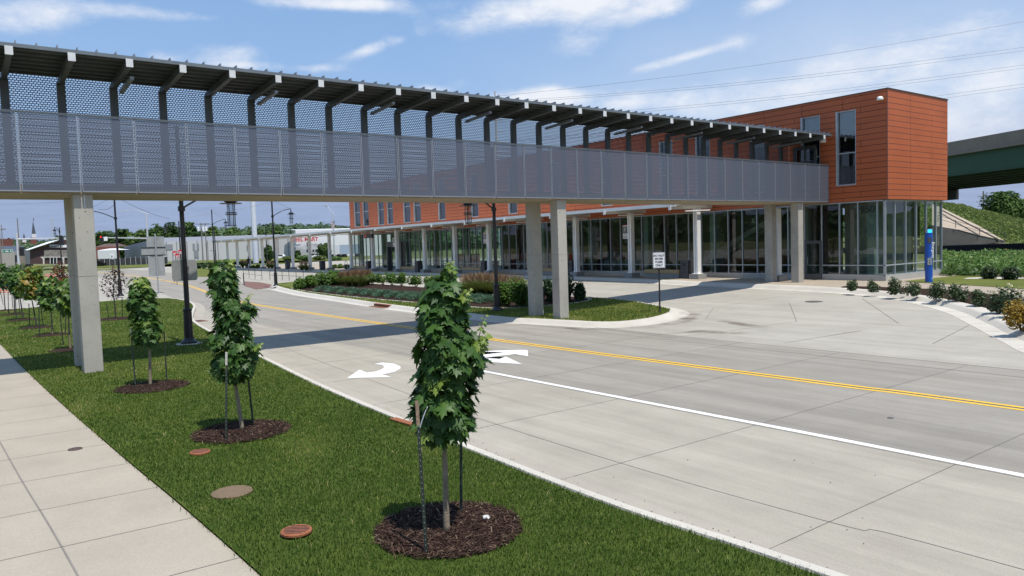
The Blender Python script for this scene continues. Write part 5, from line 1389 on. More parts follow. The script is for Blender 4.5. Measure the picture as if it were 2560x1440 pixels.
# rose bushes along the swinging kerb
def bedh(px, py):
    h = 0.15
    for _ in range(4): h = bed_h(0) + 0.03
    return h
roses = [(2128, 727, 36, 701, 0), (2182, 730, 34, 702, 2), (2238, 736, 46, 690, 3), (2283, 740, 48, 708, 0), (2338, 748, 58, 705, 0), (2394, 752, 62, 709, 0), (2448, 764, 54, 722, 0), (2496, 782, 62, 718, 2), (2532, 793, 66, 716, 5)]
for i, (px, py, w, top, fl) in enumerate(roses):
    lab = ORD[i] + ' rose bush from the left along the swinging kerb' + (' with pale yellow blooms' if fl else ' without open blooms')
    shrub('rose_bush', lab, 'shrub', 'rose bushes along the swinging kerb', px, py, w, top, bedh(px, py), 900, 0.055, M_rose, 200 + i, clumps=11, flowers=fl * 2, fmat=M_petal)
shrub('golden_shrub', 'golden leaved shrub at the right picture edge beside the kerb', 'shrub', None, 2556, 826, 86, 752, bedh(2556, 826), 1800, 0.05, M_gold, 230, clumps=12)
for i, (px, py, w, top) in enumerate(((2472, 697, 44, 668), (2527, 699, 52, 669))):
    shrub('boxwood', ['left clipped round boxwood in the side lawn', 'right clipped round boxwood in the side lawn'][i], 'shrub', 'clipped boxwoods', px, py, w, top, 0.165, 2600, 0.05, M_box, 240 + i, clumps=26, low=0.02)
# island shrubs
IG = 'shrubs in the planted island'
isl = [(752, 722, 44, 694, 'bright leafy shrub at the left end of the planted island'), (782, 719, 54, 686, 'bright leafy shrub, second from the left end of the island'), (812, 714, 56, 680, 'bright leafy shrub, third from the left end of the island'), (838, 712, 50, 676, 'tallest bright shrub left of the tan plumed grasses')]
for i, (px, py, w, top, lab) in enumerate(isl):
    shrub('leafy_shrub', lab, 'shrub', IG, px, py, w, top, 0.165, 1700, 0.10, M_bush, 260 + i, clumps=12)
row = [(931, 711, 24, 684), (957, 711, 28, 684), (980, 713, 28, 683), (1004, 714, 30, 683), (1041, 716, 34, 688), (1078, 718, 32, 687), (1108, 719, 32, 688)]
for i, (px, py, w, top) in enumerate(row):
    shrub('vase_shrub', ORD[i] + ' vase shaped shrub from the left in the open middle row of the island', 'shrub', 'row of vase shaped shrubs', px, py, w * 1.35, top, 0.165, 1100, 0.085, M_bush, 280 + i, clumps=12, tint0=0.5, low=0.2, vase=True)
for i, (px, py, w, top, lab) in enumerate(((1262, 763, 60, 708, 'broad bright shrub left of the far concrete pier, front'), (1296, 766, 64, 700, 'broad bright shrub touching the far concrete pier'), (1338, 766, 60, 704, 'bright shrub behind the far concrete pier'))):
    shrub('leafy_shrub', lab, 'shrub', IG, px, py, w, top, 0.165, 2600, 0.075, M_bush, 300 + i, clumps=14)
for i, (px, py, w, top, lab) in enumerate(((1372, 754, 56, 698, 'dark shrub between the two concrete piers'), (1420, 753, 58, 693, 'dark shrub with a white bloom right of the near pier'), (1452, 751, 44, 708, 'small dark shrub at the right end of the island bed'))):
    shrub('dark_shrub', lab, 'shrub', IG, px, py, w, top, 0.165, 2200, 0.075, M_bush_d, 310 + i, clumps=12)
# creeping junipers, one row
jn = [(812 + 30.5 * i, 727 + 2.55 * i) for i in range(9)] + [(1190, 752), (1222, 755)]
for i, (px, py) in enumerate(jn):
    p = at(px, py, 0.165); t = thing('creeping_juniper', ORD[i] + ' blue green creeping juniper from the left in the island', 'ground cover', tuple(p), 0, 'creeping junipers'); rs = np.random.RandomState(330 + i)
    n = 1500; a = rs.uniform(0, 2 * PI, n); r_ = np.sqrt(rs.uniform(0, 1, n)); W_ = 0.95
    P = np.stack([np.cos(a) * r_ * W_, np.sin(a) * r_ * W_ * 0.8, (1 - r_ ** 2) * 0.32 * rs.uniform(0.6, 1.15, n) + 0.06 * np.sin(a * 5) * r_], 1); P[:, 2] = np.maximum(P[:, 2], 0.03)
    d = np.stack([np.cos(a), np.sin(a), 0.5 + 0 * a], 1) + rs.normal(0, 0.4, (n, 3)); d = norm(d); sd = norm(np.cross(d, rs.normal(size=(n, 3)))); L_ = rs.uniform(0.07, 0.16, n)[:, None]
    V = np.stack([P - sd * 0.018, P + sd * 0.018, P + d * L_], 1).reshape(-1, 3); F = np.arange(n)[:, None] * 3 + np.arange(3)[None]
    np_mesh('foliage', V, F, M_jun, t, np.repeat(np.clip(0.45 + rs.normal(0, 0.2, n), 0, 1), 3))
# tall plumed grasses
def reed(parent, h, w, nb, npl, seed, pl_tint=0.5):
    rs = np.random.RandomState(seed)
    def blades(n, h0, h1, lean, wd, name, mat, tint):
        a = rs.uniform(0, 2 * PI, n); r0 = rs.uniform(0, 0.16, n) * w; hh = rs.uniform(h0, h1, n) * h; le = rs.uniform(0.05, lean, n) * w
        dr = np.stack([np.cos(a), np.sin(a)], 1); sd = np.stack([-np.sin(a + 0.6), np.cos(a + 0.6)], 1)
        L3 = []
        for f, o_, wk in ((0, 0, 1), (0.45, 0.18, 0.9), (0.8, 0.55, 0.6), (1.0, 1.0, 0.15)):
            c = dr * (r0 + le * o_)[:, None]; z = hh * f * (1 - 0.12 * o_ * le / max(w, .01))
            L3.append((np.concatenate([c - sd * wd * wk, z[:, None]], 1), np.concatenate([c + sd * wd * wk, z[:, None]], 1)))
        V = np.stack([q for pr in L3 for q in pr], 1).reshape(-1, 3); b = np.arange(n)[:, None, None] * 8
        F = (b + np.array([[0, 1, 3, 2], [2, 3, 5, 4], [4, 5, 7, 6]])[None]).reshape(-1, 4)
        np_mesh(name, V, F, mat, parent, np.repeat(np.clip(tint + rs.normal(0, 0.2, n), 0, 1), 8))
    blades(nb, 0.45, 0.82, 1.1, 0.012, 'blades', M_reed, 0.45)
    a = rs.uniform(0, 2 * PI, npl); r_ = rs.uniform(0.05, 0.75, npl) * w * 0.5; z = rs.uniform(0.72, 1.0, npl) * h
    P0 = np.stack([np.cos(a) * r_, np.sin(a) * r_, z], 1); dv = norm(np.stack([np.cos(a) * 0.25, np.sin(a) * 0.25, 1 + 0 * a], 1)); sd = norm(np.cross(dv, rs.normal(size=(npl, 3)))); L_ = rs.uniform(0.14, 0.24, npl)[:, None]
    V = np.stack([P0 - dv * L_, P0 + sd * 0.016, P0 + dv * L_, P0 - sd * 0.016], 1).reshape(-1, 3)
    np_mesh('plumes', V, np.arange(npl)[:, None] * 4 + np.arange(4)[None], M_plume, parent, np.repeat(np.clip(pl_tint + rs.normal(0, 0.2, npl), 0, 1), 4))
def reeds(spots, grp, labf, hk, seed):
    proto = None
    for i, (px, py, top, w) in enumerate(spots):
        p = at(px, py, 0.165); h = z_at(top, p) - p.z
        if i < 3:
            t = thing('plumed_grass', labf(i), 'ornamental grass', tuple(p), 0, grp); reed(t, h, w, 420, 150, seed + i, hk)
            protos.append((t, h))
        else:
            src, h0 = protos[-1 - (i % 3)] if False else protos[base_i + i % 3]
            t = copy_tree(src); t.location = p; t.rotation_euler = (0, 0, i * 1.7); t.scale = (1, 1, h / h0); t['label'] = labf(i)
protos = []; base_i = 0
reeds([(856, 712, 681, 1.0), (872, 714, 679, 1.0), (888, 715, 677, 1.0), (904, 716, 677, 1.0), (918, 712, 677, 1.0), (846, 706, 683, 1), (866, 706, 680, 1), (884, 706, 678, 1), (902, 706, 678, 1), (920, 706, 679, 1)], 'tan plumed grasses in the left half of the island',
      lambda i: ORD[i] + ' tan plumed grass clump, counted from the left, ' + ('front' if i < 5 else 'back') + ' row beside the bright shrubs', 0.3, 400)
base_i = len(protos)
reeds([(1166, 736, 690, 1.0), (1184, 738, 686, 1.0), (1202, 739, 685, 1.0), (1222, 739, 686, 1.0), (1244, 740, 688, 1.0), (1264, 736, 690, 1.0), (1284, 732, 692, 1.0), (1172, 726, 688, 1), (1196, 728, 686, 1), (1226, 728, 688, 1), (1256, 728, 690, 1), (1296, 727, 692, 1)], 'plumed grasses in the right half of the island',
      lambda i: ORD[i] + ' straw plumed grass clump from the left, ' + ('front' if i < 7 else 'back') + ' row near the island lamp', 0.65, 420)
base_i = len(protos)
reeds([(755, 676, 654, 0.9), (766, 676, 655, 0.9), (607, 669, 651, 0.9), (617, 669, 652, 0.9), (672, 670, 654, 0.9), (680, 671, 655, 0.9)], 'green grasses between the canopy columns', lambda i: ORD[i] + ' green grass tuft between the canopy columns', 0.8, 440)
hd = [(850, 671, 22, 660), (836, 672, 20, 662), (866, 673, 24, 662), (645, 671, 22, 662), (634, 671, 16, 663)]
for i, (px, py, w, top) in enumerate(hd):
    shrub('low_hedge', ORD[i] + ' low yellow green shrub behind the canopy columns', 'shrub', 'low shrubs behind the canopy', px, py, w, top, 0.16, 600, 0.12, M_bush, 350 + i, clumps=8)
fr = [(495, 671, 26, 658), (512, 671, 22, 657), (527, 672, 26, 655), (545, 672, 24, 654), (562, 672, 26, 653), (580, 671, 24, 654)]
for i, (px, py, w, top) in enumerate(fr):
    shrub('flowering_shrub', ORD[i] + ' far shrub ' + ('with white blooms ' if i < 2 else '') + 'in the row by the street corner', 'shrub', 'far shrubs by the corner', px, py, w, top, 0.1, 600, 0.16, M_bush_d if i < 2 else M_reed, 360 + i, clumps=8, tint0=0.6)
for i, (px, py, w, top, mt) in enumerate(((760, 651, 46, 639, M_meadow), (800, 650, 44, 640, M_reed), (840, 650, 40, 642, M_meadow), (722, 651, 40, 640, M_reed))):
    shrub('far_planting', ORD[i] + ' low planting strip clump before the distant warehouse', 'shrub', 'far low planting', px, py, w, top, 0.05, 700, 0.35, mt, 380 + i, clumps=10, stems=False)

# meadow planting beyond the side lawn (nobody could count it)
mp = [tuple(at(x, y, 0.15)[:2]) for x, y in ((2352, 690), (2480, 692), (2560, 697), (2640, 700), (2640, 646), (2352, 646))]
n = 26000; xs = [p[0] for p in mp]; ys = [p[1] for p in mp]
x, y = R.uniform(min(xs), max(xs), n * 3), R.uniform(min(ys), max(ys), n * 3); k = in_poly(x, y, mp); x, y = x[k][:n], y[k][:n]; n = len(x)
pt = np.sin(x * 0.8) * np.cos(y * 0.7 + x * 0.3)
hgt = (0.36 + 0.2 * pt + R.uniform(0, 0.35, n)) * np.where(y < 46.5, 0.75, 1.0)
P = np.stack([x, y, 0.65 + hgt * R.uniform(0.3, 1, n)], 1); nn_ = R.normal(size=(n, 3)) * 0.6 + [0, -0.5, 0.6]
V, F = quad_cards(P, nn_, R.uniform(0.05, 0.13, n), 2.6)
tag(np_mesh('meadow_planting', V, F, M_meadow, tint=np.repeat(np.clip(0.5 + 0.2 * pt + R.normal(0, 0.17, n) - np.where(y < 46.5, 0.25, 0), 0, 1), 4)), kind='stuff')

# lawn blades
for (hx, hy, hr) in [tuple(at(740, 1330, 0.15)[:2]) + (0.2,), tuple(at(500, 1129, 0.15)[:2]) + (0.16,), tuple(at(580, 1229, 0.14)[:2]) + (0.23,)]: HOLES.append((hx, hy, hr))
lp = offset_line(K_N, 0.03)
lawn_in = S_W + [(-54.3, -4)] + list(reversed(K_N))
grass('lawn_grass', lawn_in, [(-6.5, -2.5, 3600, 0.006), (-9, -6.5, 3000, 0.007), (-13, -9, 2100, 0.009), (-18, -13, 1100, 0.013), (-26, -18, 520, 0.02), (-36, -26, 260, 0.032), (-56, -36, 110, 0.05)], 0.050, HOLES)
_ig = []
for q, p in enumerate(isl_in[:-1]):
    if p[0] < -29 and p[1] > 24: break
    _ig.append(p)
_ig += [(p[0], p[1] - 0.05) for p in reversed(bed_front)]
grass('island_grass', _ig, [(-24, -19, 420, 0.02), (-34, -24, 260, 0.026), (-67, -34, 110, 0.04)], 0.075, [], 0.15)

# grit and debris washed along the gutter and joints (nobody could count it)
n = 2600; gi = R.randint(0, len(K_N) - 1, n); gp = np.array(K_N)[gi] + (np.array(K_N)[gi + 1] - np.array(K_N)[gi]) * R.uniform(0, 1, (n, 1))
gx = gp[:, 0] + R.normal(0, 0.3, n); gy = gp[:, 1] + 0.17 + np.abs(R.normal(0, 0.16, n)) + np.where(R.uniform(0, 1, n) < 0.12, R.uniform(0, 9, n), 0)
k = (gx < -3) & (gx > -40) & (gy < 18); gx, gy = gx[k], gy[k]; n = len(gx)
V, F = quad_cards(np.stack([gx, gy, 0.012 + 0 * gx], 1), R.normal(size=(n, 3)) * 0.3 + [0, 0, 1], R.uniform(0.006, 0.022, n), 1.4)
tag(np_mesh('gutter_grit', V, F, leafmat('grit', [(0, (0.06, 0.05, 0.04)), (0.6, (0.16, 0.13, 0.10)), (1, (0.30, 0.25, 0.16))], rough=0.9, trans=0.0, spec=0.1), tint=np.repeat(R.uniform(0, 1, n), 4)), kind='stuff')
# ================================================================ BACKGROUND
M_wh = pbr('warehouse_white', (0.55, 0.54, 0.55), rough=0.6, var=0.05, scale=0.15)
M_wh2 = pbr('warehouse_bright', (0.72, 0.72, 0.73), rough=0.6, var=0.04, scale=0.15)
M_wgrey = pbr('warehouse_grey', (0.26, 0.27, 0.30), rough=0.6, var=0.05, scale=0.15)
M_roofg = pbr('roof_grey', (0.22, 0.23, 0.25), rough=0.6)
M_roofw = pbr('roof_white', (0.80, 0.80, 0.80), rough=0.5)
M_brown = pbr('shop_brown', (0.075, 0.038, 0.036), rough=0.7, var=0.12, scale=0.5)
M_stone = pbr('stone_veneer', (0.10, 0.085, 0.075), rough=0.9, scale=1.6, col2=(0.36, 0.32, 0.28))
M_tan = pbr('tan_wall', (0.42, 0.38, 0.34), rough=0.8)
M_redbrick = pbr('red_brick', (0.22, 0.075, 0.055), rough=0.85, var=0.2, scale=0.6)
M_slate = pbr('slate', (0.055, 0.065, 0.085), rough=0.6)
M_win = pbr('dark_window', (0.02, 0.025, 0.03), rough=0.15)
M_wood2 = pbr('grey_timber_pole', (0.20, 0.18, 0.16), rough=0.9)
def house_prism(mb, A, B, C, zb, za, zc, depth_dir=None):
    pass

# white warehouse: grey gable end A-B, long side B-C
wz = 0.4
A, B, C = ground_pt(313, 318, wz), ground_pt(408, 285, wz), ground_pt(737, 292, wz)
back = (A - B)
wh = thing('warehouse', 'long white metal warehouse with a grey gable end behind the canopy', 'warehouse', tuple(B)); O = Vector(B)
ze, zr = dep(313, 616, 318).z, dep(408, 593, 285).z
m = MB(O)
D = C + back
m.face([A, B, B + Vector((0, 0, zr - wz)), A + Vector((0, 0, ze - wz))]); m.build('gable_wall', M_wgrey, wh)
m = MB(O); zw = dep(560, 600, 288).z
m.face([B, C, (C.x, C.y, zw), (B.x, B.y, zw)]); m.face([C, D, (D.x, D.y, ze), (C.x, C.y, zw)]); m.build('side_wall', M_wh, wh)
m = MB(O); Bt, Ct = Vector((B.x, B.y, zw)), Vector((C.x, C.y, zw)); up_ = Vector((0, 0, zr - zw)); bk = back.normalized() * 12
m.face([Bt, Ct, Ct + bk + up_, Bt + bk + up_]); m.face([Bt + bk + up_, Ct + bk + up_, (D.x, D.y, ze), (A.x, A.y, ze)]); m.build('roof', M_roofg, wh)
m = MB(O); u = (C - B).normalized(); nrm = Vector((u.y, -u.x, 0))
if nrm @ (CP - B) < 0: nrm = -nrm
for k in range(13):
    p = B + u * ((C - B).length * (k + .4) / 13) + nrm * 0.05; m.bar(p + Vector((0, 0, 0.2)), p + Vector((0, 0, zw - wz)), 0.22, 0.12, nrm)
m.build('downpipes', M_roofg, wh)
for (f, z0, z1, w) in ((0.045, 4.6, 6.6, 3.2), (0.235, 4.2, 6.6, 0.8), (0.265, 4.2, 6.6, 0.8), (0.25, 1.2, 4.0, 1.6)):
    m = MB(O); p = B + u * ((C - B).length * f) + nrm * 0.1; m.obox(p + Vector((0, 0, (z0 + z1) / 2)), u * w / 2, nrm * 0.06, (0, 0, (z1 - z0) / 2)); m.build('vent', M_wgrey, wh)

# steel mart hall
A2, B2, C2 = ground_pt(737, 292, wz), ground_pt(742, 262, wz), ground_pt(980, 275, wz)
sm = thing('warehouse', 'bright white steel mart hall with red letters over a low grey office', 'warehouse', tuple(B2)); O = Vector(B2)
zt2 = dep(742, 575, 262).z
u = (C2 - B2).normalized(); nrm = Vector((u.y, -u.x, 0))
if nrm @ (CP - B2) < 0: nrm = -nrm
m = MB(O); m.face([B2, C2, (C2.x, C2.y, zt2), (B2.x, B2.y, zt2)]); m.face([A2, B2, (B2.x, B2.y, zt2), (A2.x, A2.y, zt2)])
D2 = C2 - nrm * 30; m.face([C2, D2, (D2.x, D2.y, zt2), (C2.x, C2.y, zt2)]); E2 = B2 - nrm * 30; m.face([(B2.x, B2.y, zt2), (C2.x, C2.y, zt2), (D2.x, D2.y, zt2 + 1), (E2.x, E2.y, zt2 + 1)]); m.build('wall', M_wh2, sm)
lp_ = dep(760, 603, 262); kk = 262 / FOC
lettering('lettering', 'STEEL MART', pbr('sign_red', (0.50, 0.035, 0.05), rough=0.5), sm, Vector((lp_.x, lp_.y, lp_.z)) + nrm * 0.3 - O + u * 0.0, u, (0, 0, 1), 9.8 * kk, 0.12, squeeze=0.93, bold=0.05)
m = MB(O)
P1 = ground_pt(740, 250, wz); P2 = ground_pt(832, 253, wz)
def wpt(px, py, d): return dep(px, py, d)
fr_ = [ground_pt(740, 250, wz), ground_pt(835, 253, wz), wpt(835, 613, 253), wpt(776, 610, 251.5), wpt(740, 617, 250)]
m.face(fr_); bk2 = -nrm * 9; n_ = len(fr_)
for i in range(n_): a, b = fr_[i], fr_[(i + 1) % n_]; m.face([a, a + bk2, b + bk2, b])
m.build('office_wing', pbr('office_grey', (0.36, 0.36, 0.37), rough=0.7), sm)
m = MB(O)
for (xa, xb, ya, yb) in ((766, 773, 624, 631), (781, 786, 624, 630), (788, 795, 624, 630), (746, 750, 625, 633)):
    a, b, c, d = wpt(xa, yb, 249.5), wpt(xb, yb, 249.5), wpt(xb, ya, 249.5), wpt(xa, ya, 249.5); m.face([a, b, c, d])
m.build('office_window', M_win, sm)
# blue grey trailer and white box at its right
for (xa, xb, ya, yb, d, mt, lab) in ((850, 905, 613, 632, 240, pbr('trailer_blue', (0.38, 0.45, 0.56), rough=0.6), 'pale blue grey trailer parked right of the steel mart office'), (829, 850, 614, 633, 244, M_wh2, 'white box trailer between the tree and the blue grey trailer')):
    a, b = ground_pt(xa, d, 0.5), ground_pt(xb, d, 0.5); z1 = wpt(xa, ya, d).z
    t_ = thing('trailer', lab, 'trailer', tuple(a)); q = (b - a); w_ = Vector((-q.y, q.x, 0)).normalized() * 2.6
    m = MB(); m.obox(q / 2 + w_ / 2 + Vector((0, 0, (z1 + 0.6) / 2)), q / 2, w_ / 2, (0, 0, (z1 - 1.4) / 2)); m.build('box', mt, t_)
    m = MB()
    for f in (0.12, 0.2, 0.75, 0.9): m.tube([q * f + w_ * 0.05 + Vector((0, 0, 0.5)), q * f + w_ * 0.95 + Vector((0, 0, 0.5))], 0.5, 10)
    m.build('wheels', M_black, t_)
# parked vehicles in front of the office
def car(px, d, lab, mt, L_=4.6):
    p = ground_pt(px, d, 0.45); t_ = thing('parked_car', lab, 'car', tuple(p), math.atan2(CR.y, CR.x), 'cars parked before the warehouse')
    prof = [(-L_ / 2, 0.35), (-L_ / 2, 0.85), (-L_ * .36, 0.98), (-L_ * .2, 1.5), (L_ * .18, 1.52), (L_ * .3, 1.0), (L_ / 2, 0.85), (L_ / 2, 0.35)]
    m = MB(); plate(m, list(reversed(prof)), -0.9, 0.9); m.build('body', mt, t_, bevel=0.06)
    m = MB(); plate(m, [(-L_ * .18, 1.42), (-L_ * .3, 1.02), (L_ * .24, 1.02), (L_ * .16, 1.44)], -0.91, 0.91); m.build('windows', M_win, t_)
    m = MB()
    for x in (-L_ * .3, L_ * .3): m.tube([(x, -0.93, 0.34), (x, 0.93, 0.34)], 0.34, 12)
    m.build('wheels', M_black, t_)
car(790, 238, 'black pickup sized car parked before the steel mart office', M_black, 5.2); car(799, 236, 'white car nose beside the round tree', M_swhite)
car(702, 245, 'white car half hidden behind the canopy columns', M_swhite); car(246, 215, 'dark car seen just right of the near concrete pier', M_black)

# brown shop
bs = thing('shop', 'brown shop with a white sloping roof, stone band and timber porch', 'shop', tuple(ground_pt(75, 205, 0.1))); O = Vector(bs.location); d0 = 205
def shp(px, py, d=d0): return dep(px, py, d)
g0 = 660
m = MB(O); W_ = [shp(75, g0), shp(215, g0), shp(215, 606), shp(157, 599), shp(75, 625)]; m.face(W_); m.build('front_wall', M_brown, bs)
bkd = Vector((CF.x, CF.y, 0)) * 22 - Vector((CR.x, CR.y, 0)) * 3
m = MB(O); a = shp(75, g0); m.face([a, shp(75, 625), shp(75, 625) + bkd, a + bkd]); sl_ = shp(62, g0, 214); m.face([sl_, a, shp(75, 625), shp(62, 625, 214)]); m.build('side_wall', M_tan, bs)
m = MB(O); r0, r1, r2 = shp(62, 625, 214), shp(75, 625.5), shp(158, 598); m.face([r0, r1 - Vector((CF.x, CF.y, 0)), r2 - Vector((CF.x, CF.y, 0)), shp(118, 605, 225)]); m.face([r2, shp(215, 605), shp(215, 603, 225), shp(160, 597, 225)]); m.build('roof', M_roofw, bs)
fwd = Vector((CF.x, CF.y, 0)) * 0.35
def band(nm, xa, xb, ya, yb, mt, off=1.0, parent=bs):
    m = MB(O); m.face([shp(xa, yb) - fwd * off, shp(xb, yb) - fwd * off, shp(xb, ya) - fwd * off, shp(xa, ya) - fwd * off]); return m.build(nm, mt, parent)
band('stone_band', 112, 200, 625, 642, M_stone); sb_ = band('sign_board', 126, 200, 612, 618.5, M_swhite)
lettering('lettering', 'GRANITE AT', M_black, sb_, shp(143, 617.4) - fwd * 1.2 - O, Vector((CR.x, CR.y, 0)), (0, 0, 1), 4.2 * d0 / FOC, 0.01, bold=0.02)
band('door_glass', 129, 144, 644, 658.5, M_win)
m = MB(O)
for x in (128, 136.3, 144.5): m.bar(shp(x, 659) - fwd * 1.3, shp(x, 643.5) - fwd * 1.3, 0.12, 0.1, (1, 0, 0))
m.bar(shp(128, 643.5) - fwd * 1.3, shp(144.5, 643.5) - fwd * 1.3, 0.12, 0.12); m.build('door_frame', M_swhite, bs)
m = MB(O)
for x in (121, 170):
    m.bar(shp(x, 660) - fwd * 6, shp(x, 643) - fwd * 6, 0.35, 0.35, (1, 0, 0)); m.bar(shp(x, 648) - fwd * 6, shp(x - 5, 643) - fwd * 6, 0.2, 0.2, (1, 0, 0)); m.bar(shp(x, 648) - fwd * 6, shp(x + 5, 643) - fwd * 6, 0.2, 0.2, (1, 0, 0))
m.bar(shp(114, 642.5) - fwd * 6, shp(200, 642.5) - fwd * 6, 0.25, 0.25); m.build('porch', pbr('porch_timber', (0.55, 0.52, 0.48), rough=0.7), bs)
ow = thing('outbuilding', 'low tan building left of the brown shop', 'building', tuple(ground_pt(20, 215, 0.1))); O = Vector(ow.location)
m = MB(O); q = [ground_pt(22, 215, 0), ground_pt(62, 215, 0)]; z1 = shp(22, 630, 215).z; m.obox((q[0] + q[1]) / 2 + Vector((0, 0, z1 / 2)), (q[1] - q[0]) / 2, Vector((CF.x, CF.y, 0)) * 4, (0, 0, z1 / 2)); m.build('wall', M_tan, ow)
m = MB(O); q = [shp(37, 655, 210.5), shp(46, 655, 210.5), shp(46, 638, 210.5), shp(37, 638, 210.5)]; m.face(q); m.build('opening', M_win, ow)
lr = thing('long_roof', 'long grey roofed building behind the green street name sign', 'building', tuple(ground_pt(20, 260, 0.1))); O = Vector(lr.location)
m = MB(O); q = [dep(-60, 660, 260), dep(62, 660, 260), dep(62, 628, 260), dep(-60, 628, 260)]; m.face(q); bk_ = Vector((CF.x, CF.y, 0)) * 25
for i in range(4): m.face([q[i], q[i] + bk_, q[(i + 1) % 4] + bk_, q[(i + 1) % 4]])
m.build('wall', pbr('pale_blue_wall', (0.36, 0.42, 0.46), rough=0.7), lr); m = MB(O); m.face([dep(-60, 629, 259), dep(64, 629, 259), dep(58, 615, 285), dep(-60, 615, 285)]); m.build('roof', M_slate, lr)
rb = thing('brick_block', 'red brick building cut by the left picture edge', 'building', tuple(ground_pt(-8, 300, 0.3))); O = Vector(rb.location)
m = MB(O); q0, q1 = ground_pt(-60, 300, 0), ground_pt(4, 300, 0); z1 = dep(0, 597, 300).z; m.obox((q0 + q1) / 2 + Vector((0, 0, z1 / 2)), (q1 - q0) / 2, Vector((CF.x, CF.y, 0)) * 8, (0, 0, z1 / 2)); m.build('wall', M_redbrick, rb)
m = MB(O)
for yy in (604, 611): m.face([dep(-3, yy + 4, 291), dep(2, yy + 4, 291), dep(2, yy, 291), dep(-3, yy, 291)])
m.build('window', M_win, rb)
# church
ch = thing('church', 'red brick church with a tall dark spire and a smaller one far left', 'church', tuple(ground_pt(84, 620, 3))); O = Vector(ch.location); dc = 620
def cpt(px, py, d=dc): return dep(px, py, d)
def tower(mb, px, py0, py1, wpx, top=None):
    a, b = cpt(px, py0), cpt(px, py1); w = wpx * dc / FOC / 2
    if top is None: mb.box(a.x - w, a.x + w, a.y - w, a.y + w, a.z, b.z)
    else: mb.v += [Vector((a.x - w, a.y - w, a.z)), Vector((a.x + w, a.y - w, a.z)), Vector((a.x + w, a.y + w, a.z)), Vector((a.x - w, a.y + w, a.z)), Vector((a.x, a.y, b.z))]; n = len(mb.v) - 5; mb.f += [(n, n + 1, n + 4), (n + 1, n + 2, n + 4), (n + 2, n + 3, n + 4), (n + 3, n, n + 4)]; mb.mi += [0] * 4
    return mb
m = MB(O); tower(m, 86, 640, 594, 12); tower(m, 61, 640, 606, 10); a, b = cpt(55, 640), cpt(95, 640); m.face([a, b, cpt(95, 612), cpt(77, 603), cpt(70, 613), cpt(55, 613)]); m.build('brick_body', M_redbrick, ch)
m = MB(O); tower(m, 85, 594, 585, 9.5); tower(m, 61, 606, 598, 8); m.build('belfry', M_wh2, ch)
m = MB(O); tower(m, 84.5, 585, 551, 8.5, 1); tower(m, 60.5, 598, 582, 6.5, 1); m.bar(cpt(84, 552), cpt(83.7, 545), 0.5, 0.5, (1, 0, 0)); m.build('spire', M_slate, ch)

# traffic signals, street name signs, poles
M_galv = pbr('signal_pole', (0.55, 0.56, 0.57), rough=0.5, metal=0.3)
M_green = pbr('street_green', (0.0, 0.16, 0.075), rough=0.5)
M_redlamp = bpy.data.materials.new('signal_red'); t, N, L = nt(M_redlamp); N['Principled BSDF'].inputs['Base Color'].default_value = (0.6, 0.02, 0.01, 1); N['Principled BSDF'].inputs['Emission Color'].default_value = (1, 0.03, 0.015, 1); N['Principled BSDF'].inputs['Emission Strength'].default_value = 1.5
def local(O, p): return Vector(p) - Vector(O)
def mast(label, px, d, ybase_z, ytop, arm_y, arm_px, hang, names, lum=None):
    b = ground_pt(px, d, ybase_z); t_ = thing('traffic_mast', label, 'traffic signal', tuple(b), 0, 'traffic signal masts at the crossing'); k = d / FOC
    top = dep(px - 3, ytop, d) - b
    m = MB(); m.tube([(0, 0, 0), (0, 0, top.z)], [0.17, 0.13], 10); m.build('pole', M_galv, t_)
    a0, a1 = Vector((0, 0, dep(px, arm_y[0], d).z - b.z)), dep(arm_px, arm_y[1], d) - b
    m = MB(); m.tube([a0, a1], [0.13, 0.07], 8); m.build('mast_arm', M_galv, t_)
    rt_ = Vector((CR.x, CR.y, 0)).normalized(); fw_ = Vector((CF.x, CF.y, 0)).normalized()
    for (hx, hy, lit) in hang:
        c = dep(hx, hy, d) - b - fw_ * 0.2
        m = MB(); m.obox(c, rt_ * 0.24, fw_ * 0.18, (0, 0, 0.62)); s_ = m.build('signal_head', M_black, t_)
        for q, dz in enumerate((0.40, 0, -0.40)):
            l = MB(); n = 12; cc = c - fw_ * 0.19 + Vector((0, 0, dz))
            l.face([cc + rt_ * 0.15 * math.cos(2 * PI * i / n) + Vector((0, 0, 0.15 * math.sin(2 * PI * i / n))) for i in range(n)])
            l.build('lamp', M_redlamp if (lit and q == 0) else M_bin, s_)
            v = MB(); v.obox(cc + Vector((0, 0, 0.17)) - fw_ * 0.1, rt_ * 0.15, fw_ * 0.12, (0, 0, 0.012)); v.build('visor', M_black, s_)
    for (sx, sy, w, h, txt, mt) in names:
        c = dep(sx, sy, d) - b - fw_ * 0.25
        m = MB(); m.obox(c, rt_ * w * k / 2, fw_ * 0.02, (0, 0, h * k / 2)); s_ = m.build('name_plate', mt, t_)
        if txt: lettering('lettering', txt, M_swhite if mt is M_green else M_black, s_, c - fw_ * 0.03 - Vector((0, 0, h * k * 0.27)), rt_, (0, 0, 1), h * k * 0.55, 0.004, squeeze=0.95, bold=0.008)
        if mt is M_green:
            m = MB(); m.obox(c + fw_ * 0.015, rt_ * (w * k / 2 + 0.04), fw_ * 0.01, (0, 0, h * k / 2 + 0.04)); m.build('border', M_swhite, s_)
    if lum:
        e = dep(lum[0], lum[1], d) - b; m = MB(); m.tube([top, top + (e - top) * 0.5 + Vector((0, 0, 0.5)), e], [0.06, 0.05, 0.04], 6); m.obox(e, rt_ * 0.4, fw_ * 0.15, (0, 0, 0.07)); m.build('luminaire', M_galv, t_)
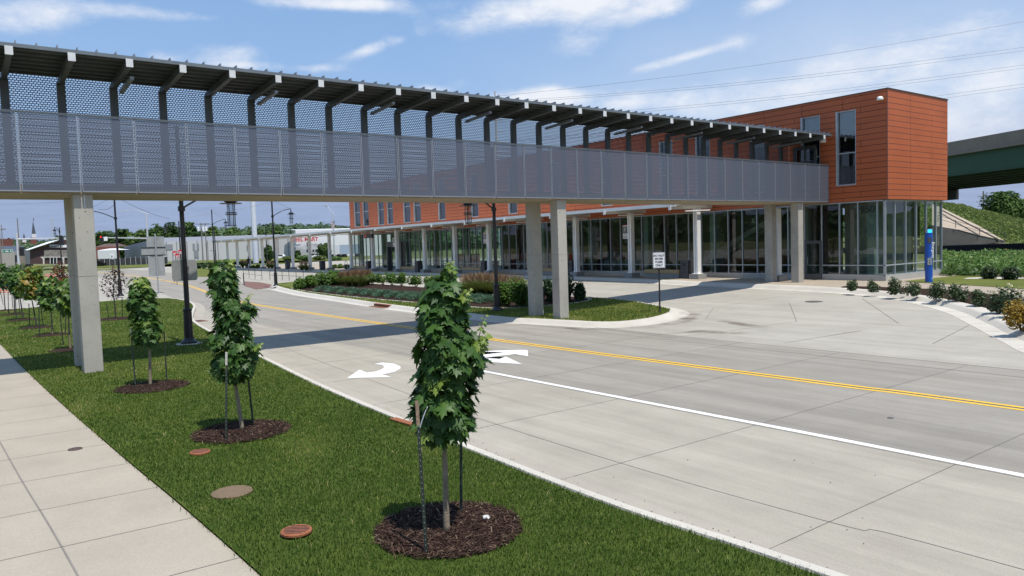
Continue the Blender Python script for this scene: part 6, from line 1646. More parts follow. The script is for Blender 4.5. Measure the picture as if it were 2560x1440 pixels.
mast('galvanised signal mast at the left whose arm crosses before the brown shop', 50, 105, 0.1, 584, (597, ), 165, [(58, 627, False)], []) if False else None
mast('galvanised signal mast at the left whose arm crosses before the brown shop', 50, 105, 0.1, 583, (598, 595), 168, [(57, 629, False), (156, 602, False)], [(21, 628, 27, 7.5, 'E  10th  St', M_green)])
mast('signal mast by the white warehouse with a lit red light and cobra lamp', 374, 140, 0.2, 535, (596, 594), 250, [(255, 598, True)], [(266, 597, 9, 10, '', M_swhite), (328, 594.5, 15, 4.8, 'PINE ST', M_green)], (309, 527))
t_ = None
def pole(label, px, d, zb, ytop, r, mt, arms=(), name='utility_pole', cat='utility pole', lean=0.0, xt=None):
    b = ground_pt(px, d, zb); tp = dep(px if xt is None else xt, ytop, d) - b
    t_ = thing(name, label, cat, tuple(b)); m = MB(); m.tube([(0, 0, 0), (0, 0, tp.z)], [r, r * 0.65], 10); m.build('shaft', mt, t_)
    rt_ = Vector((CR.x, CR.y, 0)).normalized()
    if arms:
        m = MB()
        for (y, w) in arms:
            z = dep(px, y, d).z - b.z; m.bar(rt_ * -w + Vector((0, 0, z)), rt_ * w + Vector((0, 0, z)), 0.14, 0.14)
            for s in (-0.9, -0.5, 0.5, 0.9): m.tube([rt_ * w * s + Vector((0, 0, z)), rt_ * w * s + Vector((0, 0, z + 0.28))], 0.05, 5)
        m.build('crossarm', mt, t_)
    return t_
mp_ = pole('very thick tapering white monopole beyond the canopy', 640, 175, 0.4, 380, 0.68, pbr('monopole_paint', (0.60, 0.63, 0.68), rough=0.5, var=0.06, scale=0.5), name='monopole', cat='mast')
pole('grey timber utility pole at the left picture edge', 5, 180, 0.2, 558, 0.22, M_wood2, ((574, 1.6),)); pole('dark utility pole with a crossarm just right of the edge pole', 11, 260, 0.2, 562, 0.18, M_wood2, ((573, 1.5),))
pole('tall dark pole rising behind the left signal mast', 52, 230, 0.2, 546, 0.2, M_wood2); pole('slim pale lamp pole above the brown shop', 137, 260, 0.2, 543, 0.16, M_galv, ((552, 0.8), (568, 0.7)))
tp_ = pole('timber utility pole with three white transformers by the warehouse', 508, 230, 0.4, 557, 0.22, M_wood2, ((560, 2.4),)); k = 230 / FOC
pole('second timber pole right of the transformer pole', 518, 232, 0.4, 558, 0.2, M_wood2, ((561, 1.8),))
m = MB(); rt_ = Vector((CR.x, CR.y, 0)).normalized()
for dx in (-0.9, 0.55, 1.5):
    c = rt_ * dx + Vector((0, 0, dep(508, 572, 230).z - 0.4)); m.lathe([(0.36, -0.7), (0.36, 0.5), (0.2, 0.6)], c, 12)
m.build('transformers', M_swhite, tp_)
cp_ = pole('slim white cobra lamp pole in front of the hills', 836, 200, 0.4, 535, 0.16, M_galv, name='lamp_pole', cat='lamp'); O = Vector(cp_.location)
m = MB(); a, b = dep(834, 535, 200) - O, dep(813, 514, 200) - O; m.tube([a, a.lerp(b, 0.6) + Vector((0, 0, .3)), b], 0.08, 6); m.obox(b, rt_ * 0.6, Vector((CF.x, CF.y, 0)) * 0.2, (0, 0, 0.14)); m.build('cobra_head', M_galv, cp_)
fl = pole('flagpole beside the orange facade with a drooping flag', 838, 215, 0.4, 545, 0.09, M_galv, name='flagpole', cat='flagpole'); O = Vector(fl.location); k = 215 / FOC
M_flagr, M_flagb = pbr('flag_red', (0.45, 0.03, 0.05), rough=0.8), pbr('flag_blue', (0.02, 0.03, 0.12), rough=0.8)
fo = dep(836, 551, 215) - O
m = MB(); m.m = 0
for r_ in range(7):
    m.m = r_ % 2; z1 = fo.z - r_ * 0.26; m.face([Vector((fo.x, fo.y, z1 - 0.26)) , Vector((fo.x, fo.y, z1)), Vector((fo.x, fo.y, z1)) - rt_ * 0.95 - Vector((0, 0, 0.55)), Vector((fo.x, fo.y, z1 - 0.26)) - rt_ * 0.9 - Vector((0, 0, 0.6))])
m.m = 2; f2 = Vector((CF.x, CF.y, 0)) * -0.03; m.face([Vector((fo.x, fo.y, fo.z - 0.9)) + f2, Vector((fo.x, fo.y, fo.z)) + f2, Vector((fo.x, fo.y, fo.z - 0.25)) - rt_ * 0.45 + f2, Vector((fo.x, fo.y, fo.z - 1.15)) - rt_ * 0.42 + f2])
m.build('flag', [M_flagr, M_swhite, M_flagb], fl)
# red round signs and a small white sign at the far corner
M_signred = pbr('sign_red_paint', (0.55, 0.02, 0.03), rough=0.5)
for (px, py, d, lab) in ((436, 633, 80, 'small red and white no entry sign left of the nearest lamp pole'), (443, 640, 74, 'lower red and white no entry sign at the far corner'), (451, 630, 86, 'red no entry sign partly behind the nearest lamp pole')):
    b = ground_pt(px, d, 0.15); c = dep(px, py, d) - b; t_ = thing('no_entry_sign', lab, 'sign', tuple(b), 0, 'red no entry signs at the far corner'); fw_ = Vector((CF.x, CF.y, 0)).normalized(); r_ = 5.6 * d / FOC
    m = MB(); m.face([c + rt_ * r_ * math.cos(q * PI / 8) + Vector((0, 0, r_ * math.sin(q * PI / 8))) for q in range(16)]); m.obox(c + fw_ * 0.02, rt_ * r_ * 0.9, fw_ * 0.01, (0, 0, r_ * 0.9)); s_ = m.build('disc', M_signred, t_)
    m = MB(); m.obox(c - fw_ * 0.01, rt_ * r_ * 0.7, fw_ * 0.004, (0, 0, r_ * 0.14)); m.obox(c - fw_ * 0.01 - Vector((0, 0, r_ * 0.55)), rt_ * r_ * 0.5, fw_ * 0.004, (0, 0, r_ * 0.16)); m.build('bar', M_swhite, s_)
    m = MB(); m.tube([(0, 0, 0), (0, 0, c.z)], 0.035, 6); m.build('post', M_bin, t_)
b = ground_pt(282, 120, 0.2); t_ = thing('small_sign', 'small white sign with a dark figure beyond the purple tree', 'sign', tuple(b)); c = dep(280, 641, 120) - b
m = MB(); m.obox(c, rt_ * 0.24, fw_ * 0.02, (0, 0, 0.44)); pl_ = m.build('plate', M_swhite, t_); m = MB(); m.obox(c - fw_ * 0.03, rt_ * 0.08, fw_ * 0.004, (0, 0, 0.16)); m.build('mark', M_black, pl_); m = MB(); m.tube([(0, 0, 0), (0, 0, c.z)], 0.04, 6); m.build('post', M_bin, t_)
# screened fence behind the far verge, houses behind it
sf = thing('screened_fence', 'dark screened chain fence along the far verge', 'fence', tuple(ground_pt(300, 215, 0.3))); O = Vector(sf.location)
m = MB(O)
fpx = [236, 262, 288, 314, 340, 366, 392, 420]
for xa, xb in zip(fpx[:-1], fpx[1:]):
    a, b = ground_pt(xa, 215, 0.3), ground_pt(xb, 215, 0.3); m.obox((a + b) / 2 + Vector((0, 0, 1.15)), (b - a) / 2, fw_ * 0.03, (0, 0, 1.05))
m.build('screen', pbr('screen_dark', (0.05, 0.05, 0.055), rough=0.8, var=0.3, scale=1.2), sf)
for px in fpx + [249, 275, 301, 327, 353, 379, 405]:
    m = MB(O); a = ground_pt(px, 214.5, 0.3); m.tube([a, a + Vector((0, 0, 2.5))], 0.07, 6); m.build('fence_post', M_galv, sf)
for (xa, xb, ye, yr, d, mt, rm, lab) in ((238, 300, 618, 610, 300, M_redbrick, pbr('roof_brown', (0.11, 0.07, 0.06), rough=0.9), 'low house with a brown roof right of the near pier'), (246, 296, 626, 622, 255, M_wh2, M_roofw, 'small white building below the brown roof')):
    t_ = thing('house', lab, 'house', tuple(ground_pt((xa + xb) / 2, d, 0.3))); O = Vector(t_.location)
    a, b = ground_pt(xa, d, 0.3), ground_pt(xb, d, 0.3); z1 = dep(xa, ye, d).z; z2 = dep(xa, yr, d).z; dv = fw_ * 8
    m = MB(O); m.face([a, b, (b.x, b.y, z1), (a.x, a.y, z1)]); m.face([a + dv, a, (a.x, a.y, z1), (a.x + dv.x, a.y + dv.y, z1)]); m.build('wall', mt, t_)
    m = MB(O); A_, B_ = Vector((a.x, a.y, z1)), Vector((b.x, b.y, z1)); r1, r2 = A_ + dv * .5 + Vector((0, 0, z2 - z1)) + rt_ * 2, B_ + dv * .5 + Vector((0, 0, z2 - z1)) - rt_ * 2; m.face([A_, B_, r2, r1]); m.face([A_ + dv, A_, r1]); m.face([B_, B_ + dv, r2]); m.face([B_ + dv, A_ + dv, r1, r2]); m.build('roof', rm, t_)

# ---------------------------------------------------------------- overpass on the right
M_para = concrete('parapet_concrete', (0.27, 0.23, 0.19), 0.10, dirtamt=0.5)
M_gird = pbr('girder_green', (0.012, 0.070, 0.030), rough=0.5, var=0.12, scale=0.8)
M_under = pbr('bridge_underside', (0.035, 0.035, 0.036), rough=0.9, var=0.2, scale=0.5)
op = thing('overpass', 'concrete and green steel highway overpass behind the end wall', 'overpass', tuple(ground_pt(2368, 85, 0)))
O = Vector(op.location)
OV = Vector((-math.cos(rad(25)), -math.sin(rad(25)) * 0 + 0, 0))
az = rad(-11.6) ; vd = Vector((math.sin(HEAD + PI / 2) * math.sin(az) + math.cos(HEAD + PI / 2) * math.cos(az), math.sin(HEAD) * math.sin(az) + math.cos(HEAD) * math.cos(az), 0)).normalized()
p0 = dep(2368, 441, 85); p0 = Vector((p0.x, p0.y, 0)); sd_ = Vector((-vd.y, vd.x, 0))
if sd_ @ (p0 - CP) < 0: sd_ = -sd_
zg = dep(2368, 441, 85).z; zp = dep(2368, 391, 85).z; ztp = dep(2368, 357, 85).z
La, Lb = vd * 60, vd * -130; mid = (La + Lb) / 2; hl = (La - Lb) / 2; WID = 24.0
m = MB(O); m.obox(p0 + mid + sd_ * 0.2 + Vector((0, 0, (zp + ztp) / 2)), hl, sd_ * 0.2, (0, 0, (ztp - zp) / 2)); m.obox(p0 + mid - sd_ * 0.03 + Vector((0, 0, zp + 0.12)), hl, sd_ * 0.12, (0, 0, 0.12))
m.obox(p0 + mid + sd_ * (WID - 0.2) + Vector((0, 0, (zp + ztp) / 2)), hl, sd_ * 0.2, (0, 0, (ztp - zp) / 2)); m.build('parapet', M_para, op)
m = MB(O)
for k in range(30):
    c = p0 + La.lerp(Lb, (k + .5) / 30) - sd_ * 0.004; m.obox(c + Vector((0, 0, (zp + ztp) / 2 + 0.12)), vd * 0.02, sd_ * 0.002, (0, 0, (ztp - zp) / 2 - 0.14))
m.build('parapet_joint', pbr('joint_pale', (0.32, 0.29, 0.26), rough=0.9), op)
m = MB(O)
for q in range(8): m.obox(p0 + mid + sd_ * (0.5 + q * (WID - 1) / 7) + Vector((0, 0, (zg + zp) / 2)), hl, sd_ * 0.06, (0, 0, (zp - zg) / 2))
for q in range(8): m.obox(p0 + mid + sd_ * (0.5 + q * (WID - 1) / 7) + Vector((0, 0, zg + 0.03)), hl, sd_ * 0.25, (0, 0, 0.03))
m.build('girders', M_gird, op)
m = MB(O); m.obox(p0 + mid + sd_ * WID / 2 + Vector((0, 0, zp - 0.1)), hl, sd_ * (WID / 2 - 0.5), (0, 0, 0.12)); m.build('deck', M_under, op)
# hammerhead cap of the next pier, the dark block left of the sky gap
def px_of(p):
    q = p - CP; return 1280 + FOC * (q @ CR) / (q @ CF)
lo_s, hi_s = -60.0, 60.0
for _ in range(50):
    ms_ = (lo_s + hi_s) / 2
    if px_of(p0 + vd * ms_ + sd_ * WID + Vector((0, 0, zg))) > 2397: lo_s = ms_
    else: hi_s = ms_
cw_ = p0 + vd * lo_s
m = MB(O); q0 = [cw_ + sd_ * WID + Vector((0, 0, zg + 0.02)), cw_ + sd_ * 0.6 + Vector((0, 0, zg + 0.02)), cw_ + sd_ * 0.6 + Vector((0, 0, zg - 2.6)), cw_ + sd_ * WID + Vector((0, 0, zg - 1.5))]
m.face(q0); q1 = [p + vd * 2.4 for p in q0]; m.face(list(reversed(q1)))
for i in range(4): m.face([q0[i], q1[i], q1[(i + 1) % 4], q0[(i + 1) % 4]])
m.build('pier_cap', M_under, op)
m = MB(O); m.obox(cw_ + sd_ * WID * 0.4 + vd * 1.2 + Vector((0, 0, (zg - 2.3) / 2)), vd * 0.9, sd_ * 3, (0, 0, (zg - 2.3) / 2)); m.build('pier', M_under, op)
# grassy embankment with a concrete slope and walls
def emb(px, y0, d): return dep(px, y0, d)
em_top = [(2340, 506), (2380, 507), (2410, 512), (2440, 522), (2480, 531), (2520, 538), (2560, 547), (2640, 566), (2760, 580)]
M_emb = pbr('embankment_grass', (0.085, 0.125, 0.028), rough=0.95, scale=0.45, col2=(0.17, 0.20, 0.055), bump=0.8, bscale=4, spec=0.1)
V, F = [], []
NR = 14; rs = np.random.RandomState(5)
cols = np.linspace(2300, 2760, 40)
for px in cols:
    yt = np.interp(px, [p[0] for p in em_top], [p[1] for p in em_top]); top = dep(px, yt, 168); bot = ground_pt(px, 128, 0.4)
    for r_ in range(NR):
        u_ = r_ / (NR - 1); V.append(bot.lerp(top, u_) + Vector((0, 0, rs.normal(0, 0.10) + 0.5 * math.sin(u_ * PI))))
    V.append(top + fw_ * 60 + Vector((0, 0, -2)))
for i in range(len(cols) - 1):
    for r_ in range(NR): a = i * (NR + 1) + r_; F.append((a, a + NR + 1, a + NR + 2, a + 1))
tag(np_mesh('embankment', [tuple(v) for v in V], F, M_emb, smooth=True), kind='structure')
n = 26000; ci = rs.uniform(0, len(cols) - 1.001, n); ri = rs.uniform(0, NR - 1.001, n); VA = np.array([tuple(v) for v in V]).reshape(len(cols), NR + 1, 3)
c0_, r0_ = ci.astype(int), ri.astype(int); fc, fr2 = (ci - c0_)[:, None], (ri - r0_)[:, None]
P = (VA[c0_, r0_] * (1 - fc) * (1 - fr2) + VA[c0_ + 1, r0_] * fc * (1 - fr2) + VA[c0_, r0_ + 1] * (1 - fc) * fr2 + VA[c0_ + 1, r0_ + 1] * fc * fr2)
pt = np.sin(P[:, 0] * 0.21 + np.sin(P[:, 1] * 0.3)) * np.cos(P[:, 1] * 0.26)
V2, F2 = quad_cards(P + np.array([0, 0, 0.1]), rs.normal(size=(n, 3)) * [1, 1, 0.4], rs.uniform(0.10, 0.22, n), 2.2, rs)
tag(np_mesh('embankment_grass_tufts', V2, F2, leafmat('slope_grass', [(0, (0.06, 0.095, 0.02)), (0.5, (0.11, 0.16, 0.035)), (1, (0.22, 0.23, 0.075))], trans=0.25), tint=np.repeat(np.clip(0.5 + 0.25 * pt + rs.normal(0, 0.15, n), 0, 1), 4)), kind='stuff')
M_slope = concrete('slope_concrete', (0.40, 0.33, 0.26), 0.05, dirtamt=0.3)
sw = thing('abutment', 'tan concrete slope and dark retaining wall under the overpass', 'retaining wall', tuple(ground_pt(2400, 100, 0.4))); O = Vector(sw.location)
m = MB(O); q = [dep(2330, 598, 129), dep(2515, 604, 127.5), dep(2450, 566, 133), dep(2355, 520, 140), dep(2330, 510, 140)]; m.face(q); m.face([a + Vector((0, 0, -0.3)) for a in reversed(q)]); m.build('slope_paving', M_slope, sw)
m = MB(O); a, b, c = dep(2330, 612, 126.5), dep(2462, 612, 126.5), dep(2514, 603, 126.5)
q = [dep(2330, 612, 126.5), dep(2440, 612, 126.5), dep(2514, 605, 126.5), dep(2514, 602, 126.5), dep(2450, 588, 126.5), dep(2400, 575, 126.5), dep(2330, 563, 126.5)]; m.face(q)
for i in range(len(q)): m.face([q[i], q[i] + fw_ * 0.4, q[(i + 1) % len(q)] + fw_ * 0.4, q[(i + 1) % len(q)]])
m.build('wing_wall', pbr('wall_dark', (0.085, 0.085, 0.08), rough=0.9, var=0.25, scale=0.5), sw)
m = MB(O)
m.bar(dep(2350, 522, 137), dep(2500, 600, 126), 0.35, 0.25); m.build('slope_kerb', M_slope, sw)
gr = thing('guard_railing', 'thin dark railing on the wing wall below the overpass', 'railing', tuple(ground_pt(2450, 99, 0.4))); O = Vector(gr.location); m = MB(O)
rl = [(2345, 556), (2389, 570), (2449, 588), (2512, 600)]
for (x, y) in rl: m.tube([dep(x, y, 126.2), dep(x, y - 19, 126.2)], 0.05, 5)
m.build('posts', M_bin, gr); m = MB(O)
for (a, b) in zip(rl[:-1], rl[1:]):
    for dy in (18, 10): m.tube([dep(a[0], a[1] - dy, 126.2), dep(b[0], b[1] - dy, 126.2)], 0.035, 5)
m.build('rails', M_bin, gr)
lw = thing('low_wall', 'long low dark wall along the side street', 'wall', tuple(ground_pt(2450, 92, 0.4))); O = Vector(lw.location)
m = MB(O); a, b = ground_pt(2300, 92, 0.4), ground_pt(2600, 90, 0.4); z1 = dep(2400, 613, 92).z; m.obox((a + b) / 2 + Vector((0, 0, (z1 - 0.4) / 2)), (b - a) / 2, fw_ * 0.15, (0, 0, (z1 - 0.4) / 2)); m.build('wall', pbr('wall_shaded', (0.03, 0.03, 0.033), rough=0.8), lw)  # near black base colour holds the shade under the overpass
m = MB(O); m.obox((a + b) / 2 + Vector((0, 0, z1 - 0.4 + 0.03)), (b - a) / 2, fw_ * 0.2, (0, 0, 0.03)); m.build('coping', M_slope, lw)
pole('transmission pole with short crossarms beside the big tree on the right', 2458, 210, 2, 478, 0.28, M_wood2, ((492, 1.6), (505, 2.0), (516, 1.6)))

# ---------------------------------------------------------------- trees far off
M_tree = leafmat('tree_leaf', [(0.0, (0.024, 0.052, 0.016)), (0.5, (0.060, 0.110, 0.030)), (1.0, (0.14, 0.20, 0.06))], rough=0.7, trans=0.2, spec=0.1)
M_wood = leafmat('wood_leaf', [(0.0, (0.050, 0.085, 0.055)), (0.5, (0.085, 0.135, 0.075)), (1.0, (0.14, 0.20, 0.10))], rough=0.9, trans=0.15, spec=0.05)  # paler and bluish: distance haze is put into the leaf colour
def tree(label, px, pb, d, yt, wpx, n, seed, tint0=0.5, s=0.6, zb=0.4, mat=None, group='far broadleaf trees'):
    b = ground_pt(px, d, zb); h = dep(px, yt, d).z - b.z; w = wpx * d / FOC; rs = np.random.RandomState(seed)
    t_ = thing('broadleaf_tree', label, 'tree', tuple(b), 0, group)
    K = 26; C = norm(rs.normal(size=(K, 3))) * rs.uniform(0.3, 0.85, (K, 1)); C[:, 2] = C[:, 2] * 0.5 + 0.55; C[:, :2] *= 0.62; rr = rs.uniform(0.20, 0.34, K)
    i = rs.randint(0, K, n); v = norm(rs.normal(size=(n, 3))); P = C[i] + v * rr[i, None] * rs.uniform(0.6, 1.05, n)[:, None]; P[:, 2] = np.clip(P[:, 2] * 0.85 + 0.12, 0.10 if pb else 0.18, 1.02)
    V, F = quad_cards(P * np.array([w, w, h]) * [0.62, 0.62, 1], v + [0, 0, 0.5] + rs.normal(0, 0.4, (n, 3)), s * rs.uniform(0.6, 1.4, n), 1.5, rs)
    ct = rs.normal(0, 0.14, K)
    np_mesh('crown', V, F, mat or M_tree, t_, np.repeat(np.clip(tint0 + ct[i] + rs.normal(0, 0.13, n), 0, 1), 4))
    m = MB(); m.tube([(0, 0, -0.1), (0.05, 0, h * 0.3), (0.1, 0.1, h * 0.7)], [w * 0.035, w * 0.026, w * 0.012], 8)
    for k in range(5): a = k * 1.3; m.tube([(0.05, 0, h * (0.25 + 0.05 * k)), (w * 0.25 * math.cos(a), w * 0.25 * math.sin(a), h * (0.5 + 0.07 * k))], [w * 0.014, w * 0.006], 6)
    m.build('trunk', M_bark_d, t_)
tree('big spreading tree beyond the embankment at the right', 2512, 0, 190, 482, 118, 9000, 501, 0.52, 0.50, 2.0); tree('darker tree touching the right picture edge beyond the embankment', 2572, 0, 200, 500, 90, 5000, 502, 0.4, 0.55, 2.0)
for i, (px, d, yt, w, t0, lab) in enumerate(((395, 340, 562, 66, 0.35, 'dark round tree above the grey gable'), (437, 350, 558, 72, 0.3, 'dark broad tree left of the nearest lamp pole, above the warehouse roof'), (478, 345, 559, 64, 0.32, 'dark broad tree right of the nearest lamp pole, above the warehouse roof'),
        (350, 330, 572, 60, 0.7, 'pale green tree left of the grey gable'), (532, 345, 568, 62, 0.75, 'yellow green tree above the warehouse behind the transformer pole'), (585, 360, 570, 66, 0.65, 'fresh green tree above the middle of the warehouse'), (640, 380, 572, 60, 0.6, 'green tree behind the monopole foot'), (690, 370, 568, 66, 0.5, 'green tree above the warehouse right of the monopole'),
        (270, 340, 578, 70, 0.45, 'tree on the rise just right of the near pier'), (310, 345, 576, 60, 0.5, 'tree between the corner lamp and the near pier'))):
    tree(lab, px, 1, d, yt, w, 2600, 510 + i, t0, 0.95, 0.5)
tree('dark green tree standing before the warehouse behind a canopy column', 672, 1, 160, 612, 34, 1800, 530, 0.3, 0.35, 0.5); tree('round bushy tree before the steel mart office', 812, 1, 200, 609, 46, 2400, 531, 0.4, 0.4, 0.5); tree('small dark bush between canopy columns before the office', 744, 1, 215, 626, 20, 900, 532, 0.3, 0.35, 0.5)

# wooded hills all round: terrain and one far-off wood
HT = [(-1000, 598), (-200, 600), (0, 600), (60, 596), (120, 596), (160, 590), (240, 580), (290, 574), (340, 576), (420, 574), (500, 576), (560, 570), (620, 566), (670, 560), (720, 557), (790, 555), (830, 560), (880, 566), (960, 566), (1300, 560), (1700, 545), (2100, 530), (2400, 535), (2700, 540)]
def crest(azm):
    """height of the wood's top line at 800 m, by bearing relative to the camera heading"""
    if abs(azm) < 0.78:
        px = 1280 + FOC * math.tan(azm); px = max(-900, min(2700, px)); y = np.interp(px, [h[0] for h in HT], [h[1] for h in HT]); return dep(px, y, 800 * math.cos(0)).z
    return 36 + 8 * math.sin(azm * 7) + 5 * math.sin(azm * 17)
V, F = [], []; NA, NRr = 220, 8
for i in range(NA):
    azm = -PI + 2 * PI * i / NA; zc = crest(azm) - 9
    dr = Vector((math.sin(HEAD + PI / 2) * math.sin(azm) + math.cos(HEAD + PI / 2) * math.cos(azm), math.sin(HEAD) * math.sin(azm) + math.cos(HEAD) * math.cos(azm), 0))
    cs = max(0.35, math.cos(azm)) if abs(azm) < 0.78 else 1.0
    for r_ in range(NRr):
        u_ = r_ / (NRr - 1); dd = (430 + 370 * u_) / cs; V.append(tuple(dr * dd + Vector((0, 0, 0.2 + (zc - 0.2) * u_ ** 1.3 + (-25 if r_ == NRr - 1 else 0)))))
for i in range(NA):
    for r_ in range(NRr - 1): a = i * NRr + r_; b = ((i + 1) % NA) * NRr + r_; F.append((a, a + 1, b + 1, b))
tag(np_mesh('hills', V, F, pbr('hill_floor', (0.03, 0.05, 0.02), rough=1.0, scale=0.02, spec=0.0), smooth=True), kind='structure')
rs = np.random.RandomState(77); Ps, Ns, Ss, Ts = [], [], [], []
def wood(n, a0, a1, leaves, sz):
    for _ in range(n):
        azm = rs.uniform(a0, a1); zc = crest(azm) - 9; u_ = rs.uniform(0.12, 0.99); cs = max(0.35, math.cos(azm)) if abs(azm) < 0.78 else 1.0
        dr = np.array([math.sin(HEAD + PI / 2) * math.sin(azm) + math.cos(HEAD + PI / 2) * math.cos(azm), math.sin(HEAD) * math.sin(azm) + math.cos(HEAD) * math.cos(azm), 0]); dd = (430 + 370 * u_) / cs
        z = 0.2 + (zc - 0.2) * u_ ** 1.3; r_ = rs.uniform(4.5, 8.0); hh = rs.uniform(7, 12)
        v = norm(rs.normal(size=(leaves, 3))); v[:, 2] = np.abs(v[:, 2]) * 0.9
        Ps.append(dr * dd + np.array([0, 0, z + hh * 0.35]) + v * np.array([r_, r_, hh * 0.62]) * rs.uniform(0.8, 1.05, (leaves, 1))); Ns.append(v + [0, 0, 0.3] + rs.normal(0, 0.3, (leaves, 3))); Ss.append(rs.uniform(0.6, 1.4, leaves) * sz); Ts.append(np.clip(rs.normal(0.5, 0.17) + rs.normal(0, 0.12, leaves), 0, 1))
wood(1500, -0.72, 0.0, 60, 2.2); wood(420, 0.0, 0.75, 40, 2.8); wood(700, 0.75, 2 * PI - 0.72, 22, 4.5)
P, N_, S_, T_ = np.concatenate(Ps), np.concatenate(Ns), np.concatenate(Ss), np.concatenate(Ts)
V, F = quad_cards(P, N_, S_, 1.3, rs); tag(np_mesh('far_woodland', V, F, M_wood, tint=np.repeat(T_, 4)), kind='stuff')

# ---------------------------------------------------------------- overhead lines and their steel pole
sp = pole('slim steel transmission pole showing above the footbridge roof', 1251, 150, 0.6, 233, 0.30, M_galv, name='transmission_pole', cat='utility pole', xt=1247); O = Vector(sp.location)
m = MB(O)
for (y, w) in ((243, 4), (330, 9), (352, 8), (300, 7)):
    c = dep(1249, y, 150); m.bar(c - rt_ * w * 150 / FOC, c + rt_ * w * 150 / FOC, 0.12, 0.12)
m.bar(dep(1247, 236, 150), dep(1241, 250, 150), 0.12, 0.12); m.bar(dep(1247, 236, 150), dep(1254, 252, 150), 0.12, 0.12); m.build('brackets', M_galv, sp)
M_wire = pbr('wire', (0.10, 0.11, 0.13), rough=0.5)
wires = [((1248, 240), (2640, 40), 'top thin static wire'), ((1249, 254), (2640, 107), 'upper wire of the upper pair'), ((1249, 258), (2640, 116), 'lower wire of the upper pair'), ((1250, 300), (2640, 151), 'upper wire of the middle pair'), ((1250, 305), (2640, 159), 'lower wire of the middle pair'), ((1251, 352), (2640, 198), 'upper wire of the low pair'), ((1251, 357), (2640, 207), 'lower wire of the low pair')]
for (a, b, lab) in wires:
    p, q = dep(a[0], a[1], 150), dep(b[0], b[1], 120); t_ = thing('power_line', lab + ' crossing the sky to the right', 'wire', tuple(p), 0, 'power lines over the station')
    m = MB(); pts = [(q - p) * (k / 24) - Vector((0, 0, 1.1 * math.sin(PI * k / 24) * (1 if 1 else 0))) for k in range(25)]; m.tube(pts, 0.022, 5); m.build('cable', M_wire, t_)
for (a, b, d1, d2, lab) in (((-40, 511), (232, 499), 180, 150, 'thin cable at the far left above the brown shop'), ((286, 490), (424, 547), 66, 82, 'dark cable slanting to the distant lantern'), ((460, 545), (760, 488), 120, 130, 'thin cable behind the nearest lamp and the monopole'), ((246, 523), (290, 508), 66, 64, 'short cable left of the corner lamp')):
    p, q = dep(*a, d1), dep(*b, d2); t_ = thing('power_line', lab, 'wire', tuple(p), 0, 'cables beyond the footbridge'); m = MB(); m.tube([(q - p) * (k / 12) - Vector((0, 0, 0.25 * math.sin(PI * k / 12))) for k in range(13)], 0.02, 5); m.build('cable', M_wire, t_)
# ================================================================ SKY, SUN, CAMERA
SUN_EL, SUN_AZ_X, SUN_AZ_Y = rad(68.5), 1.0, 0.03
sv = Vector((SUN_AZ_X, SUN_AZ_Y, 0)).normalized() * math.cos(SUN_EL) + Vector((0, 0, math.sin(SUN_EL)))
ld = bpy.data.lights.new('sun', 'SUN'); ld.energy = 5.0; ld.angle = rad(0.5); ld.color = (1.0, 0.955, 0.885)
lo_ = bpy.data.objects.new('sun', ld); COL.objects.link(lo_); lo_.rotation_euler = sv.to_track_quat('Z', 'Y').to_euler(); lo_.location = (0, 0, 60)
w = bpy.data.worlds.new('World'); SC.world = w; w.use_nodes = True
t, N, L = w.node_tree, w.node_tree.nodes, w.node_tree.links
bg = N['Background']
sky = N.new('ShaderNodeTexSky'); sky.sky_type = 'NISHITA'; sky.sun_disc = False; sky.sun_elevation = SUN_EL; sky.sun_rotation = math.atan2(sv.x, sv.y)
sky.air_density = 1.0; sky.dust_density = 1.2; sky.ozone_density = 1.6
tc = N.new('ShaderNodeTexCoord'); sx = N.new('ShaderNodeSeparateXYZ'); L.new(tc.outputs['Generated'], sx.inputs[0])
def M(op, a, b=None, c=None, clamp=False):
    n = N.new('ShaderNodeMath'); n.operation = op; n.use_clamp = clamp
    for i, v in enumerate((a, b, c)):
        if v is None: continue
        if isinstance(v, (int, float)): n.inputs[i].default_value = v
        else: L.new(v, n.inputs[i])
    return n.outputs[0]
x, y, z = sx.outputs[0], sx.outputs[1], sx.outputs[2]
azn = M('ARCTAN2', x, y); el = M('ARCSINE', z)
# cloud texture on a layer overhead
zz = M('MAXIMUM', z, 0.03); cx_, cy_ = M('DIVIDE', x, M('ADD', zz, 0.08)), M('DIVIDE', y, M('ADD', zz, 0.08))
cb = N.new('ShaderNodeCombineXYZ'); L.new(cx_, cb.inputs[0]); L.new(cy_, cb.inputs[1])
def noise(scale, detail, rough, dist=0.0, off=0.0):
    mp = N.new('ShaderNodeMapping'); mp.inputs['Location'].default_value = (off, off * 0.7, 0); L.new(cb.outputs[0], mp.inputs['Vector'])
    n = N.new('ShaderNodeTexNoise'); n.inputs['Scale'].default_value = scale; n.inputs['Detail'].default_value = detail; n.inputs['Roughness'].default_value = rough; n.inputs['Distortion'].default_value = dist; L.new(mp.outputs[0], n.inputs['Vector']); return n.outputs['Fac']
def dnoise(scale, detail, rough, dist, off):
    mp = N.new('ShaderNodeMapping'); mp.inputs['Location'].default_value = (off, off * 0.7, off * 0.3); mp.inputs['Scale'].default_value = (1, 1, 2.0); L.new(tc.outputs['Generated'], mp.inputs['Vector'])
    n = N.new('ShaderNodeTexNoise'); n.inputs['Scale'].default_value = scale; n.inputs['Detail'].default_value = detail; n.inputs['Roughness'].default_value = rough; n.inputs['Distortion'].default_value = dist; L.new(mp.outputs[0], n.inputs['Vector']); return n.outputs['Fac']
n1 = dnoise(6.5, 12, 0.62, 0.25, 2.3); n2 = dnoise(17.0, 8, 0.62, 0.2, 7.7)
tot = None
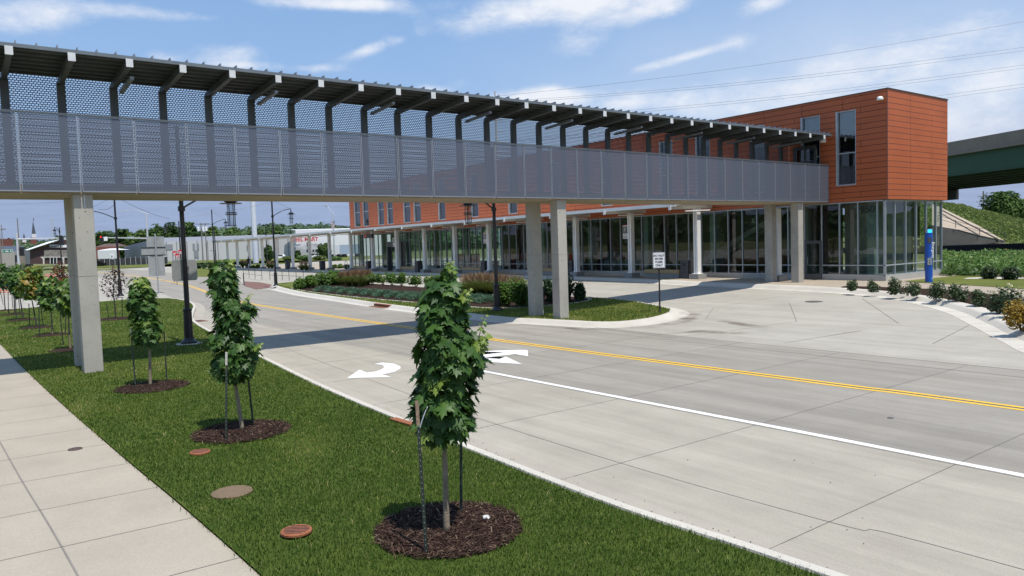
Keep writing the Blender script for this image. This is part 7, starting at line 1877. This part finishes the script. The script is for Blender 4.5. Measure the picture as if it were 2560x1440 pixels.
# cloud masses by bearing and height (photo position, half sizes in photo pixels, strength, tilt)
CL = [(50, 40, 170, 50, 1.0, 0.2), (300, 25, 160, 26, 0.7, 0), (560, 130, 130, 34, 0.85, 0.1), (660, 168, 240, 14, 0.8, 0), (400, 138, 40, 20, 0.6, 0), (925, 125, 90, 18, 0.8, 0.5), (850, 8, 230, 22, 1.0, 0), (1400, 12, 300, 50, 1.25, 0.2), (1640, 20, 120, 34, 1.1, 0.2), (1910, 10, 80, 28, 1.0, 0.2),
      (1450, 115, 80, 34, 0.8, 0.1), (1690, 150, 130, 16, 0.85, 0.3), (1500, 262, 420, 40, 0.8, 0.0), (1330, 240, 120, 24, 0.8, 0.0), (1090, 222, 110, 22, 0.9, 0.3), (2150, 200, 420, 95, 0.95, 0.25), (2460, 300, 260, 130, 1.0, 0.1), (2440, 70, 150, 40, 0.7, 0.3), (1840, 110, 60, 50, 0.45, 0), (540, 45, 100, 10, 0.5, 0.1)]
for (px, py, wx, wy, st_, tilt) in CL:
    d = ray(px, py).normalized(); d2 = ray(px + wx, py).normalized(); d3 = ray(px, py - wy).normalized()
    a0, e0 = math.atan2(d.x, d.y), math.asin(d.z); wa = max(0.01, abs(((math.atan2(d2.x, d2.y) - a0) + PI) % (2 * PI) - PI)); we = max(0.006, abs(math.asin(d3.z) - e0))
    da = M('ADD', azn, -a0); da = M('SUBTRACT', M('MODULO', M('ADD', da, 3 * PI), 2 * PI), PI)
    de = M('SUBTRACT', M('ADD', el, -e0), M('MULTIPLY', da, tilt * 0.6))
    g = M('ADD', M('POWER', M('ABSOLUTE', M('MULTIPLY', da, 1 / wa)), 2.0), M('POWER', M('ABSOLUTE', M('MULTIPLY', de, 1 / we)), 2.0))
    e = M('MULTIPLY', M('EXPONENT', M('MULTIPLY', g, -0.9)), st_)
    tot = e if tot is None else M('ADD', tot, e)
gen = M('MULTIPLY', M('SUBTRACT', n1, 0.5), 0.5)
mask = M('ADD', M('MULTIPLY', tot, M('MULTIPLY_ADD', n1, 1.3, -0.12)), M('MULTIPLY', M('SUBTRACT', n2, 0.5), 0.55))
mr = N.new('ShaderNodeMapRange'); mr.interpolation_type = 'SMOOTHSTEP'; mr.inputs['From Min'].default_value = 0.17; mr.inputs['From Max'].default_value = 0.75; L.new(mask, mr.inputs['Value'])
cloud = mr.outputs['Result']
# thin veil low in the sky, slate coloured bank along the horizon
hz = N.new('ShaderNodeMapRange'); hz.interpolation_type = 'SMOOTHSTEP'; hz.inputs['From Min'].default_value = rad(9.5); hz.inputs['From Max'].default_value = rad(3.0); L.new(el, hz.inputs['Value'])
def mixc(f, a, b):
    m = N.new('ShaderNodeMix'); m.data_type = 'RGBA'
    if isinstance(f, (int, float)): m.inputs['Factor'].default_value = f
    else: L.new(f, m.inputs['Factor'])
    for s, v in (('A', a), ('B', b)):
        if isinstance(v, tuple): m.inputs[s].default_value = (*v, 1)
        else: L.new(v, m.inputs[s])
    return m.outputs['Result']
K_ = 0.13
sk = N.new('ShaderNodeVectorMath'); sk.operation = 'MULTIPLY'; sk.inputs[1].default_value = (1.0, 1.0, 1.0); L.new(sky.outputs[0], sk.inputs[0])
veil = N.new('ShaderNodeMapRange'); veil.interpolation_type = 'SMOOTHSTEP'; veil.inputs['From Min'].default_value = rad(24); veil.inputs['From Max'].default_value = rad(6); L.new(el, veil.inputs['Value'])
rt_side = N.new('ShaderNodeMapRange'); rt_side.interpolation_type = 'SMOOTHSTEP'; L.new(M('ADD', M('MULTIPLY', x, CR.x), M('MULTIPLY', y, CR.y)), rt_side.inputs['Value']); rt_side.inputs['From Min'].default_value = -0.15; rt_side.inputs['From Max'].default_value = 0.5
base = mixc(0.6, sk.outputs[0], (2.0, 3.8, 6.9))
base = mixc(M('MULTIPLY', M('MULTIPLY', veil.outputs['Result'], M('MULTIPLY_ADD', rt_side.outputs['Result'], 0.6, 0.18)), M('MULTIPLY_ADD', n1, 0.8, 0.5)), base, (5.6, 6.2, 7.2))
bank = N.new('ShaderNodeMix'); bank.data_type = 'RGBA'; L.new(noise(2.6, 6, 0.6, 0.6, 4.0), bank.inputs['Factor'])
bank.inputs['A'].default_value = (2.0, 2.55, 3.9, 1); bank.inputs['B'].default_value = (3.0, 3.75, 5.5, 1)
c1 = mixc(M('MULTIPLY', hz.outputs['Result'], 0.92), base, bank.outputs['Result'])
ccol = mixc(n2, (5.6, 6.1, 7.1), (7.4, 7.5, 7.7))
c2 = mixc(M('MULTIPLY', cloud, M('SUBTRACT', 1.0, M('MULTIPLY', hz.outputs['Result'], 0.7))), c1, ccol)
L.new(c2, bg.inputs['Color']); bg.inputs['Strength'].default_value = K_

cam = bpy.data.cameras.new('camera'); cam.sensor_width = 36.0; cam.lens = FOC / 2560 * 36.0; cam.clip_start = 0.05; cam.clip_end = 5000
co = bpy.data.objects.new('camera', cam); COL.objects.link(co)
mw = Matrix.Identity(4)
for i in range(3):
    mw[i][0], mw[i][1], mw[i][2], mw[i][3] = CR[i], CU[i], -CF[i], CP[i]
co.matrix_world = mw
SC.camera = co
SC.view_settings.view_transform = 'Standard'; SC.view_settings.look = 'None'; SC.view_settings.exposure = 0.0; SC.view_settings.gamma = 1.0
SC.view_settings.use_curve_mapping = False
SC.cycles.max_bounces = 8; SC.cycles.transparent_max_bounces = 24; SC.cycles.diffuse_bounces = 3; SC.cycles.glossy_bounces = 4
SC.cycles.use_denoising = True; SC.cycles.caustics_reflective = False; SC.cycles.caustics_refractive = False
SC.cycles.sample_clamp_indirect = 6.0
